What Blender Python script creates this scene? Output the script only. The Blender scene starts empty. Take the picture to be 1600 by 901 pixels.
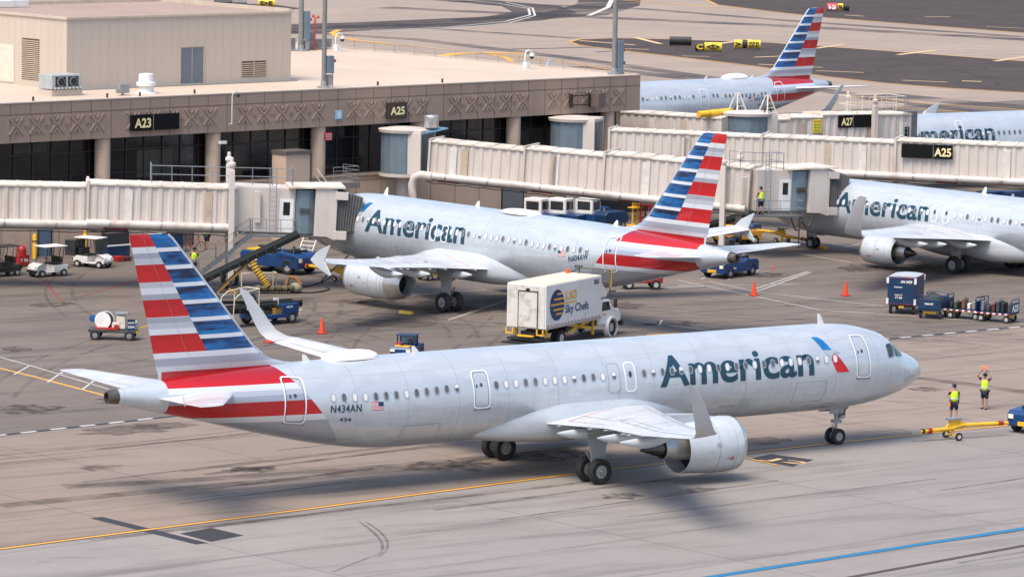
import bpy, bmesh, math, random
from mathutils import Vector, Matrix
random.seed(7)
PI=math.pi
sc=bpy.context.scene
# ---------------------------------------------------------------- camera
CAM=Vector((-130.8357,-155.7987,31.1138)); YAW,PIT,ROL,FPX=0.9697,0.1193,0.0193,6583.2
_d=Vector((math.cos(YAW)*math.cos(PIT),math.sin(YAW)*math.cos(PIT),-math.sin(PIT)))
_r0=Vector((math.sin(YAW),-math.cos(YAW),0)); _u0=_r0.cross(_d)
_r=_r0*math.cos(ROL)+_u0*math.sin(ROL); _u=-_r0*math.sin(ROL)+_u0*math.cos(ROL)
cd=bpy.data.cameras.new('camera'); cam=bpy.data.objects.new('camera',cd); sc.collection.objects.link(cam)
M3=Matrix((_r,_u,-_d)).transposed(); cam.matrix_world=Matrix.Translation(CAM)@M3.to_4x4()
cd.sensor_width=36; cd.lens=FPX/1600*36; cd.clip_start=1; cd.clip_end=9000
sc.camera=cam
# ---------------------------------------------------------------- world, sun
w=bpy.data.worlds.new('World'); sc.world=w; w.use_nodes=True
nt=w.node_tree; bg=nt.nodes['Background']; sky=nt.nodes.new('ShaderNodeTexSky'); sky.sky_type='NISHITA'
SUN_EL,SUN_AZ=math.radians(62),math.atan2(-1.0,-.38)   # azimuth measured from +Y towards +X
sky.sun_disc=False; sky.sun_elevation=SUN_EL; sky.sun_rotation=SUN_AZ; sky.air_density=1.0; sky.dust_density=2.5; sky.ozone_density=1.5
nt.links.new(sky.outputs[0],bg.inputs[0]); bg.inputs[1].default_value=0.115
sl=bpy.data.lights.new('sun','SUN'); sl.energy=1.9; sl.angle=math.radians(32); sl.color=(1,.89,.75)
so=bpy.data.objects.new('sun',sl); sc.collection.objects.link(so)
sd=Vector((math.sin(SUN_AZ)*math.cos(SUN_EL),math.cos(SUN_AZ)*math.cos(SUN_EL),math.sin(SUN_EL)))
so.rotation_euler=sd.to_track_quat('Z','Y').to_euler()
sc.view_settings.view_transform='Standard'; sc.view_settings.look='None'; sc.view_settings.gamma=1; sc.view_settings.exposure=1.1
sc.render.resolution_x=1024; sc.render.resolution_y=576
# ---------------------------------------------------------------- helpers
def G(px,py,z=0.0):
    """point of the horizontal plane at height z seen in the 1600 px wide photograph at px,py"""
    v=_d+_r*((px-800)/FPX)-_u*((py-450.5)/FPX); t=(z-CAM.z)/v.z; return CAM+v*t
def tag(o,label=None,cat=None,group=None,kind=None):
    if label:o['label']=label
    if cat:o['category']=cat
    if group:o['group']=group
    if kind:o['kind']=kind
    return o
def thing(name,label,cat,loc=(0,0,0),rz=0,group=None):
    o=bpy.data.objects.new(name,None); sc.collection.objects.link(o); o.location=loc; o.rotation_euler=(0,0,rz)
    o.empty_display_size=.2
    return tag(o,label,cat,group)
def copy_tree(o,parent=None):
    c=o.copy(); sc.collection.objects.link(c); c.parent=parent
    for ch in list(o.children): copy_tree(ch,c)
    return c
def place(proto,used,loc,rz,label=None,group=None):
    if not used: used.append(1); c=proto
    else: c=copy_tree(proto)
    c.location=loc; c.rotation_euler=(0,0,rz)
    if label:c['label']=label
    if group:c['group']=group
    return c
class MB:
    def __init__(s): s.v=[];s.f=[];s.m=[];s.X=None;s.mi=0
    def add(s,vs,fs,mi=None):
        n=len(s.v); s.v+=[tuple(s.X@Vector(p)) if s.X else tuple(p) for p in vs]
        s.f+=[tuple(i+n for i in f) for f in fs]; s.m+=[s.mi if mi is None else mi]*len(fs); return s
    def box(s,x0,x1,y0,y1,z0,z1,mi=None):
        return s.add([(x,y,z) for z in (z0,z1) for x,y in ((x0,y0),(x1,y0),(x1,y1),(x0,y1))],[(3,2,1,0),(4,5,6,7),(0,1,5,4),(1,2,6,5),(2,3,7,6),(3,0,4,7)],mi)
    def rings(s,R,caps=True,mi=None,closed=True):
        n=len(R[0]); vs=[p for r in R for p in r]; fs=[]
        for k in range(len(R)-1):
            for i in range(n if closed else n-1):
                j=(i+1)%n; fs.append((k*n+i,k*n+j,(k+1)*n+j,(k+1)*n+i))
        if caps: fs.append(tuple(range(n-1,-1,-1))); fs.append(tuple((len(R)-1)*n+i for i in range(n)))
        return s.add(vs,fs,mi)
    def cyl(s,a,b,r0,r1=None,n=14,caps=True,mi=None):
        a=Vector(a);b=Vector(b);r1=r0 if r1 is None else r1
        d=(b-a).normalized(); e=d.orthogonal().normalized(); g=d.cross(e)
        return s.rings([[p+(e*math.cos(2*PI*i/n)+g*math.sin(2*PI*i/n))*r for i in range(n)] for p,r in ((a,r0),(b,r1))],caps,mi)
    def tube(s,pts,r,n=8,mi=None):
        P=[Vector(p) for p in pts]; R=[]; e=None
        for i,p in enumerate(P):
            d=((P[min(i+1,len(P)-1)]-P[max(i-1,0)])).normalized()
            if e is None: e=d.orthogonal().normalized()
            e=(e-d*e.dot(d)).normalized(); g=d.cross(e); rr=r[i] if isinstance(r,(list,tuple)) else r
            R.append([p+(e*math.cos(2*PI*k/n)+g*math.sin(2*PI*k/n))*rr for k in range(n)])
        return s.rings(R,True,mi)
    def lathe(s,prof,c,axis=(1,0,0),n=24,mi=None,caps=False):
        """prof: (distance along axis, radius)"""
        a=Vector(axis).normalized(); e=a.orthogonal().normalized(); g=a.cross(e); c=Vector(c)
        return s.rings([[c+a*x+(e*math.cos(2*PI*i/n)+g*math.sin(2*PI*i/n))*max(r,.001) for i in range(n)] for x,r in prof],caps,mi)
    def prism(s,poly,a,b,plane='xz',mi=None):
        f={'xz':lambda p,t:(p[0],t,p[1]),'xy':lambda p,t:(p[0],p[1],t),'yz':lambda p,t:(t,p[0],p[1])}[plane]
        n=len(poly); return s.add([f(p,a) for p in poly]+[f(p,b) for p in poly],[tuple(range(n-1,-1,-1)),tuple(range(n,2*n))]+[(i,(i+1)%n,(i+1)%n+n,i+n) for i in range(n)],mi)
    def bar(s,a,b,w,h=None,mi=None,up=(0,0,1)):
        a=Vector(a);b=Vector(b);h=w if h is None else h; d=(b-a).normalized(); u=Vector(up)
        if abs(d.dot(u))>.98:u=Vector((1,0,0))
        e=d.cross(u).normalized(); g=e.cross(d)
        return s.rings([[p+e*x*w/2+g*y*h/2 for x,y in ((-1,-1),(1,-1),(1,1),(-1,1))] for p in (a,b)],True,mi)
    def sphere(s,c,r,n=14,m=8,sq=(1,1,1),mi=None):
        return s.rings([[(c[0]+r*sq[0]*math.sin(PI*max(min(j/m,.998),.002))*math.cos(2*PI*i/n),c[1]+r*sq[1]*math.sin(PI*max(min(j/m,.998),.002))*math.sin(2*PI*i/n),c[2]+r*sq[2]*math.cos(PI*j/m)) for i in range(n)] for j in range(m+1)],True,mi)
    def build(s,name,mats,parent=None,smooth=True,ang=35,bevel=0,label=None):
        me=bpy.data.meshes.new(name); me.from_pydata(s.v,[],s.f)
        mats=mats if isinstance(mats,(list,tuple)) else [mats]
        for m in mats: me.materials.append(m)
        me.polygons.foreach_set('material_index',[min(i,len(mats)-1) for i in s.m])
        b=bmesh.new(); b.from_mesh(me); bmesh.ops.recalc_face_normals(b,faces=b.faces); b.to_mesh(me); b.free()
        if smooth:
            me.polygons.foreach_set('use_smooth',[True]*len(me.polygons)); me.set_sharp_from_angle(angle=math.radians(ang))
        o=bpy.data.objects.new(name,me); sc.collection.objects.link(o)
        if parent: o.parent=parent
        if bevel:
            md=o.modifiers.new('bevel','BEVEL'); md.width=bevel; md.segments=2; md.limit_method='ANGLE'; md.angle_limit=math.radians(40)
        if label:o['label']=label
        return o
# ---------------------------------------------------------------- materials
class NB:
    def __init__(s,m): s.nt=m.node_tree; s.L=s.nt.links
    def n(s,t,**k):
        x=s.nt.nodes.new(t)
        for a,b in k.items(): setattr(x,a,b)
        return x
    def put(s,sock,v):
        if isinstance(v,bpy.types.NodeSocket): s.L.new(v,sock)
        else: sock.default_value=v
    def ma(s,op,a,b=0.0,c=None):
        x=s.n('ShaderNodeMath',operation=op); s.put(x.inputs[0],a); s.put(x.inputs[1],b)
        if c is not None:s.put(x.inputs[2],c)
        return x.outputs[0]
    def mix(s,f,a,b,blend='MIX'):
        x=s.n('ShaderNodeMix',data_type='RGBA',blend_type=blend); s.put(x.inputs[0],f)
        for i,v in ((6,a),(7,b)):
            s.put(x.inputs[i],v if isinstance(v,bpy.types.NodeSocket) else (*v[:3],1))
        return x.outputs[2]
    def co(s,kind='Object',scale=(1,1,1),rot=0):
        t=s.n('ShaderNodeTexCoord').outputs[kind]; m=s.n('ShaderNodeMapping'); s.L.new(t,m.inputs[0]); m.inputs[3].default_value=scale; m.inputs[2].default_value=(0,0,rot); return m.outputs[0]
    def noise(s,vec,scale,detail=4,rough=.55,dist=0):
        x=s.n('ShaderNodeTexNoise'); s.L.new(vec,x.inputs['Vector']); x.inputs['Scale'].default_value=scale; x.inputs['Detail'].default_value=detail; x.inputs['Roughness'].default_value=rough; x.inputs['Distortion'].default_value=dist; return x.outputs[0]
    def ramp(s,v,stops,const=False):
        x=s.n('ShaderNodeValToRGB'); s.L.new(v,x.inputs[0]); e=x.color_ramp.elements
        if const:x.color_ramp.interpolation='CONSTANT'
        while len(e)<len(stops): e.new(.5)
        for q,(p,c) in zip(e,stops):
            q.position=p; q.color=(*c,1) if len(c)==3 else c
        return x.outputs[0]
    def sm(s,v,a,b):
        x=s.n('ShaderNodeMapRange'); s.put(x.inputs[0],v); x.inputs[1].default_value=a; x.inputs[2].default_value=b; return x.outputs[0]
MATS={}
def mat(name,col,rough=.6,metal=0.0,var=.12,vs=2.0,dirt=None,da=0.0,ds=1.2,bump=0.0,bs=30,coat=0,spec=.5,emit=0,stretch=(1,1,1)):
    if name in MATS:return MATS[name]
    m=bpy.data.materials.new(name); m.use_nodes=True; N=NB(m); b=m.node_tree.nodes['Principled BSDF']
    c=N.co(scale=stretch); n1=N.noise(c,vs,5)
    k=N.sm(n1,.3,.7); colr=N.mix(k,[x*(1-var) for x in col],[min(x*(1+var),1) for x in col])
    if dirt:
        n2=N.noise(c,ds,6,.65); colr=N.mix(N.ma('MULTIPLY',N.sm(n2,.5,.72),da),colr,dirt)
    N.L.new(colr,b.inputs['Base Color']); b.inputs['Metallic'].default_value=metal; b.inputs['Specular IOR Level'].default_value=spec
    rr=N.ma('ADD',N.ma('MULTIPLY',n1,.2),rough-.1); N.L.new(rr,b.inputs['Roughness'])
    if coat:b.inputs['Coat Weight'].default_value=coat
    if bump:
        bp=N.n('ShaderNodeBump'); bp.inputs['Strength'].default_value=bump; bp.inputs['Distance'].default_value=.02; N.L.new(N.noise(c,bs,3),bp.inputs['Height']); N.L.new(bp.outputs[0],b.inputs['Normal'])
    if emit:
        b.inputs['Emission Color'].default_value=(*col,1); b.inputs['Emission Strength'].default_value=emit
    MATS[name]=m; return m
def glass_dark(name,col=(.012,.014,.016),rough=.06,spec=.5):
    return mat(name,col,rough+.05,var=.3,vs=1.5,spec=spec)
WHITE=lambda:mat('white paint',(.72,.72,.70),.4,var=.05,dirt=(.35,.30,.24),da=.35)
RUBBER=lambda:mat('tyre rubber',(.018,.018,.02),.8,var=.3,vs=8)
STEEL=lambda:mat('grey steel',(.35,.36,.37),.45,.6,var=.15)
BLACKP=lambda:mat('black plastic',(.02,.02,.022),.5)
BLUE=lambda:mat('dark blue paint',(.003,.040,.15),.38,var=.2,dirt=(.05,.06,.08),da=.3,coat=.2)
YEL=lambda:mat('yellow paint',(.75,.42,.02),.45,var=.1,dirt=(.2,.13,.04),da=.4)
# ---------------------------------------------------------------- text
def text_geo(s,bold=0.0,cut=None,space=1.0):
    """verts (x,y) with cap height 1, faces"""
    c=bpy.data.curves.new('text','FONT'); c.body=s; c.size=1; c.offset=bold; c.resolution_u=5; c.space_character=space
    o=bpy.data.objects.new('t',c); sc.collection.objects.link(o)
    me=bpy.data.meshes.new_from_object(o); sc.collection.objects.unlink(o); bpy.data.objects.remove(o)
    b=bmesh.new(); b.from_mesh(me); bpy.data.meshes.remove(me)
    y0=min(v.co.y for v in b.verts); xs=[v.co.x for v in b.verts]; H=.729
    for v in b.verts: v.co.y/=H; v.co.x/=H
    xs=[v.co.x for v in b.verts]; mn=min(xs)
    for v in b.verts: v.co.x-=mn
    if cut:
        y=min(v.co.y for v in b.verts)+cut
        while y<1.2:
            bmesh.ops.bisect_plane(b,geom=b.verts[:]+b.edges[:]+b.faces[:],plane_co=(0,y,0),plane_no=(0,1,0)); y+=cut
    b.verts.index_update(); V=[(v.co.x,v.co.y) for v in b.verts]; F=[tuple(v.index for v in f.verts) for f in b.faces]; b.free()
    return V,F,max(v[0] for v in V)
def flat_text(mb,s,origin,ux,uy,cap,width=None,bold=.02,mi=None,space=1.0):
    """origin = left end of the baseline; text lies in the plane of ux, uy"""
    V,F,W=text_geo(s,bold,None,space); o=Vector(origin);ux=Vector(ux).normalized();uy=Vector(uy).normalized(); k=(width/W) if width else cap
    mb.add([o+ux*x*k+uy*y*cap for x,y in V],F,mi)
# ================================================================ GROUND
A0=math.radians(8.1); BO=Vector((-5.4,85.7,0)); EX=Vector((math.cos(A0),math.sin(A0),0)); EY=Vector((-math.sin(A0),math.cos(A0),0))
def BL(s,t,z=0.0): return BO+EX*s+EY*t+Vector((0,0,z))
def concrete(name,base,dark,stain,joint,streak=.5,jx=6.2,jy=7.6,ang=7.5,jw=.024):
    m=bpy.data.materials.new(name); m.use_nodes=True; N=NB(m); b=m.node_tree.nodes['Principled BSDF']
    c=N.co('Object',rot=math.radians(-ang)); cs=N.co('Object',scale=(.07,.6,1),rot=math.radians(-ang-2)); 
    big=N.noise(c,.035,5,.6); mid=N.noise(c,.35,6,.65); fine=N.noise(c,6,4,.7); st=N.noise(cs,1.0,7,.62,.3)
    # each slab its own tone
    vo=N.n('ShaderNodeVectorMath',operation='DIVIDE'); N.L.new(c,vo.inputs[0]); vo.inputs[1].default_value=(jy,jx,1)
    fl=N.n('ShaderNodeVectorMath',operation='FLOOR'); N.L.new(vo.outputs[0],fl.inputs[0])
    wn=N.n('ShaderNodeTexWhiteNoise'); N.L.new(fl.outputs[0],wn.inputs[0]); fr=N.n('ShaderNodeVectorMath',operation='FRACTION'); N.L.new(vo.outputs[0],fr.inputs[0])
    col=N.mix(N.sm(big,.35,.65),base,dark)
    col=N.mix(N.ma('MULTIPLY',N.sm(mid,.42,.75),.45),col,[x*.78 for x in dark])
    col=N.mix(N.ma('MULTIPLY',N.sm(st,.5,.72),streak),col,stain)
    col=N.mix(N.ma('MULTIPLY',wn.outputs[0],.26),col,[x*.72 for x in base])
    col=N.mix(N.ma('MULTIPLY',N.sm(fine,.35,.75),.14),col,[x*.5 for x in base])
    spots=N.sm(N.noise(c,.22,3,.5,.6),.70,.78); col=N.mix(N.ma('MULTIPLY',spots,.45),col,[x*.35 for x in stain])
    sx=N.n('ShaderNodeSeparateXYZ'); N.L.new(fr.outputs[0],sx.inputs[0])
    def line(v,p,wd):
        d=N.ma('ABSOLUTE',N.ma('SUBTRACT',v,.5)); return N.ma('GREATER_THAN',d,.5-wd/p)
    j=N.ma('MAXIMUM',line(sx.outputs[0],jy,jw*1.3),line(sx.outputs[1],jx,jw*1.3))
    j=N.ma('MULTIPLY',j,N.sm(mid,.05,.45))
    col=N.mix(N.ma('MULTIPLY',j,joint),col,(.035,.03,.028))
    N.L.new(col,b.inputs['Base Color']); N.L.new(N.ma('ADD',N.ma('MULTIPLY',mid,.25),.62),b.inputs['Roughness']); b.inputs['Specular IOR Level'].default_value=.3
    bp=N.n('ShaderNodeBump'); bp.inputs['Strength'].default_value=.25; bp.inputs['Distance'].default_value=.01; N.L.new(fine,bp.inputs['Height']); N.L.new(bp.outputs[0],b.inputs['Normal'])
    return m
M_far=concrete('taxiway concrete',(.35,.275,.215),(.30,.24,.195),(.16,.145,.14),.4,.55,7.6,7.6)
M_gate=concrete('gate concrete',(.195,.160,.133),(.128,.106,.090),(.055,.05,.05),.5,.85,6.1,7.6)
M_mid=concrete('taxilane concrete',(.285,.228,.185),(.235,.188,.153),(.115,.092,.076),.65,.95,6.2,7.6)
M_front=concrete('apron concrete',(.285,.258,.240),(.240,.217,.203),(.14,.125,.116),.42,1.0,6.2,15.2,7.2,.032)
def asphalt(name,col,joint=False):
    m=bpy.data.materials.new(name); m.use_nodes=True; N=NB(m); b=m.node_tree.nodes['Principled BSDF']
    c=N.co('Object',rot=math.radians(-7.5)); cs=N.co('Object',scale=(.05,.5,1),rot=math.radians(-4))
    k=N.noise(c,.15,7,.7); st=N.noise(cs,1,6,.65,.5)
    colr=N.mix(N.sm(k,.3,.7),[x*.8 for x in col],[x*1.25 for x in col]); colr=N.mix(N.ma('MULTIPLY',N.sm(st,.5,.7),.5),colr,[x*1.7 for x in col])
    v=N.n('ShaderNodeTexVoronoi',feature='DISTANCE_TO_EDGE'); N.L.new(c,v.inputs['Vector']); v.inputs['Scale'].default_value=.11
    cr=N.ma('LESS_THAN',v.outputs[0],.012); colr=N.mix(N.ma('MULTIPLY',cr,.5),colr,(.012,.012,.012))
    N.L.new(colr,b.inputs['Base Color']); b.inputs['Roughness'].default_value=.85; b.inputs['Specular IOR Level'].default_value=.25
    return m
M_asph=asphalt('dark asphalt',(.055,.042,.038))
def sheet(name,pts,z,m,th=None):
    mb=MB(); n=len(pts); mb.add([(p[0],p[1],z) for p in pts],[tuple(range(n))]); o=mb.build(name,m,smooth=False); tag(o,kind='structure')
    if o.data.polygons[0].normal.z<0: o.data.flip_normals()
    return o
sheet('ground',[(-900,-700),(1500,-700),(1500,1800),(-900,1800)],0,M_far)
def band(p,q,ext=400):
    """direction points far along a line p->q"""
    d=(q-p).normalized(); return p-d*ext,q+d*ext
# gate apron: between the dashed service road edge and the building
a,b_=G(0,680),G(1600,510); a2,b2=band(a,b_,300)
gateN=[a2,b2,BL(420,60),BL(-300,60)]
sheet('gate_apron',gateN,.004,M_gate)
y0,y1=G(0,857),G(1565,665)
m0,m1=band(G(0,857),G(880,742),250); 
sheet('taxilane',[m0,G(880,742),G(1565,665),band(G(1165,708),G(1565,665),300)[1],b2,a2],.004,M_mid)
sheet('apron',[m0,G(880,742),G(1565,665),band(G(1165,708),G(1565,665),300)[1],Vector((400,-400,0)),Vector((-600,-400,0))],.004,M_front)
def paint(name,col,wear=.5,ws=3.0):
    m=bpy.data.materials.new(name); m.use_nodes=True; N=NB(m); b=m.node_tree.nodes['Principled BSDF']
    c=N.co(); k=N.noise(c,ws,6,.7); k2=N.noise(c,.3,4)
    N.L.new(N.mix(N.sm(k2,.3,.7),[x*.85 for x in col],col),b.inputs['Base Color']); b.inputs['Roughness'].default_value=.65
    t=N.n('ShaderNodeBsdfTransparent'); mx=N.n('ShaderNodeMixShader'); N.L.new(N.ma('MULTIPLY',N.sm(k,.58,.72),wear),mx.inputs[0]); N.L.new(b.outputs[0],mx.inputs[1]); N.L.new(t.outputs[0],mx.inputs[2])
    N.L.new(mx.outputs[0],m.node_tree.nodes['Material Output'].inputs[0]); return m
P_yel=paint('marking yellow',(.72,.36,.04),.25); P_wht=paint('marking white',(.55,.53,.50),.7); P_blk=paint('marking black',(.03,.028,.032),.5,2)
P_blue=paint('marking blue',(.005,.17,.36),.2); P_red=paint('marking red',(.30,.035,.03),.6); P_pale=paint('marking pale yellow',(.66,.46,.24),.4)
def soft(name,col,op,scale=.8,lo=.35,hi=.7,stretch=(1,1,1)):
    m=bpy.data.materials.new(name); m.use_nodes=True; N=NB(m); b=m.node_tree.nodes['Principled BSDF']; b.inputs['Base Color'].default_value=(*col,1); b.inputs['Roughness'].default_value=.8; b.inputs['Specular IOR Level'].default_value=.2
    c=N.co(scale=stretch); t=N.n('ShaderNodeBsdfTransparent'); mx=N.n('ShaderNodeMixShader'); N.L.new(N.ma('MULTIPLY',N.sm(N.noise(c,scale,6,.7),lo,hi),op),mx.inputs[0]); N.L.new(t.outputs[0],mx.inputs[1]); N.L.new(b.outputs[0],mx.inputs[2]); N.L.new(mx.outputs[0],m.node_tree.nodes['Material Output'].inputs[0]); return m
class Strips:
    def __init__(s): s.mb=MB()
    def line(s,pts,w,z,closed=False):
        P=[Vector((p[0],p[1],0)) for p in pts]; L=[];n=len(P)
        for i in range(n):
            d=(P[min(i+1,n-1)]-P[max(i-1,0)]).normalized(); e=Vector((-d.y,d.x,0))*w/2; L.append((P[i]+e,P[i]-e))
        vs=[];fs=[]
        for a,b in L: vs+= [(a.x,a.y,z),(b.x,b.y,z)]
        for i in range(n-1): fs.append((2*i,2*i+1,2*i+3,2*i+2))
        s.mb.add(vs,fs); return s
    def dash(s,a,b,w,z,on,off,ph=0):
        a=Vector(a);b=Vector(b);a.z=b.z=0;L=(b-a).length;d=(b-a)/L;t=ph
        while t<L:
            s.line([a+d*t,a+d*min(t+on,L)],w,z); t+=on+off
        return s
    def go(s,name,m):
        o=s.mb.build(name,m,smooth=False); tag(o,kind='structure')
        return o
def bez(a,b,c,n=14): return [a*(1-t)**2+b*2*t*(1-t)+c*t*t for t in [i/n for i in range(n+1)]]
Z1,Z2,Z3=.008,.012,.016
# front yellow taxilane line with black edges
path=[m0,G(0,857),G(440,800),G(880,742),G(1165,708),G(1290,693),G(1565,665),band(G(1290,693),G(1565,665),100)[1]]
Strips().line(path,.46,Z1).go('centreline_black_border',P_blk); Strips().line(path,.23,Z2).go('taxi_centreline',P_yel)
bl=band(G(1110,901),G(1600,825),80); Strips().line(bl,.46,Z1).go('blue_line_border',P_blk); Strips().line(bl,.34,Z2).go('blue_line',P_blue)
dk=band(G(1330,901),G(1600,852),80); Strips().line(dk,.34,Z1).go('expansion_joint',mat('joint sealant',(.06,.04,.038),.8)); 
Strips().line([G(150,808),G(316,849)],.62,Z1+.004*0+.001).go('black_patch_stripe',P_blk)
sheet('black_patch',[G(281,833),G(330,824),G(381,836),G(330,846)],Z1,P_blk)
# J2 marking
s=Strips(); sheet('stand_mark_background',[G(1172,716),G(1205,709),G(1272,718),G(1238,729)],Z1,P_blk)
mb=MB(); uo=G(1246,716); ux=(G(1190,724)-G(1192,712)); ux=Vector((-1,-.13,0)); 
ex_=(G(1262,722)-G(1246,713)); ey_=(G(1190,713)-G(1246,722))
flat_text(mb,'J2',G(1190,717.5)+Vector((0,0,Z3)),(G(1250,726)-G(1190,718)),(G(1215,712)-G(1190,717.5)),.85,2.3,.0)
o=mb.build('stand_mark',P_pale,smooth=False); tag(o,kind='structure')
Strips().line([G(1163,714),G(1215,727)],.3,Z1+.002).go('stand_tick_border',P_blk); Strips().line([G(1163,714),G(1215,727)],.13,Z2+.002).go('stand_tick',P_yel)
# dashed service road edge
a_,b1=band(G(0,680),G(245,653),60); a3,b3=band(G(1400,528),G(1600,510),60)
Strips().line([a_,G(245,653),G(1400,528),b3],.42,Z1).go('road_edge_black',P_blk)
Strips().dash(a_,G(260,651),.26,Z2,.9,.85).dash(G(1300,537),b3,.26,Z2,.9,.85).go('road_edge_dashes',P_wht)
# white stand outlines
s=Strips()
W_=[([(0,558),(44,570),(170,608)]),([(22,585),(48,570)]),([(74,597),(98,581)]),([(128,609),(150,592)]),
 [(402,478),(472,483),(440,497),(380,507)],[(1015,449),(1250,443)],[(960,455),(1100,447)],
 [(1060,438),(1280,484),(1600,506)],[(1060,447),(1110,440),(1182,456),(1380,478)],[(1175,453),(1262,424)],[(1180,456),(1267,425)],
 [(1137,437),(1185,422)],[(1095,436),(1125,425)],[(1320,386),(1345,381)],[(1215,375),(1300,380),(1440,410)],[(985,500),(1110,516)],[(1030,508),(1034,500)],[(1240,395),(1330,410)],[(520,440),(600,465),(760,452)],[(700,500),(790,470)]]
for L in W_: s.line([G(*p) for p in L],.11,Z2)
s.go('stand_outline',P_wht)
Strips().line([G(-60,560),G(60,590),G(180,622),G(300,655)],.2,Z1).line([G(1010,523),G(1060,520)],.2,Z1).line([G(400,505),G(470,490)],.1,Z1).go('lead_in_line',P_yel)
Strips().line([G(68,438),G(98,472),G(180,448),G(270,418)],.12,Z2).go('red_zone_line',P_red)
# tyre marks and stains
s=Strips(); rnd=random.Random(3)
for i in range(46):
    a=G(rnd.uniform(-20,900),rnd.uniform(440,640)); th=rnd.uniform(-1.2,1.6); d=Vector((math.cos(th),math.sin(th),0)); l=rnd.uniform(10,35); e=Vector((-d.y,d.x,0))*rnd.uniform(-5,5)
    P=bez(a,a+d*l*.5+e,a+d*l)
    for o in (0,1.6): s.line([p+Vector((-d.y,d.x,0))*o for p in P],rnd.uniform(.18,.32),Z1-.0005)
for i in range(40):
    a=G(rnd.uniform(900,1650),rnd.uniform(400,560)); th=rnd.choice([rnd.uniform(-.2,.3),rnd.uniform(-1.0,-.3)]); d=Vector((math.cos(th),math.sin(th),0)); l=rnd.uniform(10,40); e=Vector((-d.y,d.x,0))*rnd.uniform(-6,6)
    P=bez(a,a+d*l*.5+e,a+d*l)
    for o in (0,1.6): s.line([p+Vector((-d.y,d.x,0))*o for p in P],rnd.uniform(.15,.3),Z1-.0005)
s.go('gate_tyre_marks',soft('tyre mark',(.035,.03,.032),.30,.5,.38,.7))
s=Strips()
for k,(p,q,r) in enumerate([((-10,718),(200,700),(420,672)),((-10,712),(200,694),(400,669)),((1040,575),(1180,562),(1450,548)),((1040,582),(1250,568),(1500,548)),((0,790),(300,760),(760,722)),((100,760),(600,735),(900,700)),((1430,590),(1520,600),(1620,615))]):
    s.line(bez(G(*p),G(*q),G(*r)),.16 if k<4 else 1.1,Z1-.001)
s.line(bez(G(562,815),G(615,850),G(590,866)),.14,Z1).line(bez(G(590,866),G(560,876),G(520,893)),.14,Z1).line(bez(G(572,815),G(628,848),G(592,869)),.12,Z1)

r3=random.Random(11)
for k in range(16):
    a=G(r3.uniform(0,1500),r3.uniform(690,880)); d=Vector((math.cos(.13+r3.uniform(-.05,.05)),math.sin(.13+r3.uniform(-.05,.05)),0)); s.line([a,a+d*r3.uniform(8,28)],r3.uniform(.12,.5),Z1-.0012)
s.go('tyre_marks',soft('faint tyre mark',(.05,.04,.036),.42,.6,.3,.65))
def blob(px,py,rx,ry,seed,mb,z):
    c=G(px,py); r=random.Random(seed); n=22; P=[]
    for i in range(n):
        a=2*PI*i/n; k=1+.35*math.sin(3*a+r.random()*6)*r.random()+.25*(r.random()-.5)
        P.append((c.x+math.cos(a)*rx*k,c.y+math.sin(a)*ry*k,z))
    mb.add([(c.x,c.y,z)]+P,[(0,i+1,(i+1)%n+1) for i in range(n)])
mb=MB()
for k,(px,py,rx,ry) in enumerate([(970,774,1.0,.9),(40,640,1.8,1.6),(25,545,.8,.9),(700,728,2.2,1.4),(855,712,2.2,1.6),(640,468,3.2,2.2),(720,485,2.4,1.6),(1380,418,3.4,2.2),(1480,415,3,1.4),(1200,430,1.6,1.2),(385,733,.7,.8),(82,476,1.6,1.0),(405,733,.8,.7),(225,622,2.6,1.4),(1030,380,1.2,.8),(1580,420,2,1.2),(560,470,2,1),(160,730,1,.8),(1090,765,1.0,.6),(1050,505,1.8,1.2),(1445,608,.9,.8)]): blob(px,py,rx,ry,k,mb,Z1+.001+.0001*k)
o=mb.build('oil_stains',soft('oil stain',(.03,.023,.019),.62,1.3,.40,.66),smooth=False); tag(o,kind='structure')
mb=MB()
for k,(px,py,rx,ry) in enumerate([(390,733,1.3,.7),(195,672,2.2,1.2),(250,665,1.6,1),(620,505,2.4,2),(960,478,2.4,1.4),(1180,690,2,1)]): blob(px,py,rx,ry,k+50,mb,Z1+.0035+.0001*k)
o=mb.build('faded_stains',soft('faint stain',(.07,.055,.05),.5,2,.2,.7),smooth=False); tag(o,kind='structure')
# far taxiways: asphalt infields, dark rubbered curves, edge lines
def poly(name,px,z,m): return sheet(name,[G(*p) for p in px],z,m)
isl=[(890,66),(905,62),(960,60),(1060,62),(1200,67),(1345,77),(1600,96),(1700,104),(1700,152),(1600,145),(1480,138),(1380,130),(1290,120),(1180,104),(1080,92),(960,78),(905,71)]
poly('asphalt_island',isl,.02,M_asph)
Strips().line([G(*p) for p in [(1700,104),(1600,96),(1345,77),(1200,67),(1060,62),(960,60),(905,62),(890,66),(905,71),(960,78),(1080,92),(1180,104),(1290,120),(1380,130),(1480,138),(1600,145),(1700,152)]],.35,.028).go('island_edge_line',P_yel)
isl2=[(1100,0),(1120,8),(1200,18),(1290,28),(1420,38),(1600,52),(1720,62),(1720,-25),(1080,-25)]
poly('far_asphalt',isl2,.02,M_asph)
Strips().line([G(*p) for p in [(1090,-6),(1120,8),(1200,18),(1290,28),(1420,38),(1600,52),(1720,62)]],.4,.028).go('far_edge_line',P_yel)
poly('roof_side_asphalt',[(330,8),(380,6),(430,8),(474,14),(430,17),(380,17),(330,14)],.02,M_asph)
s=Strips()
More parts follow.
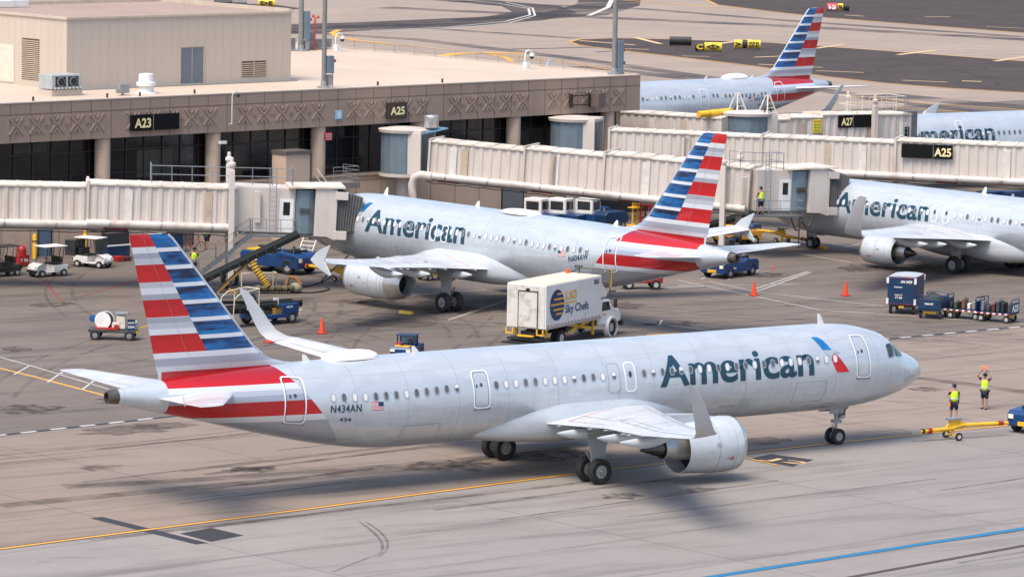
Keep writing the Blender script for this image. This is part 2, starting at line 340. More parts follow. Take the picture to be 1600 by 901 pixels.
for (p,q,w_) in [((906,64),(992,71),.7),((992,59),(1032,69),.8),((1115,70),(1172,62),.8),((1275,76),(1318,70),.7),((1403,86),(1463,79),.8),((1555,96),(1610,88),.8),((960,76),(1014,78),.5),((1065,88),(1108,89),.5),((1178,90),(1230,88),.6),((1185,101),(1285,106),.6),((1275,111),(1350,114),.5),((1410,126),(1480,129),.5),((1503,127),(1534,128),.8),((1320,24),(1350,26),.6),((1445,27),(1485,27),.6),((1540,42),(1600,45),.4),((1310,33),(1380,35),.5),((1400,41),(1470,43),.5)]: s.line([G(*p),G(*q)],w_,.03)
s.go('shoulder_stripes',P_pale)
M_rub=soft('rubber on taxiway',(.05,.045,.05),.75,.05,.25,.6,(1,3,1))
def curve(pts): return [G(*p) for p in pts]
s=Strips(); s.line(curve([(380,52),(520,46),(700,38),(800,30),(852,20),(830,10),(740,2),(600,-8)]),9,.006)
s.line(curve([(380,44),(600,38),(780,30),(900,22),(950,8),(955,-6)]),9,.0065)
s.go('rubber_curve',M_rub)
s=Strips(); s.line(curve([(420,48),(650,62),(900,92),(1130,125)]),3.2,.0061).line(curve([(600,12),(900,26),(1250,42),(1600,62),(1700,68)]),5,.0062).line(curve([(700,2),(1000,14),(1250,34),(1600,58)]),3,.0063).line(curve([(900,104),(1100,125)]),4,.0064).line(curve([(1380,148),(1500,160),(1650,172)]),5,.006).line(curve([(1250,135),(1400,160),(1650,188)]),3,.0061)
s.line(curve([(500,78),(700,92),(900,112)]),4,.0066).line(curve([(300,40),(600,40),(900,60)]),2.5,.0067)
s.go('rubber_streaks',soft('rubber streak',(.07,.065,.075),.6,.05,.3,.6,(1,3,1)))
s=Strips(); s.line(curve([(580,48),(700,43),(790,34),(828,24),(826,14),(780,6),(720,0)]),.35,.03).line(curve([(590,51),(705,46),(797,36),(836,25),(832,13),(790,4)]),.3,.03).line(curve([(920,25),(950,12),(958,-4)]),.7,.03)
s.go('taxiway_edge_line',mat('pale line paint',(.5,.48,.44),.7))
s=Strips(); s.line(curve([(610,69),(560,64),(528,58),(519,52),(530,47)]),.8,.03).line(curve([(610,69),(700,78),(900,100),(1000,118)]),.35,.03).line(curve([(690,88),(715,84),(760,83),(820,84)]),1.8,.03).line(curve([(745,82),(790,90),(800,97)]),.7,.03).line(curve([(960,0),(1050,6),(1120,12)]),.7,.03).line(curve([(1330,150),(1450,162),(1600,172)]),.35,.03).line(curve([(1400,168),(1600,182)]),.35,.03)
s.line(curve([(800,101),(835,106)]),.4,.03)
s.go('far_taxi_line',P_yel)
s=Strips(); s.line(curve([(800,77),(860,76),(930,74)]),.5,.031).line(curve([(930,82),(960,80)]),.4,.031)
s.go('far_dash_line',P_blk)
# ================================================================ AIRLINERS
def pch(A,x):
    xs=[a for a,_ in A];ys=[b for _,b in A];n=len(xs);h=[xs[i+1]-xs[i] for i in range(n-1)];dl=[(ys[i+1]-ys[i])/h[i] for i in range(n-1)];m=[0]*n
    for i in range(1,n-1):
        if dl[i-1]*dl[i]>0:
            w1=2*h[i]+h[i-1];w2=h[i]+2*h[i-1];m[i]=(w1+w2)/(w1/dl[i-1]+w2/dl[i])
    m[0]=dl[0];m[-1]=dl[-1];i=max(0,min(n-2,sum(1 for q in xs if q<=x)-1));t=(x-xs[i])/h[i]
    return (2*t**3-3*t*t+1)*ys[i]+(t**3-2*t*t+t)*h[i]*m[i]+(-2*t**3+3*t*t)*ys[i+1]+(t**3-t*t)*h[i]*m[i+1]
def livery(shift,zs):
    """silver paint with striped tail; shift moves the stripes forward on shorter bodies"""
    nm='airliner livery %.1f'%shift
    if nm in MATS:return MATS[nm]
    m=bpy.data.materials.new(nm); m.use_nodes=True; N=NB(m); b=m.node_tree.nodes['Principled BSDF']
    t=N.n('ShaderNodeTexCoord').outputs['Object']; s=N.n('ShaderNodeSeparateXYZ'); N.L.new(t,s.inputs[0]); X,Z=s.outputs[0],s.outputs[2]
    D=N.ma('ADD',N.ma('MULTIPLY',X,-1),shift); Z=N.ma('SUBTRACT',Z,zs)
    hn=N.co(scale=(.5,.5,5)); nz=N.noise(hn,1.0,5,.6); n2=N.noise(N.co(scale=(.25,1,1.2)),.9,5,.6)
    silver=N.mix(N.sm(n2,.3,.7),(.50,.55,.59),(.56,.605,.645))
    dirt=N.noise(N.co(scale=(2.2,2.2,.25)),1.2,5,.7); low=N.sm(Z,5.0,2.2)
    silver=N.mix(N.ma('MULTIPLY',N.ma('MULTIPLY',N.sm(dirt,.48,.75),low),.35),silver,(.30,.30,.31))
    # hairline seams round the body
    sm_=N.ma('ABSOLUTE',N.ma('SUBTRACT',N.ma('FRACT',N.ma('DIVIDE',D,2.67)),.5)); seam=N.ma('MULTIPLY',N.ma('LESS_THAN',sm_,.0055),.5)
    silver=N.mix(seam,silver,(.25,.27,.30))
    fz=N.ma('ABSOLUTE',N.ma('SUBTRACT',N.ma('FRACT',N.ma('DIVIDE',N.ma('ADD',Z,.13),.83)),.5)); silver=N.mix(N.ma('MULTIPLY',N.ma('LESS_THAN',fz,.010),.34),silver,(.25,.27,.30))
    pz=N.noise(N.co(scale=(.37,1,1.2)),2.0,1,.2); silver=N.mix(N.ma('MULTIPLY',N.sm(pz,.52,.54),.17),silver,(.36,.39,.43))
    sk=N.noise(N.co(scale=(6,6,.12)),1.6,4,.7); silver=N.mix(N.ma('MULTIPLY',N.ma('MULTIPLY',N.sm(sk,.55,.75),N.sm(Z,4.6,3.6)),.30),silver,(.22,.21,.21))
    grey=(.34,.37,.44); lt=(.68,.71,.76); md=(.48,.51,.57)
    red=N.mix(N.sm(nz,.3,.7),(.50,.006,.010),(.62,.010,.014))
    gt=lambda a,v:N.ma('GREATER_THAN',a,v)
    # fin, rear field
    q=N.ma('DIVIDE',N.ma('SUBTRACT',Z,6.65),.763); k=N.ma('FLOOR',q); f=N.ma('FRACT',q)
    even=N.ma('LESS_THAN',N.ma('MODULO',k,2),.5)
    bandcol=N.ramp(N.ma('FRACT',N.ma('ADD',f,N.ma('MULTIPLY',k,.33))),[(0,grey),(.3,lt),(.66,md)],True)
    redv=N.mix(N.ma('MULTIPLY',f,.35),red,(.22,.002,.006)); rear=N.mix(even,bandcol,redv)
    # fin, front field
    q2=N.ma('DIVIDE',N.ma('SUBTRACT',Z,6.56),.768); f2=N.ma('FRACT',q2)
    hn2=N.co(scale=(.35,1,2.6)); nb=N.noise(hn2,1.5,5,.7)
    g2=N.ma('ADD',N.ma('MULTIPLY',nb,2.2),N.ma('MULTIPLY',f2,-.35))
    blue=N.ramp(N.sm(g2,.55,1.35),[(0,(.001,.005,.022)),(.25,(.001,.022,.09)),(.55,(.002,.085,.29)),(1,(.004,.19,.50))])
    front=N.mix(gt(f2,.77),blue,(.70,.73,.78))
    db=N.ma('ADD',N.ma('MULTIPLY',N.ma('SUBTRACT',Z,6.62),.549),39.98)
    fin=N.mix(gt(D,db),front,rear)
    base=N.ramp(N.sm(Z,5.78,6.65),[(0,md),(.3,grey),(.68,lt)],True)
    fin=N.mix(gt(Z,6.62),base,fin)
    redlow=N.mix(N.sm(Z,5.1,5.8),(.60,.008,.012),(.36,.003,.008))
    fin=N.mix(gt(Z,5.78),redlow,fin)
    # body bands
    body=N.mix(gt(Z,3.50),(.36,.39,.45),lt); 
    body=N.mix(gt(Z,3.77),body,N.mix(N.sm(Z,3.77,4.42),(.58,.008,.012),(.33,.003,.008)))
    body=N.mix(gt(Z,4.42),body,grey); body=N.mix(gt(Z,4.68),body,md); body=N.mix(gt(Z,4.9),body,lt); body=N.mix(gt(Z,5.15),body,redlow)
    body=N.mix(gt(Z,5.80),body,base); body=N.mix(gt(Z,5.95),body,fin)
    dr=N.ma('ADD',N.ma('MULTIPLY',N.ma('SUBTRACT',Z,2.22),.84),33.75)
    inb=N.ma('MULTIPLY',gt(D,dr),N.ma('LESS_THAN',D,42.12)); inb=N.ma('MULTIPLY',inb,gt(Z,2.3))
    hi=N.ma('MULTIPLY',gt(Z,5.95),gt(D,30)); inb=N.ma('MULTIPLY',inb,N.ma('LESS_THAN',Z,5.84)); inb=N.ma('MAXIMUM',inb,N.ma('MULTIPLY',hi,gt(Z,6.0)))
    col=N.mix(inb,silver,body)
    N.L.new(col,b.inputs['Base Color']); b.inputs['Metallic'].default_value=.30; b.inputs['Coat Weight'].default_value=.8; b.inputs['Coat Roughness'].default_value=.05
    N.L.new(N.ma('ADD',N.ma('MULTIPLY',n2,.14),.26),b.inputs['Roughness'])
    MATS[nm]=m; return m
SILV=lambda:mat('airliner silver',(.52,.56,.59),.30,.12,var=.06,vs=.8,coat=.5,dirt=(.33,.33,.34),da=.3,ds=1.5,stretch=(.5,.5,2))
WINGM=lambda:mat('wing grey',(.53,.55,.58),.42,.05,var=.1,vs=.8,coat=.2,dirt=(.28,.28,.29),da=.5,ds=.9,stretch=(.35,1.2,1))
LTXT=lambda:mat('title navy',(.010,.050,.082),.45,var=.05)
def foil(le,te,up,th,n=9):
    le=Vector(le);te=Vector(te);up=Vector(up).normalized();c=te-le;L=c.length;R=[]
    prof=[(0,0),(.012,.30),(.05,.62),(.12,.86),(.25,1.0),(.42,.98),(.6,.78),(.8,.43),(1,.03)]
    for x,y in prof: R.append(le+c*x+up*y*th*L/2)
    for x,y in reversed(prof[1:]): R.append(le+c*x-up*y*th*L/2*.8)
    return R
def airliner(name,label,P):
    L=P['L'];side=P['side'];cz=P.get('cz',3.80);rw=P.get('rw',1.975);rh=P.get('rh',2.07);sw=P['wx'];kx=P.get('tail',L-44.5)
    kr=rh/2.07
    T=[(0,-.5),(.12,-.22),(.35,0),(.8,.27),(1.5,.56),(2.0,.86),(2.4,1.20),(2.8,1.47),(3.4,1.66),(4.4,1.9),(5.6,2.03),(7,2.07),(L-12,2.07),(L-8,1.98),(L-4,1.78),(L-1,1.5),(L,1.36)]
    B=[(0,-.5),(.12,-.78),(.35,-.98),(.8,-1.22),(1.5,-1.48),(2.5,-1.74),(3.6,-1.92),(5,-2.04),(6.5,-2.07),(L-14.2,-2.07),(L-12.5,-1.98),(L-10.5,-1.70),(L-7,-.93),(L-3.5,-.05),(L-1,.56),(L,.82)]
    Wd=[(0,0),(.12,.3),(.35,.55),(.8,.88),(1.5,1.22),(2.5,1.54),(3.6,1.77),(5,1.93),(6.5,1.975),(L-13,1.975),(L-10,1.84),(L-7,1.48),(L-3.5,.92),(L-1,.44),(L,.26)]
    def prof(d): return cz+pch(T,d)*kr,cz+pch(B,d)*kr,max(pch(Wd,d)*rw/1.975,0)
    def S(d,s,off=.0,sd=None):
        t,b,w=prof(d);zc=(t+b)/2;h=max((t-b)/2,.01);ph=s/h;sd=side if sd is None else sd
        return Vector((-d,sd*(w+off)*math.cos(ph),zc+(h+off)*math.sin(ph)))
    root=thing(name,label,'airliner',P['loc'],P['rz'],P.get('group')); lv=livery(44.5-L,cz-3.80); sv=SILV(); wm=WINGM()
    zt=cz-3.80
    # fuselage
    ds=[0,.04,.12,.25,.4,.6,.8,1.1,1.5,1.9,2.2,2.5,2.8,3.1,3.5,4,4.6,5.3,6,6.8]; x=8
    while x<L-14.5: ds.append(x); x+=2.0
    ds+= [L-14.2+i*.6 for i in range(23)]+[L-.5,L-.2,L]
    ds=sorted(set(round(q,3) for q in ds if q<=L)); mb=MB(); R=[]
    for d in ds:
        t,b,w=prof(d);zc=(t+b)/2;h=(t-b)/2
        R.append([(-d,w*math.cos(2*PI*i/56),zc+h*math.sin(2*PI*i/56)) for i in range(56)])
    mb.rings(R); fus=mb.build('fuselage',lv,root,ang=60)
    # helpers that lay shapes on the skin
    def patch(outline,off,name,m,th=.02,parent=None,cut=.25,xc=0):
        b=bmesh.new(); vs=[b.verts.new((p[0],p[1],0)) for p in outline]; b.faces.new(vs)
        y=min(p[1] for p in outline)+cut; ym=max(p[1] for p in outline)
        while y<ym: bmesh.ops.bisect_plane(b,geom=b.verts[:]+b.edges[:]+b.faces[:],plane_co=(0,y,0),plane_no=(0,1,0)); y+=cut
        if xc:
            x=min(p[0] for p in outline)+xc; xm=max(p[0] for p in outline)
            while x<xm: bmesh.ops.bisect_plane(b,geom=b.verts[:]+b.edges[:]+b.faces[:],plane_co=(x,0,0),plane_no=(1,0,0)); x+=xc
        b.verts.index_update(); mb=MB(); n=len(b.verts)
        V=[tuple(S(v.co.x,v.co.y,off)) for v in b.verts]; F=[tuple(v.index for v in f.verts) for f in b.faces]; b.free(); mb.add(V,F)
        return mb.build(name,m,parent or root,smooth=True,ang=180)
    def rrect(d0,d1,s0,s1,r,n=5):
        P=[]
        for cx,cy,a0 in ((d1-r,s1-r,0),(d0+r,s1-r,90),(d0+r,s0+r,180),(d1-r,s0+r,270)):
            for i in range(n+1):
                a=math.radians(a0+90*i/n);P.append((cx+r*math.cos(a),cy+r*math.sin(a)))
        return P
    def ring(outer,wd,off,name,m,parent=None):
        cx=sum(p[0] for p in outer)/len(outer);cy=sum(p[1] for p in outer)/len(outer);mx=max(abs(p[0]-cx) for p in outer);my=max(abs(p[1]-cy) for p in outer)
        O=[];n=len(outer)
        # densify
        for i in range(n):
            a=outer[i];b=outer[(i+1)%n];k=max(1,int(math.hypot(a[0]-b[0],a[1]-b[1])/.25))
            for j in range(k):O.append((a[0]+(b[0]-a[0])*j/k,a[1]+(b[1]-a[1])*j/k))
        I=[(cx+(p[0]-cx)*(1-wd/mx),cy+(p[1]-cy)*(1-wd/my)) for p in O]
        mb=MB();n=len(O);mb.add([tuple(S(*p,off)) for p in O]+[tuple(S(*p,off)) for p in I],[(i,(i+1)%n,(i+1)%n+n,i+n) for i in range(n)])
        return mb.build(name,m,parent or root,smooth=True,ang=180)
    wpaint=mat('door outline white',(.82,.83,.84),.5,var=.03); dark=mat('dark seam',(.05,.055,.065),.6); steel=mat('door sill steel',(.22,.22,.23),.5,.5)
    # doors
    for dd in P['doors']:
        d0,d1,s0,s1,kind=dd; o=rrect(d0,d1,s0,s1,.2); dr=patch(rrect(d0+.05,d1-.05,s0+.05,s1-.05,.17),.012,'door',lv)
        if kind!='plain': ring(o,.055,.022,'door_outline',wpaint,dr)
        else: ring(o,.02,.02,'door_seam',mat('seam grey',(.3,.32,.34),.6),dr)
        if kind=='big':
            ring(rrect(d0+.09,d1-.09,s0+.09,s1-.09,.15),.014,.024,'door_seam',dark,dr)
            cx=(d0+d1)/2; cs=(s0+s1)/2+.18
            patch([(cx+.0+.075*math.cos(a*PI/6),cs+.09*math.sin(a*PI/6)) for a in range(12)],.022,'door_window',mat('small window',(.06,.07,.08),.2),parent=dr)
            mb=MB(); a=S(d0+.02,s0-.04,.0); b2=S(d1-.02,s0-.04,.0); mb.bar(a,b2,.10,.07); mb.build('door_sill',steel,dr,smooth=False)
            patch([(cx-.28*side,cs-.12),(cx-.20*side,cs-.12),(cx-.20*side,cs+.02),(cx-.28*side,cs+.02)],.022,'door_handle',dark,parent=dr)
        if kind=='exit': patch([(.5*(d0+d1)+.09*math.cos(a*PI/7),(s0+s1)/2+.1+.15*math.sin(a*PI/7)) for a in range(14)],.026,'door_window',mat('window pane dark',(.045,.05,.058),.15,var=.3),parent=dr)
    # cabin windows
    fr=mat('window frame',(.33,.35,.38),.5,var=.05); frl=mat('window frame light',(.36,.40,.44),.5,var=.05)
    pd=mat('window pane grey',(.11,.11,.115),.15,var=.3); ps=mat('window shade and glint white',(.66,.66,.65),.45,var=.05); rnd=random.Random(P['seed'])  # white is drawn shades, and reflections painted onto panes of some airliners
    def win(d):
        s=P['ws'](d); mb=MB(); k=16; O=[(d+.135*math.copysign(abs(math.cos(a))**.8,math.cos(a)),s+.20*math.copysign(abs(math.sin(a))**.8,math.sin(a))) for a in [2*PI*i/k for i in range(k)]]
        I=[(d+(p[0]-d)*.76,s+(p[1]-s)*.84) for p in O]
        light=d<P['text'][1]+.3 and d>P['text'][0]-.6
        mb.add([tuple(S(*p,.028)) for p in O]+[tuple(S(*p,.030)) for p in I],[(i,(i+1)%k,(i+1)%k+k,i+k) for i in range(k)],0)
        shade=rnd.random(); r=rnd.random()
        mb.add([tuple(S(*p,.024)) for p in I],[tuple(range(k))],2 if r<P['white_panes']*.7 else 1)
        if P['white_panes']*.7<=r<P['white_panes']: # upper half white: half drawn shade, also used for painted glints
            Hh=[(p[0],max(p[1],s-.0)) for p in I]; mb.add([tuple(S(*p,.027)) for p in Hh],[tuple(range(k))],2)
        o=mb.build('window',[frl if light else fr,pd,ps],root,smooth=False); return o
    for d0,d1,n in P['wins']:
        for i in range(n): win(d0+(d1-d0)*i/max(n-1,1))
    # title
    V,F,W=text_geo('American',.022,cut=.12); a0,a1,sb,sc_=P['text']; sb0,sb1=sb; rev=(side<0)
    mb=MB(); mb.add([tuple(S((a1-(a1-a0)*x/W) if rev else (a0+(a1-a0)*x/W),(sb0+(sb1-sb0)*x/W)+y*sc_,.014)) for x,y in V],F); mb.build('title_lettering',LTXT(),root,ang=180)
    # flight symbol: blue upper blade, grey head, red lower blade
    if 'logo' in P:
        d0,s0=P['logo']; g=lambda pts:[(d0-x,s0+y) for x,y in pts]
        patch(g([(0,0),(.22,.0),(.38,-.03),(.55,-.2),(.72,-.48),(.88,-.77),(.34,-.74),(.25,-.5),(.1,-.18)]),.016,'symbol_upper_blade',mat('symbol blue',(.006,.13,.36),.4,var=.35,vs=2))
        patch(g([(.40,-.86),(.62,-.80),(.95,-.80),(1.2,-.86),(1.35,-.98),(1.1,-.94),(.9,-.98),(.78,-1.14),(.74,-1.3),(.6,-1.05)]),.016,'symbol_head',mat('symbol grey',(.30,.37,.42),.4))
        patch(g([(.99,-.98),(.84,-1.02),(.76,-1.2),(.82,-1.45),(.95,-1.72),(1.07,-1.88),(1.78,-1.88),(1.58,-1.6),(1.28,-1.23),(1.12,-1.03)]),.016,'symbol_lower_blade',mat('symbol red',(.50,.012,.02),.4,var=.25,vs=2))
    # registration and flag
    if 'reg' in P:
        tx,d0,d1,s0,s1,small=P['reg']; V,F,W=text_geo(tx,.02,cut=.4,space=1.12); h=.34; mb=MB()
        mb.add([tuple(S((d0+(d1-d0)*x/W),s0+(s1-s0)*x/W+y*h,.014)) for x,y in V],F); mb.build('registration',LTXT(),root,ang=180); mb=MB()
        V,F,W=text_geo(small,.015,cut=.5); dm=(d0+d1)/2; ds_=.6 if d1>d0 else -.6; mb.add([tuple(S(dm+(x/W-.5)*ds_,(s0+s1)/2-.42+y*.17,.014)) for x,y in V],F)
        mb.build('fleet_number',LTXT(),root,ang=180)
        fd,fs=P['flag']; fl=MB(); e=.62*(1 if d1>d0 else -1)
        for k in range(13): y=.36*k/13; fl.add([tuple(S(fd+x*e,fs+yy,.014)) for x,yy in ((0,y),(1,y),(1,y+.36/13),(0,y+.36/13))],[(0,1,2,3)],0 if k%2==0 else 1)
        u0,u1=(0.58,1.0) if rev else (0,.42)
        fl.add([tuple(S(fd+x*e,fs+yy,.017)) for x,yy in ((u0,.17),(u1,.17),(u1,.36),(u0,.36))],[(0,1,2,3)],2)
        fl.build('flag_marking',[mat('flag red',(.5,.02,.03),.5),mat('flag white',(.7,.7,.7),.5),mat('flag navy',(.01,.03,.12),.5)],root,smooth=False)
    # windshield
    wsm=mat('windshield',(.03,.055,.065),.12,var=.4,vs=3)
    if P.get('nose',True):
        for pts in ([(3.22,.58),(3.20,1.15),(3.12,1.28),(2.66,1.40),(2.84,.66)],[(2.56,1.40),(2.68,.68),(1.98,.84),(1.85,1.06),(2.1,1.30)]):
            patch(pts,.03,'windshield_pane',wsm,cut=.1,xc=.1)
        ring(rrect(1.65,2.05,-.38,.1,.08),.02,.015,'radome_panel',mat('seam grey',(.3,.32,.34),.6))
    # access panels
    for (d0,d1,s0,s1) in P.get('panels',[]): ring(rrect(d0,d1,s0,s1,.08),.022,.012,'cargo_door_seam' if s1-s0>.9 else 'access_panel',mat('seam grey',(.3,.32,.34),.6))
    # aerials and satellite dome
    for d,h in P['ant']:
        t=prof(d)[0]; mb=MB(); R=[]
        for z,x0,x1,w_ in ((0,0,.42,.035),(h*.6,.18,.46,.025),(h,.32,.46,.012)): R.append([(-(d+x0),0,t-.05+z),(-(d+(x0+x1)/2),w_,t-.05+z),(-(d+x1),0,t-.05+z),(-(d+(x0+x1)/2),-w_,t-.05+z)])
        mb.rings(R); mb.build('blade_aerial',WHITE(),root,ang=60)
    if 'dome' in P:
        d0,d1,h=P['dome']; R=[]; wd=P.get('domew',.62)
        for i in range(9):
            a=PI*(i+.02)/8.04; d=(d0+d1)/2-math.cos(a)*(d1-d0)/2; k=math.sin(a)**.6; t=prof(d)[0]-.06
            R.append([(-d,wd*k*math.cos(PI*j/10),t+(h+.05)*k*math.sin(PI*j/10)) for j in range(11)])
        mb=MB(); mb.rings(R,True,closed=False); mb.build('satellite_dome',WHITE(),root,ang=60)
    # APU exhaust
    t,b,w_=prof(L); mb=MB(); mb.lathe([(-.15,.33),(.0,.31),(.32,.26),(.33,.20),(.0,.17),(-.05,.02)],(-L+.05,0,(t+b)/2),(-1,0,.0),20); mb.build('exhaust_cone',mat('burnt metal',(.14,.12,.11),.4,.8,var=.3),root)
    # fin
    if P.get('fin',True):
        F_=[(4.9,34.6,42.1,.02),(5.5,34.9,42.25,.03),(5.80,35.4,42.3,.035),(5.92,36.1,42.35,.05),(6.05,36.6,42.4,.065),(6.3,37.1,42.45,.075),(6.66,37.59,42.53,.085),(8,38.70,42.84,.09),(9.5,39.95,43.2,.09),(11.2,41.36,43.62,.09),(11.55,41.66,43.70,.085),(11.70,41.85,43.72,.07),(11.78,42.2,43.70,.03)]
        sh=44.5-L; mb=MB(); mb.rings([foil((-(le-sh),0,z+zt),(-(te-sh),0,z+zt),(0,1,0),th) for z,le,te,th in F_]); vf=mb.build('vertical_stabilizer',lv,root,ang=50)
        mb=MB(); a=[(-(z_[1]-sh),0,z_[0]+zt) for z_ in F_[5:12]]; mb.tube([(x+.01,y,z) for x,y,z in a],[.055]*len(a),6); mb.build('leading_edge',mat('bare metal edge',(.7,.71,.72),.35,.6),vf)
        mb=MB(); 
        for s_ in (1,-1): mb.box(-(41.05-sh)-.012,-(41.05-sh)+.012,0,0.001,5,5.01)
        for sd in (1,-1):
            mb=MB(); R=[]
            for z,le,te,th in F_[6:11]+[F_[4]]: pass
            a=[(-(le-sh+(te-le)*.69),sd*(th*(te-le)*.5*.66+.012),z+zt) for z,le,te,th in [F_[2]]+F_[6:11]]
            mb.tube(a,.005,4); mb.build('rudder_hinge_line',mat('seam grey',(.3,.32,.34),.6),vf)
    # tailplanes
    if P.get('fin',True):
        sh=44.5-L
        for sd in (1,-1):
            mb=MB(); mb.rings([foil((-(le-sh),sd*y,z+zt),(-(te-sh),sd*y,z+zt),(0,0,1),th) for y,le,te,z,th in ((.4,38.6,42.5,4.72,.1),(1.0,39.1,42.6,4.78,.1),(3.5,40.85,43.15,4.98,.09),(5.9,42.5,43.68,5.19,.085),(6.12,42.85,43.72,5.21,.05),(6.2,43.2,43.72,5.22,.03))]); hs=mb.build('tailplane',wm,root,ang=50)
            mb=MB(); mb.rings([foil((-(43.06-sh+ (y-3.0)*.0-2.9+y*.55+.9),sd*y,z+zt+.11*(1-(y/12))),(-(43.06-sh-2.9+y*.55+.93),sd*y,z+zt+.11*(1-(y/12))),(0,0,1),.5) for y,z in ((1.2,4.80),(5.6,5.14))]); mb.build('elevator_hinge_line',mat('seam grey',(.3,.32,.34),.6),hs)
    # wings
    wt=P['wing']; kn=wt['kink']
    for sd in (1,-1):
        secs=[(.3,sw-.9,wt['te0'],wt['z0']-.25,.13),(1.9,sw,wt['te0'],wt['z0'],.13),(kn,sw+(kn-1.9)*wt['sl'],wt['tek'],wt['z0']+(kn-1.9)*.085,.115),(11,sw+9.1*wt['sl'],wt['tek']+(wt['tet']-wt['tek'])*(11-kn)/(16.8-kn),wt['z0']+9.1*.088,.10),(16.8,sw+14.9*wt['sl'],wt['tet'],wt['zt'],.09)]
        mb=MB(); mb.rings([foil((-le,sd*y,z+.05),(-te,sd*y,z-.1),(0,0,1),th) for y,le,te,z,th in secs]); wing=mb.build('wing',wm,root,ang=50)
        def wp(y,fr):   # point on the upper skin
            for a,b in zip(secs,secs[1:]):
                if a[0]<=y<=b[0]:
                    t=(y-a[0])/(b[0]-a[0]); le=a[1]+(b[1]-a[1])*t;te=a[2]+(b[2]-a[2])*t;z=a[3]+(b[3]-a[3])*t;th=a[4]+(b[4]-a[4])*t
                    yy=pch([(0,0),(.05,.62),(.25,1),(.42,.98),(.6,.78),(.8,.43),(1,.03)],fr); return (-(le+(te-le)*fr),sd*y,z+.05-.15*fr+yy*th*(te-le)/2+.012)
        mb=MB()
        def strip(y0,f0,y1,f1,w=.035,n=8):
            pts=[Vector(wp(y0+(y1-y0)*i/n,f0+(f1-f0)*i/n)) for i in range(n+1)]; vs=[]
            dr=(pts[-1]-pts[0]).normalized(); e=Vector((dr.y,-dr.x,0))*w/2
            for p in pts: vs+=[tuple(p+e),tuple(p-e)]
            mb.add(vs,[(2*i,2*i+1,2*i+3,2*i+2) for i in range(n)])
        strip(2.2,.72,kn,.70);strip(kn,.70,12.3,.70);strip(12.3,.70,16.3,.72);strip(12.3,.7,12.3,1,.03,2);strip(2.3,.14,16.5,.16,.03)
        for y in (4.2,6.2,8.6,11.4,14): strip(y,.02,y+.05,.15,.025,2)
        for y in (4.4,kn,7.6,9.2,10.8): strip(y,.58,y,.72,.03,2)
        strip(kn,.58,12.2,.58,.03); mb.build('panel_line',mat('seam grey',(.3,.32,.34),.6),wing,smooth=False)
        # walkway marking near the root
        mb=MB(); strip(2.3,.42,2.9,.90,.04,4); strip(2.9,.90,5.6,.86,.03); mb.build('walkway_marking',mat('walkway red',(.42,.05,.05),.6),wing,smooth=False)
        # flap track fairings
        for y,ln in wt['fair']:
            te=[a for a in (wp(y,.98),)][0]; mb=MB(); R=[]; x0=te[0]+2.0;x1=te[0]-ln
            for i in range(9):
                u=i/8; k=math.sin(PI*min(max(.12+u*.86,0),.985))**.8; x=x0+(x1-x0)*u
                cx=te[2]-.18-.17*math.sin(PI*u); R.append([(x,te[1]+.19*k*math.cos(2*PI*j/10),cx+.27*k*math.sin(2*PI*j/10)-.14*u) for j in range(10)])
            mb.rings(R); mb.build('flap_fairing',sv,wing,ang=70)
        # small flap hinge brackets
        for y in wt.get('small',[]):
            te=wp(y,.98); mb=MB(); mb.rings([[(te[0]+x,te[1]+.06*math.cos(a)*k,te[2]-.1+.08*math.sin(a)*k) for a in [2*PI*j/6 for j in range(6)]] for x,k in ((.5,.3),(.2,1),(-.25,.3))]); mb.build('flap_hinge',sv,wing)
        # winglet
        tl,tt=secs[-1][1],secs[-1][2]; z=secs[-1][3]; mb=MB()
        if P['tip']=='sharklet':
            Z_=[(0,0,tl,tt,90),(.45,.08,tl+.38,tt+.14,70),(.78,.35,tl+.78,tt+.32,40),(.95,.8,tl+1.1,tt+.52,18),(1.12,1.5,tl+1.55,tt+.8,12),(1.28,2.25,tl+2.12,tt+1.1,10),(1.32,2.42,tl+2.5,tt+1.16,10)]
        elif P['tip']=='blended':
            Z_=[(0,0,tl,tt,90),(.3,.1,tl+.3,tt+.12,65),(.55,.45,tl+.6,tt+.3,35),(.75,1.0,tl+.98,tt+.5,18),(.95,1.8,tl+1.5,tt+.85,14),(1.1,2.45,tl+2.05,tt+1.15,12),(1.12,2.55,tl+2.3,tt+1.2,12)]
        if P['tip'] in('sharklet','blended'):
            mb.rings([foil((-le,sd*(16.8+dy),z+dz+.03),(-te,sd*(16.8+dy),z+dz-.05),(0,-sd*math.cos(math.radians(a)),math.sin(math.radians(a))),.085) for dy,dz,le,te,a in Z_]); mb.build('winglet',P.get('tipm') or sv,wing,ang=60)
        else:
            y=16.85; O=[(-tl,z-.02),(-(tl+.6),z+.5),(-(tt+.25),z+.95),(-(tt+.35),z+.92),(-(tt-.15),z),(-(tt+.45),z-.72),(-(tt+.3),z-.78),(-(tl+.55),z-.35)]
            mb.prism(O,sd*y-.035,sd*y+.035); mb.build('wingtip_fence',sv,wing,smooth=False,bevel=.015)
        # engine
        e=P['eng']; ex_=e['d'];ey=sd*e['y'];ez=e['z']; r=e['r']; nac=MB(); ln=e['ln']
        nac.lathe([(1.15,r*.76),(.5,r*.79),(.14,r*.83),(.03,r*.875),(0,r*.91),(.05,r*.945),(.2,r*.975),(.6,r*1.0),(ln*.45,r*1.0),(ln*.75,r*.94),(ln,r*e['tr']),(ln-.02,r*e['tr']-.04),(ln-.9,r*e['tr']-.02)],(-ex_,ey,ez),(-1,0,-.015),40)
        n_=nac.build('engine_nacelle',sv,root,ang=60)
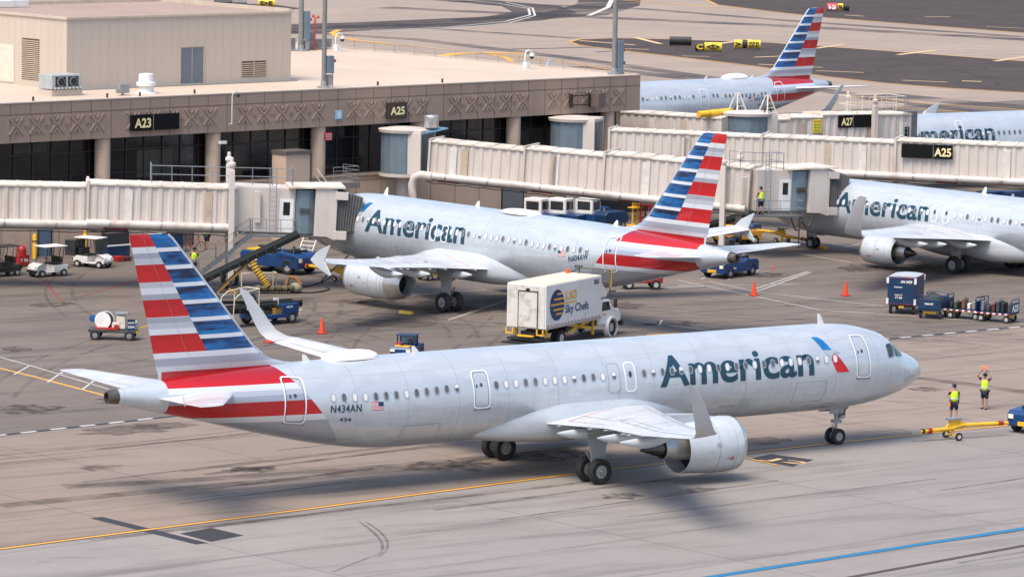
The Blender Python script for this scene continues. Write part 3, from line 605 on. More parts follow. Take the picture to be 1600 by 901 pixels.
        li=MB(); li.lathe([(.16,r*.822),(.03,r*.872),(-.012,r*.91),(.05,r*.95),(.2,r*.982)],(-ex_,ey,ez),(-1,0,-.015),40); li.build('inlet_lip',mat('polished lip',(.6,.6,.6),.25,.8),n_)
        fn=MB(); fn.lathe([(.95,.01),(.95,r*.8)],(-ex_,ey,ez),(-1,0,0),40); fn.lathe([(.35,.01),(.5,.12),(.95,.3)],(-ex_,ey,ez),(-1,0,0),20)
        fn.build('fan',mat('fan dark',(.04,.04,.045),.4,.5),n_)
        back=mat('exhaust dark',(.012,.011,.011),.6); hot=mat('hot metal',(.30,.26,.22),.35,.85,var=.25,vs=3); rng=mat('nozzle metal',(.50,.48,.46),.35,.75,var=.12,vs=3)
        ba=MB(); ba.lathe([(ln-.9,.01),(ln-.9,r*e['tr']-.01)],(-ex_,ey,ez),(-1,0,0),30); ba.build('exhaust_back',back,n_)
        if e['long']:
            ba=MB(); ba.lathe([(ln-1.35,r*.952),(ln-.9,r*.88+.01),(ln-.45,r*.80),(ln-.0,r*e['tr']+.012),(ln+.0,r*e['tr']-.03)],(-ex_,ey,ez),(-1,0,-.015),36); ba.build('nozzle_ring',rng,n_)
        else:
            co=MB(); co.lathe([(ln-1.0,r*.47),(ln-.3,r*.46),(ln+.2,r*.445),(ln+e['core'],r*.40),(ln+e['core'],r*.37),(ln+.1,r*.34)],(-ex_,ey,ez),(-1,0,0),32); c_=co.build('core_nozzle',rng,n_)
            co=MB(); co.lathe([(ln+.1,r*.38),(ln+e['core']*.6,r*.33),(ln+e['core']+.35,r*.24),(ln+e['plug'],.03)],(-ex_,ey,ez),(-1,0,0),24); co.build('exhaust_plug',mat('plug metal',(.10,.085,.075),.35,.8,var=.3),c_)
        sg_=mat('seam grey',(.3,.32,.34),.6)
        for xx,rr_ in ((.62,1.0),(ln*.5,.999),(ln*.78,.93) if not e['long'] else (ln*.66,.965)):
            q=MB(); q.lathe([(-.009,r*rr_+.001),(-.009,r*rr_+.006),(.009,r*rr_+.006),(.009,r*rr_+.001)],(-ex_-xx,ey,ez-.015*xx),(-1,0,-.015),40); q.build('cowl_seam',sg_,n_)
        def np_(xx,a,off=.012): rr_=r*(1.0 if xx<ln*.5 else .985)+off; return (-ex_-xx,ey+sd*rr_*math.cos(a),ez-.015*xx+rr_*math.sin(a))
        for (x0,x1,a0_,a1_,mm) in ((.75,1.05,-.42,-.36,'r'),(.80,.84,-.50,-.28,'r'),(1.15,1.2,-.40,-.36,'r'),(1.5,1.75,.10,.22,'g'),(1.9,2.3,-.1,-.08,'g')):
            q=MB(); q.add([np_(x0,a0_),np_(x1,a0_),np_(x1,a1_),np_(x0,a1_)],[(0,1,2,3)]); q.build('cowl_stencil',mat('stencil red',(.45,.05,.06),.6) if mm=='r' else sg_,n_,smooth=False)
        # nacelle strake and pylon
        st=MB(); st.prism([(-ex_-.7,ez+r*.78),(-ex_-1.6,ez+r*.78),(-ex_-1.55,ez+r*1.12),(-ex_-1.3,ez+r*1.16)],ey-sd*r*.60-.015,ey-sd*r*.60+.015); st.build('strake',sv,n_,smooth=False)
        wl_=wp(e['y'],.02); wz=wl_[2]; fx=ex_+ln*.28
        py=MB(); py.rings([[(-(fx),ey-.03,ez+r*.98),(-(fx),ey+.03,ez+r*.98),(-(fx),ey+.03,ez+r*.9),(-(fx),ey-.03,ez+r*.9)],
            [(-(fx+1.2),ey-.2,ez+r*1.14),(-(fx+1.2),ey+.2,ez+r*1.14),(-(fx+1.2),ey+.2,ez+r*.7),(-(fx+1.2),ey-.2,ez+r*.7)],
            [(wl_[0]-.2,ey-.24,wz+.12),(wl_[0]-.2,ey+.24,wz+.12),(wl_[0]-.2,ey+.2,ez+r*.45),(wl_[0]-.2,ey-.2,ez+r*.45)],
            [(wl_[0]-2.8,ey-.14,wz+.05),(wl_[0]-2.8,ey+.14,wz+.05),(wl_[0]-2.8,ey+.1,ez+r*.72),(wl_[0]-2.8,ey-.1,ez+r*.72)]]); py.build('pylon',sv,root,ang=50)
        # main gear
        gx,gy=P['mg']; wr=.58; gl=MB(); top=wt['z0']+.1
        gl.cyl((-gx,sd*gy,wr),(-gx+.12,sd*(gy-.05),top),.12,.14); gl.cyl((-gx,sd*(gy-.72),wr),(-gx,sd*(gy+.72),wr),.09); gl.cyl((-gx-.45,sd*gy,1.5),(-gx+.0,sd*gy,.75),.05); gl.cyl((-gx,sd*gy,1.75),(-gx+.05,sd*(gy-1.7),top-.1),.07)
        gg=gl.build('main_landing_gear',STEEL(),root)
        gd=MB(); gd.prism([(-gx-.75,top+.1),(-gx+.85,top+.1),(-gx+.88,top-.55),(-gx+.5,top-.95),(-gx+.36,1.1),(-gx-.30,.98),(-gx-.45,top-.9)],sd*(gy+.26)-.03,sd*(gy+.26)+.03); gd.build('gear_door',mat('gear door grey',(.30,.31,.325),.5,var=.1,dirt=(.15,.15,.15),da=.6),gg,smooth=False)
        for q in (-1,1): wheel(gg,(-gx,sd*gy+q*.465,wr),wr,.42)
    # belly fairing
    f0,f1=P['fair']; mb=MB(); R=[]
    for i in range(25):
        u=i/24; d=f0+(f1-f0)*u; e=min(1,math.sin(PI*min(max(u,.0),1))**.5*1.04) if 0<u<1 else 0.02
        e=max(e,.03); ww=2.12*e*rw/1.975; zc=cz-1.35; hh=.98*e; up=.0+P.get('fup',.62)*math.sin(PI*u)**1.2
        ring_=[]
        for j in range(36):
            a=2*PI*j/36; c_=math.cos(a);s_=math.sin(a); n_=.72
            y=ww*math.copysign(abs(c_)**n_,c_); z=zc+(hh+(up if s_>0 else 0))*math.copysign(abs(s_)**n_,s_)
            ring_.append((-d,y,z))
        R.append(ring_)
    mb.rings(R); mb.build('belly_fairing',sv,root,ang=70)
    # nose gear
    nx=P['ng']; gl=MB(); bz_=prof(nx)[1]+.15; nr=.39
    gl.cyl((-nx,0,nr),(-nx+.05,0,1.1),.07); gl.cyl((-nx+.05,0,1.0),(-nx+.1,0,bz_),.11); gl.cyl((-nx,-.36,nr),(-nx,.36,nr),.06); gl.cyl((-nx+.9,0,bz_),(-nx+.08,0,1.15),.05); gl.box(-nx-.16,-nx+.26,-.17,.17,1.02,1.18); gl.cyl((-nx-.18,0,.95),(-nx-.12,0,.5),.035); gl.box(-nx+.12,-nx+.3,-.3,.3,1.25,1.42)
    ng=gl.build('nose_landing_gear',STEEL(),root)
    gd=MB()
    for q in (-1,1): gd.prism([(-nx+.25,bz_+.1),(-nx-.75,bz_+.1),(-nx-.7,bz_-.35),(-nx+.1,bz_-.38)],q*.42-.02,q*.42+.02)
    gd.prism([(-.28,bz_),(.28,bz_),(.26,bz_-.62),(-.26,bz_-.62)],-nx+.36,-nx+.39,'yz'); gd.build('nose_gear_door',mat('gear door grey',(.40,.42,.44),.5),ng,smooth=False)
    lt_=MB(); 
    for q in (-.2,.2): lt_.cyl((-nx+.3,q,1.33),(-nx+.36,q,1.33),.07)
    lt_.build('taxi_light',mat('lamp glass',(.6,.6,.58),.1),ng)
    for q in (-1,1): wheel(ng,(-nx,q*.25,nr),nr,.23)
    return root
def wheel(parent,c,r,w,axis='y',rim=(.30,.30,.31),name='wheel',hub=.52):
    a={'y':(0,1,0),'x':(1,0,0)}[axis]
    t=MB(); t.lathe([(-w*.36,r*hub),(-w*.5,r*.72),(-w*.46,r*.92),(-w*.3,r),(w*.3,r),(w*.46,r*.92),(w*.5,r*.72),(w*.36,r*hub)],c,a,22)
    o=t.build(name,RUBBER(),parent,ang=40)
    h=MB(); h.lathe([(-w*.36,r*.0),(-w*.36,r*hub),(-w*.30,r*hub),(-w*.28,r*.44),(-w*.2,r*.40)],c,a,18); h.lathe([(-w*.42,.0),(-w*.42,r*.16),(-w*.3,r*.2)],c,a,12); h.lathe([(w*.36,r*0),(w*.36,r*hub),(w*.3,r*hub)],c,a,18); h.lathe([(w*.42,0),(w*.42,r*.16),(w*.3,r*.2)],c,a,12)
    h.build('rim',mat('rim %.2f'%rim[0],rim,.45,.3,var=.2,vs=9),o)
    return o
AW=dict(kink=6.4,sl=.523,z0=2.62,zt=4.22,te0=23.35,tek=23.2,tet=26.35,fair=[(3.9,.9),(7.4,.95),(10.2,.9),(13.2,.55)][:3],small=[3,5.3,6.5,8.8,9.5])
def aw(dx,**k):
    d=dict(AW); 
    for q in('te0','tek','tet'): d[q]=AW[q]+dx
    d.update(k); return d
LEAP=dict(d=15.7,y=5.755,z=1.66,r=1.27,ln=3.15,tr=.90,long=False,core=.85,plug=2.0)
base=dict(L=44.5,side=-1,wx=17.15,wing=AW,eng=LEAP,tip='sharklet',mg=(21.97,3.795),ng=5.07,fair=(13.0,28.3),
 doors=[(4.55,5.45,-.33,1.88,'big'),(26.40,27.30,-.34,1.42,'big'),(35.85,36.88,-.86,1.34,'big'),(18.36,18.98,-.12,1.27,'exit'),(19.24,19.92,-.14,1.27,'plain')],
 ws=lambda d:.66 if d<28.3 else .66-.25*(d-28.3)/6.2,text=(8.02,17.0,(.0,.0),1.49),logo=(7.69,1.88),
 wins=[(6.72,17.36,21),(17.88,17.88,1),(19.58,19.58,1),(20.2,26.04,12),(28.16,34.55,13)],
 reg=('N434AN',34.68,33.16,-.25,-.17,'434'),flag=(32.67,-.10),ant=[(5.9,.55),(28.9,.35),(34.6,.35)],dome=(31.2,34.0,.36),white_panes=.42,seed=4,
 panels=[(7.2,9.05,-1.5,-.34),(6.3,6.9,-2.1,-1.75),(12.5,13.3,-1.9,-1.3),(28.9,30.9,-1.9,-.9),(33.0,34.3,-2.4,-1.7),(7.0,7.9,-2.4,-2.0),(19.5,20.0,-1.0,-.6)],loc=(0,0,0),rz=0)
SIL2=mat('winglet grey',(.47,.475,.48),.45,.2,var=.05)
b1=dict(base,tipm=SIL2)
airliner('taxiing_airliner','whole silver airliner taxiing across the foreground, registration N434AN',b1)
_b=dict(base)
_b3=dict(base); _b3.pop('reg')
LONG=dict(d=11.3,y=5.755,z=1.62,r=1.08,ln=4.85,tr=.62,long=True)
airliner('parked_airliner','silver airliner registered N604AW parked nose-in at the left-hand jet bridge',dict(base,L=37.57,side=1,wx=12.88,wing=aw(-4.27,te0=19.08,zt=4.2),eng=LONG,tip='fence',mg=(17.71,3.795),fair=(9.0,23.8),
 doors=[(4.6,5.45,-.38,1.80,'big'),(28.68,29.65,-.86,1.36,'big'),(13.7,14.25,-.05,1.0,'exit'),(14.72,15.28,-.05,1.0,'exit')],ws=lambda d:.65 if d<22 else .65-.2*(d-22)/5.4,
 text=(7.62,16.85,(-.01,.05),1.46),logo=(7.5,1.88),wins=[(6.85,13.4,14),(15.6,27.4,24)],reg=('N604AW',26.0,27.55,-.24,-.05,'604'),flag=(25.1,.05),ant=[(7.0,.5),(15.5,.4),(27.6,.35)],dome=(18.2,21.2,.22),domew=.75,white_panes=.7,seed=9,panels=[(7.2,9.4,-1.9,-1.0)],nose=True,  # most panes white: bright reflections on the windows put in as colour
 loc=(7.521,68.424,0),rz=1.7019))
B7=dict(kink=5.8,sl=.555,z0=2.35,zt=3.72,te0=21.6,tek=21.5,tet=24.05,fair=[(4.0,.8),(7.3,.8),(9.8,.8)],small=[])
airliner('parked_airliner','silver airliner with tall grey winglet, parked at right, tail outside the frame',dict(_b3,L=39.5,side=1,cz=3.02,rw=1.88,rh=2.0,wx=14.15,wing=B7,eng=dict(d=13.6,y=4.83,z=1.22,r=.98,ln=2.75,tr=.87,long=False,core=.7,plug=1.5),tip='blended',tipm=SIL2,mg=(19.7,2.86),ng=4.1,fair=(12.5,26.2),fup=.5,
 doors=[(16.32,16.86,.0,1.14,'exit'),(17.34,17.9,.0,1.14,'exit')],ws=lambda d:.60,text=(7.66,16.1,(-.05,.03),1.43),logo=(7.55,1.86),wins=[(7.4,16.0,17),(18.4,32,27)],ant=[(19.0,.5)],dome=(23.5,26,.3),white_panes=.6,seed=12,panels=[],loc=(47.16,72.457,0),rz=1.7172))  # high share of white panes paints window glints here too
airliner('parked_airliner','silver airliner registered N437AN beyond the end of the terminal',dict(base,side=1,loc=(61.085,133.198,0),rz=3.2731,seed=5,reg=('N437AN',33.3,34.85,.0,-.08,'437'),flag=(32.55,.08),text=(8,17,(-.05,-.05),1.45),
 doors=[(26.75,27.65,-.35,1.45,'big'),(36.4,37.5,-.95,1.33,'big')],wins=[(8,18,18),(19.3,25.9,13),(28.3,34.8,14)],ws=lambda d:.78 if d<28.4 else .78-.32*(d-28.4)/6.4,dome=(31.2,34.2,.40)))
_b4=dict(base); _b4.pop('reg')
airliner('parked_airliner','pale airliner at the upper right, half hidden behind the A27 jet bridge',dict(_b4,side=1,loc=(71.9,99.3,0),rz=3.1317,seed=6,text=(7.62,16.85,(-.08,.0),1.45),doors=[(13.1,13.75,-.3,1.75,'big')],wins=[(7.6,12.9,11),(14.0,26,23)],ws=lambda d:.55,dome=(31,34,.4),ant=[(10.9,.35)],tip='fence',white_panes=.3,logo=(7.5,1.88),panels=[]))
# ================================================================ TERMINAL
TAN=mat('stucco tan',(.50,.375,.285),.8,var=.06,vs=.5,dirt=(.24,.19,.16),da=.5,ds=.4,bump=.1,bs=12)
FAS=mat('fascia brown',(.31,.225,.175),.8,var=.05,vs=.4,dirt=(.2,.16,.135),da=.5,ds=.5,bump=.1,bs=12,stretch=(1,1,.5))
ROOFM=mat('roof membrane',(.50,.405,.32),.8,var=.07,vs=.12,dirt=(.42,.34,.28),da=.7,ds=.25)
PANEL=mat('penthouse panel',(.50,.425,.355),.65,var=.03,vs=.6,dirt=(.48,.41,.34),da=.4,ds=.6,stretch=(1,1,.3))
JNT=mat('joint shadow gap',(.07,.055,.045),.8); DKF=mat('dark metal frame',(.035,.03,.028),.5,.3)
GLS=glass_dark('terminal glass',(.010,.011,.013),.04)
def FX(px,py,t=0.0):
    """point on the vertical plane t of the terminal grid: returns s,z"""
    v=_d+_r*((px-800)/FPX)-_u*((py-450.5)/FPX); k=(t-(CAM-BO).dot(EY))/v.dot(EY); P=CAM+v*k-BO; return P.dot(EX),P.z
tb=thing('terminal_building','long brown terminal concourse with patterned fascia above a band of dark windows','building',BO,A0)
S0,S1=-30,57.3
mb=MB(); mb.box(S0,S1,-.05,40,7.45,10.0); mb.build('fascia',FAS,tb,smooth=False)
rf=MB(); rf.box(S0+.25,S1-.25,.28,39.8,9.9,10.004); rf.build('roof',ROOFM,tb,smooth=False)
cp=MB()
for a in (( S0,S1,-.08,.26),): cp.box(a[0],a[1],a[2],a[3],10.0,10.07)
cp.box(S1-.3,S1+.03,.26,39.9,10.0,10.12); cp.build('roof_coping',mat('coping metal',(.50,.42,.35),.6,var=.1,vs=.5),tb,smooth=False)
j=MB(); s=S0
while s<S1: j.box(s-.012,s+.012,-.062,-.04,7.47,9.99); s+=1.62
j.box(S0,S1,-.063,-.04,9.27,9.295); j.box(S1+.001,S1+.012,0,39,9.27,9.295); 
for k in range(24): j.box(S1+.001,S1+.013,k*1.62,k*1.62+.02,7.47,9.99)
j.build('fascia_joint',JNT,tb,smooth=False)
# relief ornament: diagonal crosses, plus signs and small triangles
def relief(sa,sb,zb=7.98,h=1.12):
    o=MB(); n=max(1,round((sb-sa)/1.62)); w_=(sb-sa)/n
    for i in range(n):
        x0=sa+i*w_; x1=x0+w_; c=(x0+x1)/2; zm=zb+h/2
        def B(p,q,t=.13): o.bar((p[0],-.10,p[1]),(q[0],-.10,q[1]),.12,t,up=(0,1,0)) if 0 else o.bar((p[0],-.08,p[1]),(q[0],-.08,q[1]),t*.8,.06,up=(0,1,0))
        for q in (-1,1):
            for e in (-1,1): B((c+q*w_*.34,zm+e*h*.5),(c+q*w_*.05,zm),.15); 
            B((c+q*w_*.12,zm+h*.5),(c+q*w_*.02,zm+h*.26),.10); B((c+q*w_*.12,zm-h*.5),(c+q*w_*.02,zm-h*.26),.10)
        if i: B((x0,zm-.17),(x0,zm+.17),.11); B((x0-.15,zm),(x0+.15,zm),.10)
    o.build('fascia_relief',FAS,tb,smooth=False)
for a,b in ((8,166),(193,342),(367,510),(537,672),(695,828),(850,977)): relief(FX(a,200)[0],FX(b,190)[0])
relief(-9.5,-1.0)
lw=MB(); lw.box(S0,S1-.6,-.35,38,0,3.9); lwo=lw.build('lower_wall',TAN,tb,smooth=False)
j=MB(); s=S0
while s<S1-1: j.box(s-.012,s+.012,-.362,-.34,.05,3.85); s+=2.3
j.box(S0,S1-.6,-.363,-.34,3.62,3.65); j.build('wall_joint',JNT,lwo,smooth=False)
lw=MB(); lw.box(S0,S1-.6,-.42,1.4,3.9,4.02); lw.build('window_ledge',mat('ledge brown',(.22,.17,.14),.8),tb,smooth=False)
gl=MB(); gl.box(S0,S1-1.2,1.2,1.25,4.02,7.5); g_=gl.build('glazing',GLS,tb,smooth=False)
fr=MB(); s=S0
while s<S1-1.3: fr.box(s-.04,s+.04,1.12,1.22,4.02,7.5); s+=1.52
fr.box(S0,S1-1.2,1.10,1.22,6.48,6.56); fr.box(S0,S1-1.2,1.10,1.22,4.02,4.12); fr.box(S0,S1-1.2,1.11,1.22,5.0,5.04); fr.build('mullion',DKF,g_,smooth=False)
for k,(a,b) in enumerate(((27.5,30),(12,15),(2,4.6),(19.5,24),(37.5,41),(46,52))): inn=MB(); inn.box(a,b,1.19,1.199,4.6 if k%2 else 6.6,6.4 if k%2 else 7.3); inn.build('pane_tint',mat('glass tone panel',(.035,.032,.030),.35,var=.5,vs=2),g_,smooth=False)  # paler panels over the glass, reflections and interior put in as colour
cm=MB()
for s_ in (-9.7,-.6,8.65,17.9,27.1,36.2,45.3,54.6):
    c=MB(); c.cyl((s_,.55,3.9),(s_,.55,7.46),.52,n=24); c.build('column',TAN,tb,ang=60)
ew=MB(); ew.box(S1-1.25,S1-.65,1.3,38,3.9,7.5); ew.build('end_wall',TAN,tb,smooth=False)
# doors and fittings of the lower wall
def wdoor(pa,pb,z0,z1,m,name='wall_door',t=-.35,label=None):
    a=FX(pa,380,t)[0];b=FX(pb,380,t)[0]; o=MB(); o.box(a,b,t-.05,t-.01,z0,z1); d_=o.build(name,m,tb,smooth=False,label=label)
    f=MB(); f.box(a-.08,a,t-.07,t,z0,z1+.08);f.box(b,b+.08,t-.07,t,z0,z1+.08);f.box(a,b,t-.07,t,z1,z1+.08); f.build('door_frame',DKF,d_,smooth=False); return d_
d_=wdoor(60,79,0,2.35,mat('blue grey door',(.10,.15,.21),.5)); 
wdoor(783,815,0,2.4,mat('grey door',(.16,.16,.17),.5)); wdoor(935,965,0,2.3,mat('dark doorway',(.02,.018,.017),.6)); wdoor(160,198,.2,2.0,mat('dark doorway',(.02,.018,.017),.6),'wall_opening')
wdoor(262,300,0,2.3,mat('brown door',(.13,.09,.08),.5)); wdoor(965,1010,0,2.5,mat('dark doorway',(.02,.018,.017),.6),'wall_opening')
# projecting stair tower and landing
pt=thing('stair_landing','low tan wall and steel railed landing in front of the dark concourse windows','landing',BO,A0)
sa,_=FX(447,260,-1.9);sb,_=FX(484,260,-1.9); za=0; zt_=FX(480,240,-1.9)[1]
o=MB(); o.box(sa,sb,-1.9,-.4,0,zt_); o.build('landing_wall',TAN,pt,smooth=False); o=MB(); o.box(sa-.08,sb+.08,-2.0,-.38,zt_,zt_+.22); o.box(sb,sb+.16,-1.95,-.4,3.2,zt_); o.build('wall_cap',mat('dark cap',(.10,.085,.08),.7),pt,smooth=False)
sc1,_=FX(563,270,-2.2); o=MB(); o.box(sb+.16,sc1,-2.2,-.42,3.35,3.75); o.build('landing_slab',mat('concrete grey brown',(.19,.165,.15),.8),pt,smooth=False)
o=MB()
for k in range(7):
    z0=3.75-.19*k; o.box(sb+.3,sb+1.8,-2.25-.28*(k+1),-2.25-.28*k,z0-.25,z0-.19)
o.build('step',DKF,pt,smooth=False)
def railing(mb,pts,h=1.1,post=1.2,r=.022,mid=(.5,),z=None):
    for a,b in zip(pts,pts[1:]):
        a=Vector(a);b=Vector(b);L=(b-a).length;n=max(1,round(L/post))
        for i in range(n+1):
            p=a+(b-a)*i/n; mb.cyl(p,p+Vector((0,0,h)),r,n=6)
        for q in (1,)+tuple(mid): mb.cyl(a+Vector((0,0,h*q)),b+Vector((0,0,h*q)),r,n=6)
o=MB(); railing(o,[(sb+1.9,-2.15,3.75),(sc1-.1,-2.15,3.75),(sc1-.1,-.5,3.75)],mid=(.25,.5,.75)); railing(o,[(sb+.3,-4.1,2.4),(sb+.3,-2.3,3.75)]); o.build('railing',STEEL(),pt)
# ---- penthouse
ph=thing('rooftop_penthouse','large pale beige equipment penthouse standing on the terminal roof, upper left','building',BO+Vector((0,0,10.005)),A0)
p0,p1,q0,q1,H=10.9,30.4,7.6,22.5,4.85
o=MB(); o.box(p0,p1,q0,q1,0,H-.05); pw=o.build('penthouse_wall',PANEL,ph,smooth=False)
j=MB(); s=p0+.5
while s<p1: j.box(s-.008,s+.008,q0-.008,q0+.01,.2,H-.15); s+=.76
s=q0+.6
while s<q1: j.box(p0-.008,p0+.01,s-.008,s+.008,.2,H-.15); s+=.76
j.build('panel_seam',mat('seam tan',(.45,.38,.31),.7),pw,smooth=False)
o=MB(); o.box(p0-.1,p1+.1,q0-.1,q0+.12,H-.1,H+.06);o.box(p0-.1,p0+.12,q0+.12,q1-.12,H-.1,H+.06);o.box(p1-.12,p1+.1,q0+.12,q1-.12,H-.1,H+.22);o.box(p0-.1,p1+.1,q1-.12,q1+.1,H-.1,H+.22); o.build('parapet',mat('parapet trim',(.50,.42,.34),.6),ph,smooth=False)
o=MB(); o.box(p0+.12,p1-.12,q0+.12,q1-.12,H-.06,H-.02); o.build('penthouse_roof',mat('penthouse roof',(.32,.235,.19),.85,var=.08,vs=.3),ph,smooth=False)
def louv(mb,x0,x1,y,z0,z1,ax='s'):
    n=int((z1-z0)/.13)
    for i in range(n):
        z=z0+(z1-z0)*i/n
        if ax=='s': mb.box(x0,x1,y-.05,y-.01,z,z+.07)
        else: mb.box(y-.05,y-.01,x0,x1,z,z+.07)
lm=mat('louvre tan',(.46,.38,.28),.6)
a0_,a1_=FX(377,110,q0)[0],FX(415,110,q0)[0]; o=MB(); louv(o,a0_,a1_,q0,.45,1.45); o.box(a0_-.06,a0_,q0-.06,q0,.4,1.55);o.box(a1_,a1_+.06,q0-.06,q0,.4,1.55);o.box((a0_+a1_)/2-.03,(a0_+a1_)/2+.03,q0-.07,q0-.05,.4,1.5); l_=o.build('louvre_grille',lm,ph,smooth=False); o=MB(); o.box(a0_,a1_,q0-.012,q0-.002,.4,1.5); o.build('grille_back',JNT,l_,smooth=False)
t0_,t1_=10.7,12.7; o=MB(); louv(o,t0_,t1_,p0,.5,3.2,'t'); l_=o.build('louvre_grille',lm,ph,smooth=False); o=MB(); o.box(p0-.012,p0-.002,t0_,t1_,.45,3.25); o.build('grille_back',JNT,l_,smooth=False)
o=MB(); o.box(p0-.04,p0-.002,13.6,15.6,.15,2.7); o.build('penthouse_door',mat('cream door',(.62,.56,.47),.6),ph,smooth=False)
a0_,a1_=FX(282,100,q0)[0],FX(317,100,q0)[0]; o=MB(); o.box(a0_,a1_,q0-.04,q0-.002,.12,2.6); dd=o.build('penthouse_door',mat('slate blue door',(.13,.155,.19),.5),ph,smooth=False)
o=MB(); o.box((a0_+a1_)/2-.02,(a0_+a1_)/2+.02,q0-.05,q0-.03,.12,2.6); o.box(a0_-.07,a0_,q0-.06,q0,.1,2.66);o.box(a1_,a1_+.07,q0-.06,q0,.1,2.66);o.box(a0_-.07,a1_+.07,q0-.06,q0,2.6,2.68);o.box(a0_-.07,a1_+.07,q0-.08,q0,.04,.12); o.build('door_frame',lm,dd,smooth=False)
o=MB(); o.box(p0-.2,p1+.3,q0-.45,q0-.005,0,.07); o.build('base_flashing',mat('flashing grey',(.25,.25,.24),.6),ph,smooth=False)
o=MB(); o.box(14,16.6,19.8,21.5,H,H+.5); o.build('roof_hatch',WHITE(),ph,smooth=False,bevel=.03)
# ---- roof equipment
RB=lambda s,t,z=10.005:BL(s,t,z)
t_=thing('roof_air_unit','pale metal air unit with two dark fans on a tan curb near the roof edge','air unit',RB(8.0,4.4),A0)
o=MB();o.box(-1.25,1.25,-.8,.8,0,.4);o.build('curb',PANEL,t_,smooth=False)
o=MB();o.box(-1.2,1.2,-.75,.75,.45,1.4);u=o.build('casing',mat('galvanised casing',(.42,.46,.45),.5,.3),t_,smooth=False,bevel=.03)
for q in(-.5,.52):
    o=MB();o.box(q-.42,q+.42,-.78,-.752,.62,1.28);v=o.build('fan_opening',BLACKP(),u,smooth=False);o=MB();o.lathe([(0,.30),(.02,.26)],(q,-.80,.95),(0,-1,0),16);o.build('fan_ring',STEEL(),v)
o=MB();[o.cyl((-1.1+.3*k,-.9,.45),(-1.0+.3*k,-.9,.55),.09,n=8) for k in range(8)];o.build('pipework',STEEL(),t_)
t_=thing('roof_vent','round white stacked exhaust vent on the terminal roof','vent',RB(14.1,3.0),A0)
o=MB();o.lathe([(0,.75),(.1,.72),(.12,.52),(.5,.5),(.52,.66),(.75,.66),(.78,.52),(1.3,.50),(1.36,.1),(1.36,.01)],(0,0,0),(0,0,1),26);o.build('vent_body',WHITE(),t_)
t_=thing('roof_vent','small galvanised box vent beside the round white roof vent','vent',RB(11.6,2.3),A0)
o=MB();o.box(-.4,.4,-.25,.25,.15,.75);o.build('vent_body',STEEL(),t_,smooth=False,bevel=.03);o=MB();o.cyl((0,0,0),(0,0,.2),.1);o.bar((-.5,-.1,.3),(.55,.2,.62),.06);o.build('support',STEEL(),t_)
def campole(loc,label,h=1.4):
    t_=thing('security_camera',label,'camera',loc,A0); o=MB(); o.tube([(0,0,-.05),(0,0,h*.7),(.1,0,h*.93),(.35,0,h),(.62,0,h*.93),(.7,0,h*.8)],.045,8); o.box(-.02,.35,-.2,.2,0,.5); o.build('gooseneck_pole',WHITE(),t_)
    o=MB(); o.sphere((.7,0,h*.62),.17,12,8); o.build('camera_dome',BLACKP(),t_); o=MB(); o.lathe([(0,.2),(.2,.2),(.25,.1)],(.7,0,h*.66),(0,0,1),14); o.build('camera_housing',WHITE(),t_)
def S_at(px,py,z=10.0): 
    p=G(px,py,z)-BO; return p.dot(EX),p.dot(EY)
campole(RB(*S_at(524,80)),'white gooseneck camera by the two far roof masts'); campole(RB(*S_at(820,108)),'white gooseneck camera midway along the back edge of the roof'); campole(RB(S1-.9,1.6),'white gooseneck camera beside the mast at the roof corner')
t_=thing('security_camera','white camera on a thin gooseneck at the fascia between gate signs','camera',BL(FX(356,170)[0],-.35,8.0),A0); o=MB(); o.tube([(0,.2,0),(0,-.1,0),(0,-.1,1.9),(.15,-.1,2.2),(.45,-.1,2.2),(.52,-.1,2.05)],.03,6); o.build('gooseneck_pole',WHITE(),t_); o=MB(); o.sphere((.52,-.1,1.92),.13,10,6); o.build('camera_dome',BLACKP(),t_)
t_=thing('security_camera','small white bullet camera on the second visible column','camera',BL(FX(345,222,-.3)[0],.0,6.75),A0); o=MB(); o.box(-.1,.5,-.35,-.15,-.08,.12); o.build('camera_body',WHITE(),t_,smooth=False,bevel=.02); o=MB(); o.cyl((0,-.2,-.02),(0,.1,-.12),.04); o.build('bracket',STEEL(),t_)
# rail along the end parapet
t_=thing('parapet_rail','low safety rail along the far end edge of the terminal roof','railing',RB(S1-.5,0),A0); o=MB(); railing(o,[(0,.6,.1),(0,39,.1)],.55,2.4,.03,()); o.build('rail',mat('rail tan',(.30,.25,.2),.6),t_)
def mast(loc,label,r,h,boxz,boxh,extras=True):
    t_=thing('light_mast',label,'mast',loc,A0); o=MB(); o.cyl((0,0,0),(0,0,h),r,r*.85,16); o.build('pole',mat('mast grey',(.22,.215,.205),.5,.3),t_); o=MB(); o.lathe([(0,r*2.6),(.12,r*2.6),(.14,r*1.3),(.5,r*1.2)],(0,0,0),(0,0,1),12); o.build('base_plate',STEEL(),t_)
    o=MB(); o.box(r*.9,r*.9+.55,-.25,.2,boxz,boxz+boxh); o.build('control_box',mat('blue grey box',(.16,.21,.26),.5),t_,smooth=False,bevel=.02); o=MB(); o.box(r+.1,r+.5,-.2,.1,.15,boxz-.1); o.cyl((r+.6,0,0),(r+.6,0,boxz+.2),.03); o.build('meter_box',STEEL(),t_,smooth=False)
    o=MB(); o.sphere((r+.75,0,boxz+boxh*.7),.13,8,6); o.build('red_beacon',mat('red lamp',(.6,.03,.02),.3),t_)
mast(RB(28.1,1.2),'nearest of the tall roof masts, rising from the front edge of the roof',.17,12,1.0,1.2)
mast(RB(51.9,32.5),'tall mast far back on the roof behind the other masts',.2,16,.9,2.2)
mast(RB(56.2,1.6),'tall mast at the right corner of the terminal roof',.19,12,.15,2.3)
t_=thing('roof_equipment','cluster of low grey equipment round the foot of the far roof mast','equipment',RB(50,33),A0)
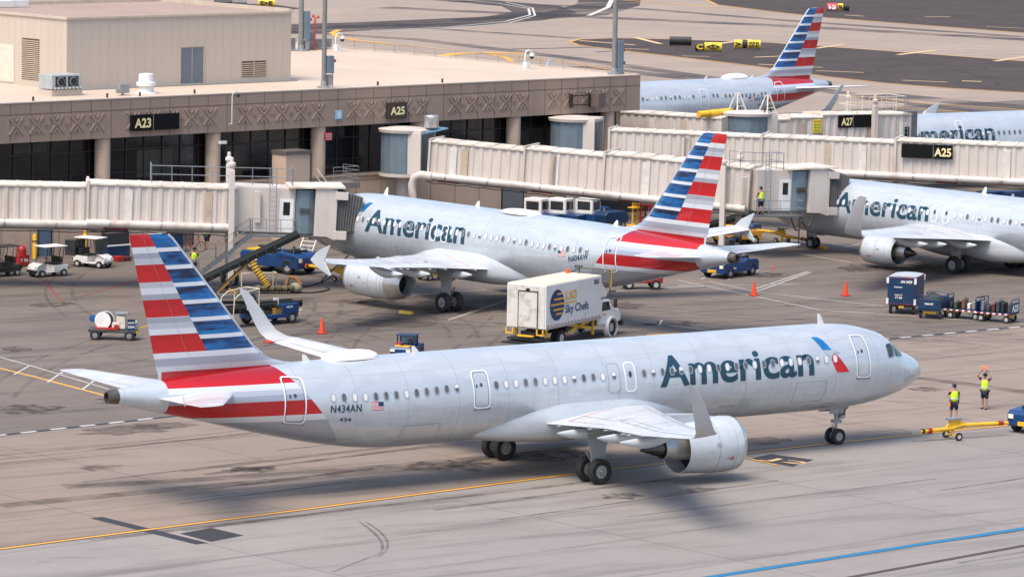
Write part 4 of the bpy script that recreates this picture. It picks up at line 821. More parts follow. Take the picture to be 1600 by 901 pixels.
o=MB(); [o.box(a,a+w_,b,b+.9,.1,h_) for a,b,w_,h_ in ((-2.6,0,1.1,.9),(-1.2,.3,1.6,.7),(.6,-.2,1.0,1.0),(3.1,0,.7,1.4),(4.2,.4,1.6,.8))]; o.build('equipment_box',mat('equipment grey',(.2,.2,.21),.6,var=.3),t_,smooth=False); o=MB(); o.cyl((3.4,-.4,0),(3.4,-.4,2.6),.06); o.sphere((3.2,-.4,2.7),.12); o.sphere((3.7,-.4,2.6),.12); o.build('lamp_head',mat('red lamp',(.6,.03,.02),.3),t_)
o=MB(); o.lathe([(0,.45),(.9,.45),(1.2,.2),(1.5,.1)],(3.4,.8,0),(0,0,1),14); o.build('white_sensor',WHITE(),t_)
t_=thing('roof_drain_marks','row of small dark roof drain caps near the front edge','roof caps',RB(0,1.2),A0)
for q in (3.5,9.5,12.2,16.8,33,39): o=MB(); o.cyl((q,0,0),(q,0,.28),.07,n=8); o.build('drain_cap',BLACKP(),t_)
# ---- signs
SF=mat('sign black',(.006,.007,.008),.75,spec=.15); SL=mat('sign letter cream',(.80,.70,.36),.5)
def signbox(name,label,cat,o3,ux,w,h,dep,text,tx,tcap,tw,face=SF,letter=SL,split=None,rows=None,frame=None,ty=None):
    """o3 lower left corner of the front face, ux direction along the face; faces -normal"""
    ux=Vector(ux).normalized(); nrm=ux.cross(Vector((0,0,1))).normalized()
    t_=thing(name,label,cat,o3); o=MB(); M=Matrix((( ux.x,nrm.x,0,0),(ux.y,nrm.y,0,0),(0,0,1,0),(0,0,0,1)))
    o.X=M; o.box(0,w,-dep,0,0,h); bx=o.build('sign_box',frame or face,t_,smooth=False,bevel=.02)
    o=MB(); o.X=M; o.box(.03,w-.03,-.01,.012,.03,h-.03); 
    if split: pass
    fc=o.build('sign_face',face,t_,smooth=False)
    if split: o=MB(); o.X=M; o.box(split,split+.03,0,.02,.02,h-.02); o.build('divider',STEEL(),fc,smooth=False)
    if text:
        o=MB(); o.X=M; flat_text(o,text,(tx,.022,(h-tcap)/2 if ty is None else ty),(1,0,0),(0,0,1),tcap,tw,.03); o.build('sign_lettering',letter,fc,smooth=False)
    if rows:
        for (x,z,cap,wd,tx2,m2) in rows: o=MB(); o.X=M; flat_text(o,tx2,(x,.022,z),(1,0,0),(0,0,1),cap,wd,.02); o.build('sign_lettering',m2,fc,smooth=False)
    return t_
a,z1=FX(206,182,-.3);b,z0=FX(280,205,-.3); _,z0=FX(207,205,-.3); signbox('gate_sign','black gate sign reading A23 on the terminal fascia','sign',BL(a,-.32,z0),EX,b-a,1.05,.24,'A23',.22,.62,1.35,split=1.75)
a,_=FX(606,160,-.3);b,_=FX(636,160,-.3);_,z0=FX(606,186,-.3); signbox('gate_sign','square dark brown gate sign reading A25 on the terminal fascia','sign',BL(a,-.32,z0),EX,b-a,1.12,.24,'A25',.24,.55,1.3,face=mat('sign dark brown',(.04,.028,.025),.5))
# edge-on projecting sign frame near the corner
t_=thing('bracket_sign','dark gate sign seen edge-on on its bracket near the terminal corner','sign',BL(FX(888,155)[0],-.2,FX(888,168)[1]),A0)
o=MB(); o.box(1.9,2.55,-1.0,-.1,-.0,1.05); o.build('sign_box',mat('sign back brown',(.11,.085,.075),.6),t_,smooth=False,bevel=.02); o=MB(); o.bar((0,-.12,.18),(2.0,-.12,.18),.08);o.bar((0,-.12,.85),(2.0,-.12,.85),.08);o.bar((0,-.1,0),(0,-.1,1.0),.2);o.bar((1.75,-.15,0),(1.75,-.15,1.0),.12); o.build('bracket',DKF,t_,smooth=False)
a,z1=FX(524,172,-.1); signbox('notice_sign','light blue square notice on the fascia between the gate signs','sign',BL(a,-.12,FX(524,187,-.1)[1]),EX,.62,.62,.04,'0',.18,.36,.26,face=mat('sign light blue',(.28,.48,.62),.5),letter=mat('white letter',(.8,.8,.8),.5))
signbox('notice_sign','red and white notice on the column beside the A25 windows','sign',BL(FX(508,212,-.05)[0],-.02,FX(508,220,-.05)[1]),EX,.66,.56,.04,None,0,0,0,face=mat('sign red',(.45,.015,.04),.5),rows=[(.06,.36,.10,.54,'NOTICE',mat('white letter',(.8,.8,.8),.5)),(.06,.22,.08,.54,'TOW TRACTOR',mat('white letter',(.8,.8,.8),.5)),(.06,.04,.11,.54,'====',mat('white letter',(.8,.8,.8),.5))])
# ================================================================ JET BRIDGES
JW=mat('jet bridge cream',(.56,.50,.45),.5,var=.05,vs=.7,dirt=(.36,.29,.24),da=.5,ds=.5,stretch=(1,1,.35))
JR=mat('jet bridge roof',(.62,.56,.48),.6,var=.06,vs=.6,dirt=(.35,.26,.20),da=.8,ds=.7)
JD=mat('duct white',(.55,.50,.46),.45,var=.06,dirt=(.30,.19,.13),da=.9,ds=.6); CUR=mat('curtain slate',(.15,.20,.235),.5,.3,var=.10,vs=1)
JT=mat('jet bridge tan',(.40,.32,.26),.6,var=.05,vs=.7,dirt=(.3,.25,.2),da=.4)
BEL=mat('bellows grey',(.11,.11,.115),.8,var=.15)
def frame(a,b):
    a=Vector(a);b=Vector(b);d=(b-a).normalized();e=Vector((0,0,1)).cross(d).normalized();u=d.cross(e); return a,b,d,e,u
def tunnel(root,a,b,w,h,m=None,duct=True,collar=True,duct_side=-1,label=None):
    a,b,d,e,u=frame(a,b);L=(b-a).length; mb=MB(); R=[];x=0;k=0
    seq=[0,.07,.07,0]; xs=[];offs=[]
    while x<L-.3:
        for dx,o in ((0,0),(.10,.07),(.36,.07),(.46,0)): xs.append(x+dx);offs.append(o)
        x+=.66
    xs.append(L);offs.append(0)
    for x,o in zip(xs,offs):
        hw=w/2-o; p=a+d*x; R.append([p-e*hw+u*.0,p+e*hw,p+e*hw+u*(h-.22),p+e*(w/2)+u*(h-.18),p-e*(w/2)+u*(h-.18),p-e*hw+u*(h-.22)])
    mb.rings(R); t=mb.build('tunnel',m or JW,root,smooth=False,label=label)
    rf=MB(); R=[(a+d*x)for x in(0,L)]; rf.rings([[p-e*(w/2+.06)+u*(h-.18),p+e*(w/2+.06)+u*(h-.18),p+e*(w/2+.06)+u*(h-.08),p+u*h,p-e*(w/2+.06)+u*(h-.08)] for p in R]); 
    rf.build('tunnel_roof',JR,t,smooth=False)
    rr=MB(); x=.6
    while x<L-.2: rr.bar(a+d*x-e*(w/2+.075)+u*(h-.10),a+d*x+u*(h+.03),.16,.07); rr.bar(a+d*x+u*(h+.03),a+d*x+e*(w/2+.075)+u*(h-.10),.16,.07); x+=1.32
    rr.build('roof_rib',JR,t,smooth=False)
    fl=MB(); 
    for sd in (-1,1): fl.bar(a+e*sd*(w/2-.1)-u*.14,b+e*sd*(w/2-.1)-u*.14,.2,.26)
    x=.5
    while x<L: fl.bar(a+d*x-e*(w/2-.1)-u*.12,a+d*x+e*(w/2-.1)-u*.12,.12,.14); x+=1.9
    fl.build('floor_beam',mat('floor beam grey',(.27,.245,.22),.6,dirt=(.15,.1,.08),da=.5),t,smooth=False)
    wp_=MB(); p=a+d*(L*.12)-e*(w/2+.02)-u*.14; wp_.bar(p,p+d*1.5,.03,.24,up=tuple(u)); wp_.build('warning_plate',mat('plate dark red',(.16,.02,.02),.6),t,smooth=False)
    rr_=random.Random(int(L*100))
    for k in range(2):
        q=rr_.uniform(.25,.85)*L; pm=MB(); p=a+d*q-e*(w/2+.012)+u*.25; pm.bar(p,p+u*(h-.65),.5,.03,up=tuple(e)); pm.build('patch_panel',mat('repaint tan',(.46,.37,.29),.6,var=.06,dirt=(.3,.22,.17),da=.5) if k else mat('repaint pale',(.62,.58,.54),.5),t,smooth=False)
    if duct:
        cb_=MB(); cb_.tube([a+d*(L*i/12)-e*(w/2+.06)-u*(.30+.10*abs(math.sin(i*1.3))) for i in range(13)],.03,5); cb_.build('cable_run',BLACKP(),t)
        du=MB(); du.tube([a+d*.1+e*duct_side*(w/2+.20)+u*.12,b-d*.1+e*duct_side*(w/2+.20)+u*.12],.24,16); dd=du.build('air_duct',JD,t,ang=50)
        du=MB(); x=1.5
        while x<L-.5: du.lathe([(-.06,.25),(-.06,.275),(.06,.275),(.06,.25)],a+d*x+e*duct_side*(w/2+.20)+u*.12,d,16); x+=3.1
        du.build('duct_clamp',STEEL(),dd)
    if collar:
        co=MB()
        for q in (0.12,):
            co.bar(a+d*q-e*(w/2+.06)-u*.05,a+d*q-e*(w/2+.06)+u*(h),.14,.08,up=tuple(e)); co.bar(a+d*q+e*(w/2+.06)-u*.05,a+d*q+e*(w/2+.06)+u*(h),.14,.08,up=tuple(e)); co.bar(a+d*q-e*(w/2+.1)+u*(h+.02),a+d*q+e*(w/2+.1)+u*(h+.02),.16,.08)
        co.build('end_collar',JW,t,smooth=False)
    return t
def rotunda(root,c,r,h,open_dir,roofm=None):
    c=Vector(c); mb=MB(); n=36; R=[]
    for z in (0,h):
        R.append([c+Vector(((r-.04*(i%2))*math.cos(2*PI*i/n),(r-.04*(i%2))*math.sin(2*PI*i/n),z)) for i in range(n)])
    mb.rings(R); q=mb.build('rotunda',CUR,root,ang=20); rf=MB(); rf.lathe([(h-.02,r+.15),(h+.18,r+.2),(h+.3,r*.6),(h+.34,.01)],c,(0,0,1),30); rf.build('rotunda_roof',JW,q,ang=40); rf=MB(); rf.lathe([(-.2,.01),(-.2,r+.12),(.04,r+.14)],c,(0,0,1),30); rf.build('rotunda_floor',JW,q,ang=40)
    d=Vector(open_dir).normalized(); e=Vector((-d.y,d.x,0)); fr=MB()
    for s_ in (-1,1):
        fr.bar(c+d*(r*.75)+e*s_*1.35,c+d*(r*.75)+e*s_*1.35+Vector((0,0,h+.1)),1.0,.16,up=tuple(e))
    fr.bar(c+d*(r*.75)-e*1.4+Vector((0,0,h+.12)),c+d*(r*.75)+e*1.4+Vector((0,0,h+.12)),1.0,.26)
    fr.build('portal_frame',JW,root,smooth=False,bevel=.02)
    co=MB(); co.lathe([(0,.9),(.1,.9),(.12,.55),(c.z-.2,.55),(c.z-.2,1.2),(c.z-.05,1.3)],(c.x,c.y,0),(0,0,1),22); co.build('rotunda_column',JW,root,ang=50)
    return q
def drivecol(root,c,d,top,bot,h=3.0):
    """two lift columns with a wheel bogie under the outer tunnel"""
    c=Vector(c);d=Vector((d[0],d[1],0)).normalized();e=Vector((-d.y,d.x,0)); z0=.75
    o=MB()
    for s_ in (-1,1): o=MB(); o.bar(c+e*s_*1.85+Vector((0,0,z0)),c+e*s_*1.85+Vector((0,0,top)),.42,.36,up=tuple(d)); dc=o.build('lift_column',JW,root,smooth=False,bevel=.03)
    for s_ in (-1,1): o=MB(); o.lathe([(0,.16),(.25,.16),(.26,.24),(.42,.24),(.5,.12),(.75,.10),(.8,.02)],c+e*s_*1.85+Vector((0,0,top)),(0,0,1),12); o.build('column_motor',JW,dc)
    o=MB(); o.bar(c-e*2.0+Vector((0,0,.85)),c+e*2.0+Vector((0,0,.85)),.5,.4); o.bar(c-d*.6+Vector((0,0,.62)),c+d*.6+Vector((0,0,.62)),.5,.3); o.build('bogie_beam',mat('bogie grey',(.2,.19,.18),.6,dirt=(.08,.06,.05),da=.6),dc,smooth=False,bevel=.03)
    ang=math.atan2(d.y,d.x)
    for s_ in (-.75,.75):
        W=MB(); cc=c+e*s_+Vector((0,0,.55)); ax=tuple(e); W.lathe([(-.2,.3),(-.26,.4),(-.22,.53),(.22,.53),(.26,.4),(.2,.3)],cc,ax,20); w_=W.build('bogie_wheel',RUBBER(),dc,ang=40); W=MB(); W.lathe([(-.2,.01),(-.2,.3),(.2,.3),(.2,.01)],cc,ax,16); W.build('rim',mat('rim tan',(.32,.30,.27),.6),w_)
def jcab(root,a,b,h=2.75,w=2.5,bl=.9,door=True,hl=0.0,back=.2,cur=1.0):
    """cab from tunnel end a to aircraft door b (floor points)"""
    a,b,d,e,u=frame(a,b);L=(b-a).length; hood0=L-2.55-hl
    o=MB(); o.rings([[p-e*w/2,p+e*w/2,p+e*w/2+u*h,p-e*w/2+u*h] for p in (a-d*back,a+d*(hood0-1.15))]); cw=o.build('cab_corridor',JW,root,smooth=False,bevel=.03)
    if door:
        x0=hood0-2.1; y=-w/2
        def q(x,z,off): return a+d*x+e*(y-off)+u*z
        o=MB(); o.add([q(x0,.05,.03),q(x0+.85,.05,.03),q(x0+.85,2.1,.03),q(x0,2.1,.03),q(x0,.05,-.02),q(x0+.85,.05,-.02),q(x0+.85,2.1,-.02),q(x0,2.1,-.02)],[(0,1,2,3),(0,4,5,1),(1,5,6,2),(2,6,7,3),(3,7,4,0)]); dr=o.build('service_door',WHITE(),root,smooth=False)
        o=MB(); o.add([q(x0+.22,1.1,.04),q(x0+.63,1.1,.04),q(x0+.63,1.9,.04),q(x0+.22,1.9,.04)],[(0,1,2,3)]); o.build('door_window',GLS,dr,smooth=False)
    c=a+d*(hood0-.55); R=[]; n=28
    for z in (.02,h-.05): R.append([c+d*(cur*math.cos(2*PI*i/n))+e*((w/2+.22)*math.sin(2*PI*i/n))*(.98 if i%2 else 1)+u*z for i in range(n)])
    o=MB(); o.rings(R); o.build('curtain',CUR,root,ang=30)
    lv=MB()
    for k in range(9): p=c-e*(w/2+.235)+d*(-.36+.09*k)+u*1.25; lv.bar(p,p+u*.36,.03,.05,up=tuple(e))
    lv.build('curtain_vent',JNT,root,smooth=False)
    o=MB(); o.rings([[p-e*(w/2+.3)+u*zz0,p+e*(w/2+.3)+u*zz0,p+e*(w/2+.3)+u*zz1,p-e*(w/2+.3)+u*zz1] for p,zz0,zz1 in ((a+d*(hood0+.05),-.1,h+.18),(a+d*(hood0+.85+hl*.6),-.12,h+.12),(a+d*(L-1.15),-.35,h+.05))]); hd=o.build('cab_hood',JW,root,smooth=False,bevel=.03)
    o=MB(); o.rings([[p-e*(w/2+.42)+u*zz1,p+e*(w/2+.42)+u*zz1,p+e*(w/2+.42)+u*(zz1+.1),p-e*(w/2+.42)+u*(zz1+.1)] for p,zz1 in ((a+d*(hood0-1.6),h+.02),(a+d*(L-.7),h+.16))]); o.build('cab_canopy',JR,hd,smooth=False)
    for z_,dz in ((h-.55,.5),(-.25,.55)):
        o=MB(); o.rings([[p+u*(z_),p+e*.06+u*(z_),p+e*.06+u*(z_+dz),p+u*(z_+dz)] for p in (a+d*(L-1.3)-e*(w/2+.4),a+d*(L-.5)-e*(w/2+.4))]); o.build('bumper_arm',JW,hd,smooth=False,bevel=.08)
    o=MB(); R=[]
    for i in range(19):
        x=L-1.15+i*(1.35/18); k=.10 if i%2 else 0; g_=-.02*i/18
        R.append([a+d*x-e*(w/2+.2-k+g_)+u*(k+.35*i/18),a+d*x+e*(w/2+.2-k+g_)+u*(k+.35*i/18),a+d*(x-.25*i/18)+e*(w/2+.2-k+g_)+u*(h+.1-k-.45*i/18),a+d*(x+.25*i/18)-e*(w/2+.2-k+g_)+u*(h+.1-k-.45*i/18)])
    o.rings(R); o.build('bellows',BEL,root,smooth=False)
    o=MB(); R=[]
    o.bar(a+d*.2-u*.12,a+d*(L-1.3)-u*.12,w-.2,.2); o.build('cab_floor',mat('floor beam grey',(.27,.245,.22),.6),root,smooth=False)
def stairs(root,p,d,topz,w=.9):
    """service stair going down from p along d"""
    p=Vector(p);d=Vector(d).normalized();e=Vector((-d.y,d.x,0));n=int(topz/.21);o=MB()
    for k in range(n): q=p+d*(.26*k)-Vector((0,0,.21*k)); o.bar(q-e*w/2,q+e*w/2,.25,.04)
    for s_ in (-1,1):
        o.bar(p+e*s_*w/2,p+e*s_*w/2+d*.26*n-Vector((0,0,.21*n)),.05,.2)
        for zz in (.55,1.05): o.cyl(p+e*s_*w/2+Vector((0,0,zz)),p+e*s_*w/2+d*.26*n+Vector((0,0,zz-.21*n)),.022,n=6)
        for k in range(0,n,4): q=p+e*s_*w/2+d*.26*k-Vector((0,0,.21*k)); o.cyl(q,q+Vector((0,0,1.05)),.02,n=6)
    o.build('service_stair',mat('stair steel',(.16,.17,.18),.5,.5),root)
def platform(root,c,d,lx,ly,z,label=None):
    c=Vector(c);d=Vector(d).normalized();e=Vector((-d.y,d.x,0)); o=MB(); P=lambda x,y:(c+d*x+e*y+Vector((0,0,z-c.z)))
    o.bar(P(0,ly/2),P(lx,ly/2),ly,.08); o.build('platform',mat('stair steel',(.16,.17,.18),.5,.5),root,smooth=False)
    o=MB(); railing(o,[P(0,0),P(lx,0),P(lx,ly)],1.05,.9,.022); railing(o,[P(0,0),P(0,ly*.3)],1.05,.9,.022); o.build('platform_rail',mat('rail steel blue',(.24,.27,.30),.5,.4),root)
def ladder(root,p,e,h):
    p=Vector(p);e=Vector(e).normalized(); o=MB()
    for s_ in (-.2,.2): o.cyl(p+e*s_,p+e*s_+Vector((0,0,h)),.025,n=6)
    for k in range(int(h/.3)): o.cyl(p-e*.2+Vector((0,0,.15+.3*k)),p+e*.2+Vector((0,0,.15+.3*k)),.016,n=6)
    o.build('ladder',mat('rail steel blue',(.24,.27,.30),.5,.4),root)
def roofrail(root,pts,h=1.05,m=None):
    o=MB(); railing(o,pts,h,1.15,.024,(.5,)); o.build('roof_rail',m or mat('rail steel blue',(.24,.27,.30),.5,.4),root)
# --- gate A23 bridge
J=thing('jet_bridge','jet bridge from the left frame edge to the nose of the N604AW airliner','jet bridge',BL(2.8,-20.0,0))
def W(s,t,z): return BL(s,t,z)-J.location
a=W(-22,-2.1,4.2);m1=W(-3.3,-15.6,3.85);b=W(3.2,-20.3,3.62)
rotunda(J,W(-23.6,-1.2,4.1),1.7,3.0,W(1,-.7,0)-W(0,0,0))
tunnel(J,a,m1,2.55,2.52,collar=False); tunnel(J,m1+(a-m1).normalized()*1.2+Vector((0,0,.1)),b+Vector((0,0,.1)),2.75,2.62)
dr=(b-m1).normalized(); drivecol(J,(b+Vector((0,0,-b.z))-dr*.35),dr,7.4,0)
jcab(J,b,W(9.1,-24.4,3.35),2.75)
e_=Vector((0,0,1)).cross(dr).normalized()
zr=6.55; pA=b-dr*5.2-e_*1.3; pB=b+dr*3.4-e_*1.2; roofrail(J,[Vector((pA.x,pA.y,zr))+e_*2.5,Vector((pA.x,pA.y,zr)),Vector((pB.x,pB.y,zr-.15)),Vector((pB.x,pB.y,zr-.15))+e_*2.4])
ladder(J,Vector((b.x,b.y,3.6))+dr*2.2-e_*1.5,dr,4.0); platform(J,Vector((b.x,b.y,3.5))+dr*.9-e_*2.35,dr,2.6,1.05,3.45); stairs(J,Vector((b.x,b.y,3.45))+dr*.8-e_*1.9,-dr,3.4)
o=MB(); o.bar(Vector((b.x,b.y,4.2))+dr*1.25-e_*1.42,Vector((b.x,b.y,6.1))+dr*1.25-e_*1.42,.38,.16,up=tuple(e_)); o.build('cable_box',JW,J,smooth=False,bevel=.02)
# --- gate A25 bridge to the 737-size airliner
J=thing('jet_bridge','middle jet bridge passing behind the striped fin of the N604AW airliner','jet bridge',BL(41,-29,0))
rc=W(32.35,-2.5,4.25); a=W(32.9,-4.9,4.22);b=W(43.6,-25.3,3.12)
rotunda(J,rc,1.65,2.85,b-a)
f=lambda u:a+(b-a)*u
tunnel(J,f(.0),f(.32),2.5,2.6); tunnel(J,f(.30),f(.58),2.68,2.76); tunnel(J,f(.55),f(1),2.9,2.95)
dr=(b-a).normalized(); e_=Vector((0,0,1)).cross(dr).normalized(); drivecol(J,f(.93)*1.0-Vector((0,0,f(.93).z)),dr,6.0,0)
cb=b+dr*.3; tgt=W(49.2,-27.2,2.95); jcab(J,cb,tgt,2.75,hl=.2,back=.9,cur=1.1)
d2=(tgt-cb).normalized(); e2=Vector((0,0,1)).cross(d2).normalized()
p=cb-e2*1.35-d2*2.2; roofrail(J,[Vector((p.x,p.y,5.95))+e2*1.5,Vector((p.x,p.y,5.95)),Vector((p.x,p.y,5.9))+d2*3.3,Vector((p.x,p.y,5.9))+d2*3.3+e2*2],1.15); ladder(J,Vector((cb.x,cb.y,3.1))-d2*.2-e2*1.62,d2,3.9); platform(J,Vector((cb.x,cb.y,2.9))-d2*1.5-e2*2.45,d2,3.6,1.1,2.9); STAIR_P=J.location+Vector((cb.x,cb.y,2.95))-e2*1.95-d2*.9
o=MB(); o.bar(Vector((cb.x,cb.y,3.5))-d2*1.9-e2*1.42,Vector((cb.x,cb.y,5.4))-d2*1.9-e2*1.42,.36,.2,up=tuple(e2)); o.build('cable_box',JW,J,smooth=False,bevel=.02)
# big elbow duct below the rotunda and the white chiller unit it feeds
o=MB(); n_=-e_; q=a-e_*1.5
o.tube([q+dr*.5+Vector((0,0,.1)),q-dr*.3+Vector((0,0,.12)),q-dr*.8+Vector((0,0,-.1)),q-dr*.95+Vector((0,0,-.6)),q-dr*.9+Vector((0,0,-1.6)),q-dr*.4+Vector((0,0,-2.1)),q+dr*.9+Vector((0,0,-2.5))],.30,14); o.build('elbow_duct',JD,J,ang=70)
t_=thing('chiller_unit','white cooling unit box under the elbow duct of the middle jet bridge','air unit',BL(33.4,-6.4),A0); o=MB(); o.box(-1.6,1.6,-1.0,1.0,.15,2.0); o.build('casing',mat('chiller grey',(.42,.43,.45),.5),t_,smooth=False,bevel=.03); o=MB(); o.box(-1.5,-1.2,-.8,.8,0,.15);o.box(1.2,1.5,-.8,.8,0,.15); o.build('skid',DKF,t_,smooth=False); o=MB(); o.cyl((-.9,0,2.0),(-.9,0,2.12),.4);o.cyl((.5,0,2.0),(.5,0,2.12),.4); o.build('fan_guard',STEEL(),t_)
t_=thing('roof_exhaust','silver exhaust cowl on a blue deflector above the rotunda of the middle jet bridge','vent',BL(FX(674,205,-4)[0],-4.0,7.2),A0); o=MB(); o.lathe([(.1,.2),(.25,.5),(.3,.52),(1.0,.52),(1.08,.45),(1.1,.01)],(0,0,0),(0,0,1),20); o.build('cowl',mat('galvanised steel',(.5,.5,.5),.35,.7),t_); o=MB(); o.prism([(-.9,-.15),(1.1,.12),(1.1,.2),(-.9,-.02)],-.5,.5); o.build('deflector',mat('light blue metal',(.16,.33,.45),.5),t_,smooth=False)
# --- third bridge, running off the right edge
J=thing('jet_bridge','jet bridge running off the right edge, with the black A25 sign on its outer tunnel','jet bridge',BL(60,-18,0))
a=W(51.0,-3.7,4.3);b=W(76.2,-42.8,4.05); f=lambda u:a+(b-a)*u-Vector((0,0,.08))
rotunda(J,W(49.6,-1.3,4.25),1.75,2.85,b-a)
def fu(px,py,z):
    s_,t2=S_at(px,py,z); p=BL(s_,t2,0)-J.location; return (p-Vector((a.x,a.y,0))).dot((b-a).normalized())/(b-a).length
u1=fu(1181,208,6.95);u2=fu(1400,212,6.98)
tunnel(J,f(0),f(u1+.02),2.5,2.5,duct=False); tunnel(J,f(u1),f(u2+.02),2.62,2.55,duct=True); ot=tunnel(J,f(u2),f(1),2.8,2.72)
drivecol(J,f(.97)-Vector((0,0,f(.97).z)),b-a,6.6,0)
dr=(b-a).normalized(); e_=Vector((0,0,1)).cross(dr).normalized()
def on_tunnel(px,py,off,z0):
    """point on the camera side wall of this tunnel"""
    org=J.location+a-e_*off; v=_d+_r*((px-800)/FPX)-_u*((py-450.5)/FPX); n=e_; k=(org-CAM).dot(n)/v.dot(n); return CAM+v*k
p=on_tunnel(1408,246,1.66,0); q=on_tunnel(1488,248,1.66,0); w_=(q-p).length
sg=signbox('gate_sign','wide black gate sign with A25 at its right end, on the right-hand jet bridge','sign',p,dr*1.0,w_,.98,.14,'A25',w_*.645,.58,w_*.33,split=w_*.62)
# --- fourth bridge with A27 sign
J=thing('jet_bridge','far jet bridge with white roof rails and the black A27 sign','jet bridge',BL(72,-4,0))
tunnel(J,W(60.3,8.5,4.3),W(63.6,-3.2,4.3),2.6,2.7,m=JW,duct=False,collar=False)
rotunda(J,W(65.0,-3.6,4.3),1.7,2.75,W(1,-.25,0)-W(0,0,0))
a=W(66.6,-3.0,4.3);b=W(79.2,-6.0,4.1); f=lambda u:a+(b-a)*u
tunnel(J,f(0),f(.17),2.4,2.5,duct=False,collar=False); tunnel(J,f(.16),f(.40),2.6,2.65,duct=False,collar=False); tunnel(J,f(.38),f(1),2.8,2.85,duct=False,collar=False)
dr=(b-a).normalized(); e_=Vector((0,0,1)).cross(dr).normalized()
drivecol(J,f(.72)-Vector((0,0,f(.72).z)),dr,7.6,0); CRM=mat('rail cream',(.62,.56,.46),.5)
for o2 in (0,):
    z=6.95; p0_=f(.62)-e_*1.35;p1_=f(.96)-e_*1.35; roofrail(J,[Vector((p0_.x,p0_.y,z))+e_*2.6,Vector((p0_.x,p0_.y,z)),Vector((p1_.x,p1_.y,z)),Vector((p1_.x,p1_.y,z))+e_*2.6,Vector((p0_.x,p0_.y,z))+e_*2.6],1.25,CRM)
ladder(J,f(.95)-e_*1.6,dr,4.2)
o=MB(); p=f(.985)-e_*1.43; o.rings([[x-u_*0,x+dr*.0-e_*.03,x-e_*.03+Vector((0,0,2.1)),x+Vector((0,0,2.1))] for x,u_ in ((p,Vector()),(p-dr*.9,Vector()))]); d_=o.build('service_door',WHITE(),J,smooth=False); o=MB(); o.bar(p-dr*.25-e_*.05+Vector((0,0,.9)),p-dr*.25-e_*.05+Vector((0,0,1.8)),.4,.05,up=tuple(e_)); o.build('door_window',GLS,d_,smooth=False)
o=MB(); p=f(1)+dr*.25; R=[[x-e_*1.45,x+e_*1.45,x+e_*1.45+Vector((0,0,2.95)),x-e_*1.45+Vector((0,0,2.95))] for x in (f(1)+dr*.0,f(1)+dr*.5)]; o.rings(R); o.build('end_frame',BEL,J,smooth=False)
jcab(J,f(1)-dr*1.2+Vector((0,0,.02)),W(83.2,-.9,3.5),2.5,door=False)
p=on_tunnel(1311,200,1.50,0); q=on_tunnel(1362,199,1.50,0); w_=(q-p).length
signbox('gate_sign','black gate sign reading A27 on the far jet bridge','sign',p,dr,w_,.95,.14,'A27',.2,.56,w_*.34,split=w_*.42)
p=on_tunnel(1270,208,1.50,0); signbox('notice_sign','yellow notice panel with red header on the far jet bridge','sign',p,dr,.78,1.0,.04,None,0,0,0,face=mat('notice yellow',(.62,.55,.05),.5),rows=[(.06,.80,.12,.64,'NOTICE',mat('notice red',(.5,.05,.03),.5)),(.08,.55,.10,.6,'JET BLAST',BLACKP()),(.08,.35,.10,.6,'KEEP CLEAR',BLACKP()),(.08,.12,.10,.6,'NO ENTRY',BLACKP())])
def aframe(px,py,label):
    s_,t2=S_at(px,py,7.05); t_=thing('hose_support_frame',label,'frame',BL(s_,t2,7.05),A0); o=MB()
    for y in (-.5,.5):
        for x in (-.55,.55): o.cyl((x,y,0),(x*.15,y*.2,1.55),.05,n=8)
    o.cyl((-.4,-.35,.6),(.4,-.35,.6),.03,n=6); o.build('leg_frame',mat('frame cream',(.62,.58,.5),.5),t_); o=MB(); o.tube([(-.35,0,.2),(-.1,0,.75),(.2,0,.7),(.45,0,.1)],.05,8); o.build('cable',BLACKP(),t_)
aframe(1152,178,'white A-frame support above the far rotunda, beside the yellow duct'); aframe(1199,181,'white A-frame support in front of the registration N437AN')
s_,t2=S_at(1092,180,7.15); s3,t3=S_at(1143,175,7.15); p=BL(s_,t2,7.2);q=BL(s3,t3,7.2); t_=thing('yellow_duct','yellow ribbed air duct lying on the far rotunda roof','duct',p); o=MB(); o.tube([(q-p)*k/40 for k in range(41)],[.26 if k%2 else .2 for k in range(41)],12); o.build('duct_hose',YEL(),t_)
# ================================================================ VEHICLES
CHR=(.45,.45,.45); YL=YEL(); WH=WHITE(); BLU=BLUE(); BK=BLACKP(); ST=STEEL(); REDP=mat('red paint',(.33,.016,.012),.45,var=.1); GLV=glass_dark('vehicle glass',(.03,.035,.04))
NAVY=mat('navy panel',(.003,.028,.085),.45,var=.2,dirt=(.06,.06,.08),da=.35); CREAMR=mat('rail cream paint',(.62,.55,.38),.5)
def wh4(root,xs,y,r,w,rim=(.4,.4,.4)):
    for x in xs:
        for s in (-1,1): wheel(root,(x,s*y,r),r,w,rim=rim)
def P2(px,py): v=G(px,py); return (v.x,v.y,.005)
def hdg(a,b): A=G(*a);B=G(*b); return math.atan2(B.y-A.y,B.x-A.x)
# ---- catering truck
t=thing('catering_truck','white box catering truck with blue globe emblem beside the parked N604AW airliner','truck',(0,0,0),0)
TA=math.radians(26); t.location=(G(961,524).x-math.sin(TA)*.98-.25,G(961,524).y+math.cos(TA)*.98+.17,.005); t.rotation_euler=(0,0,TA)
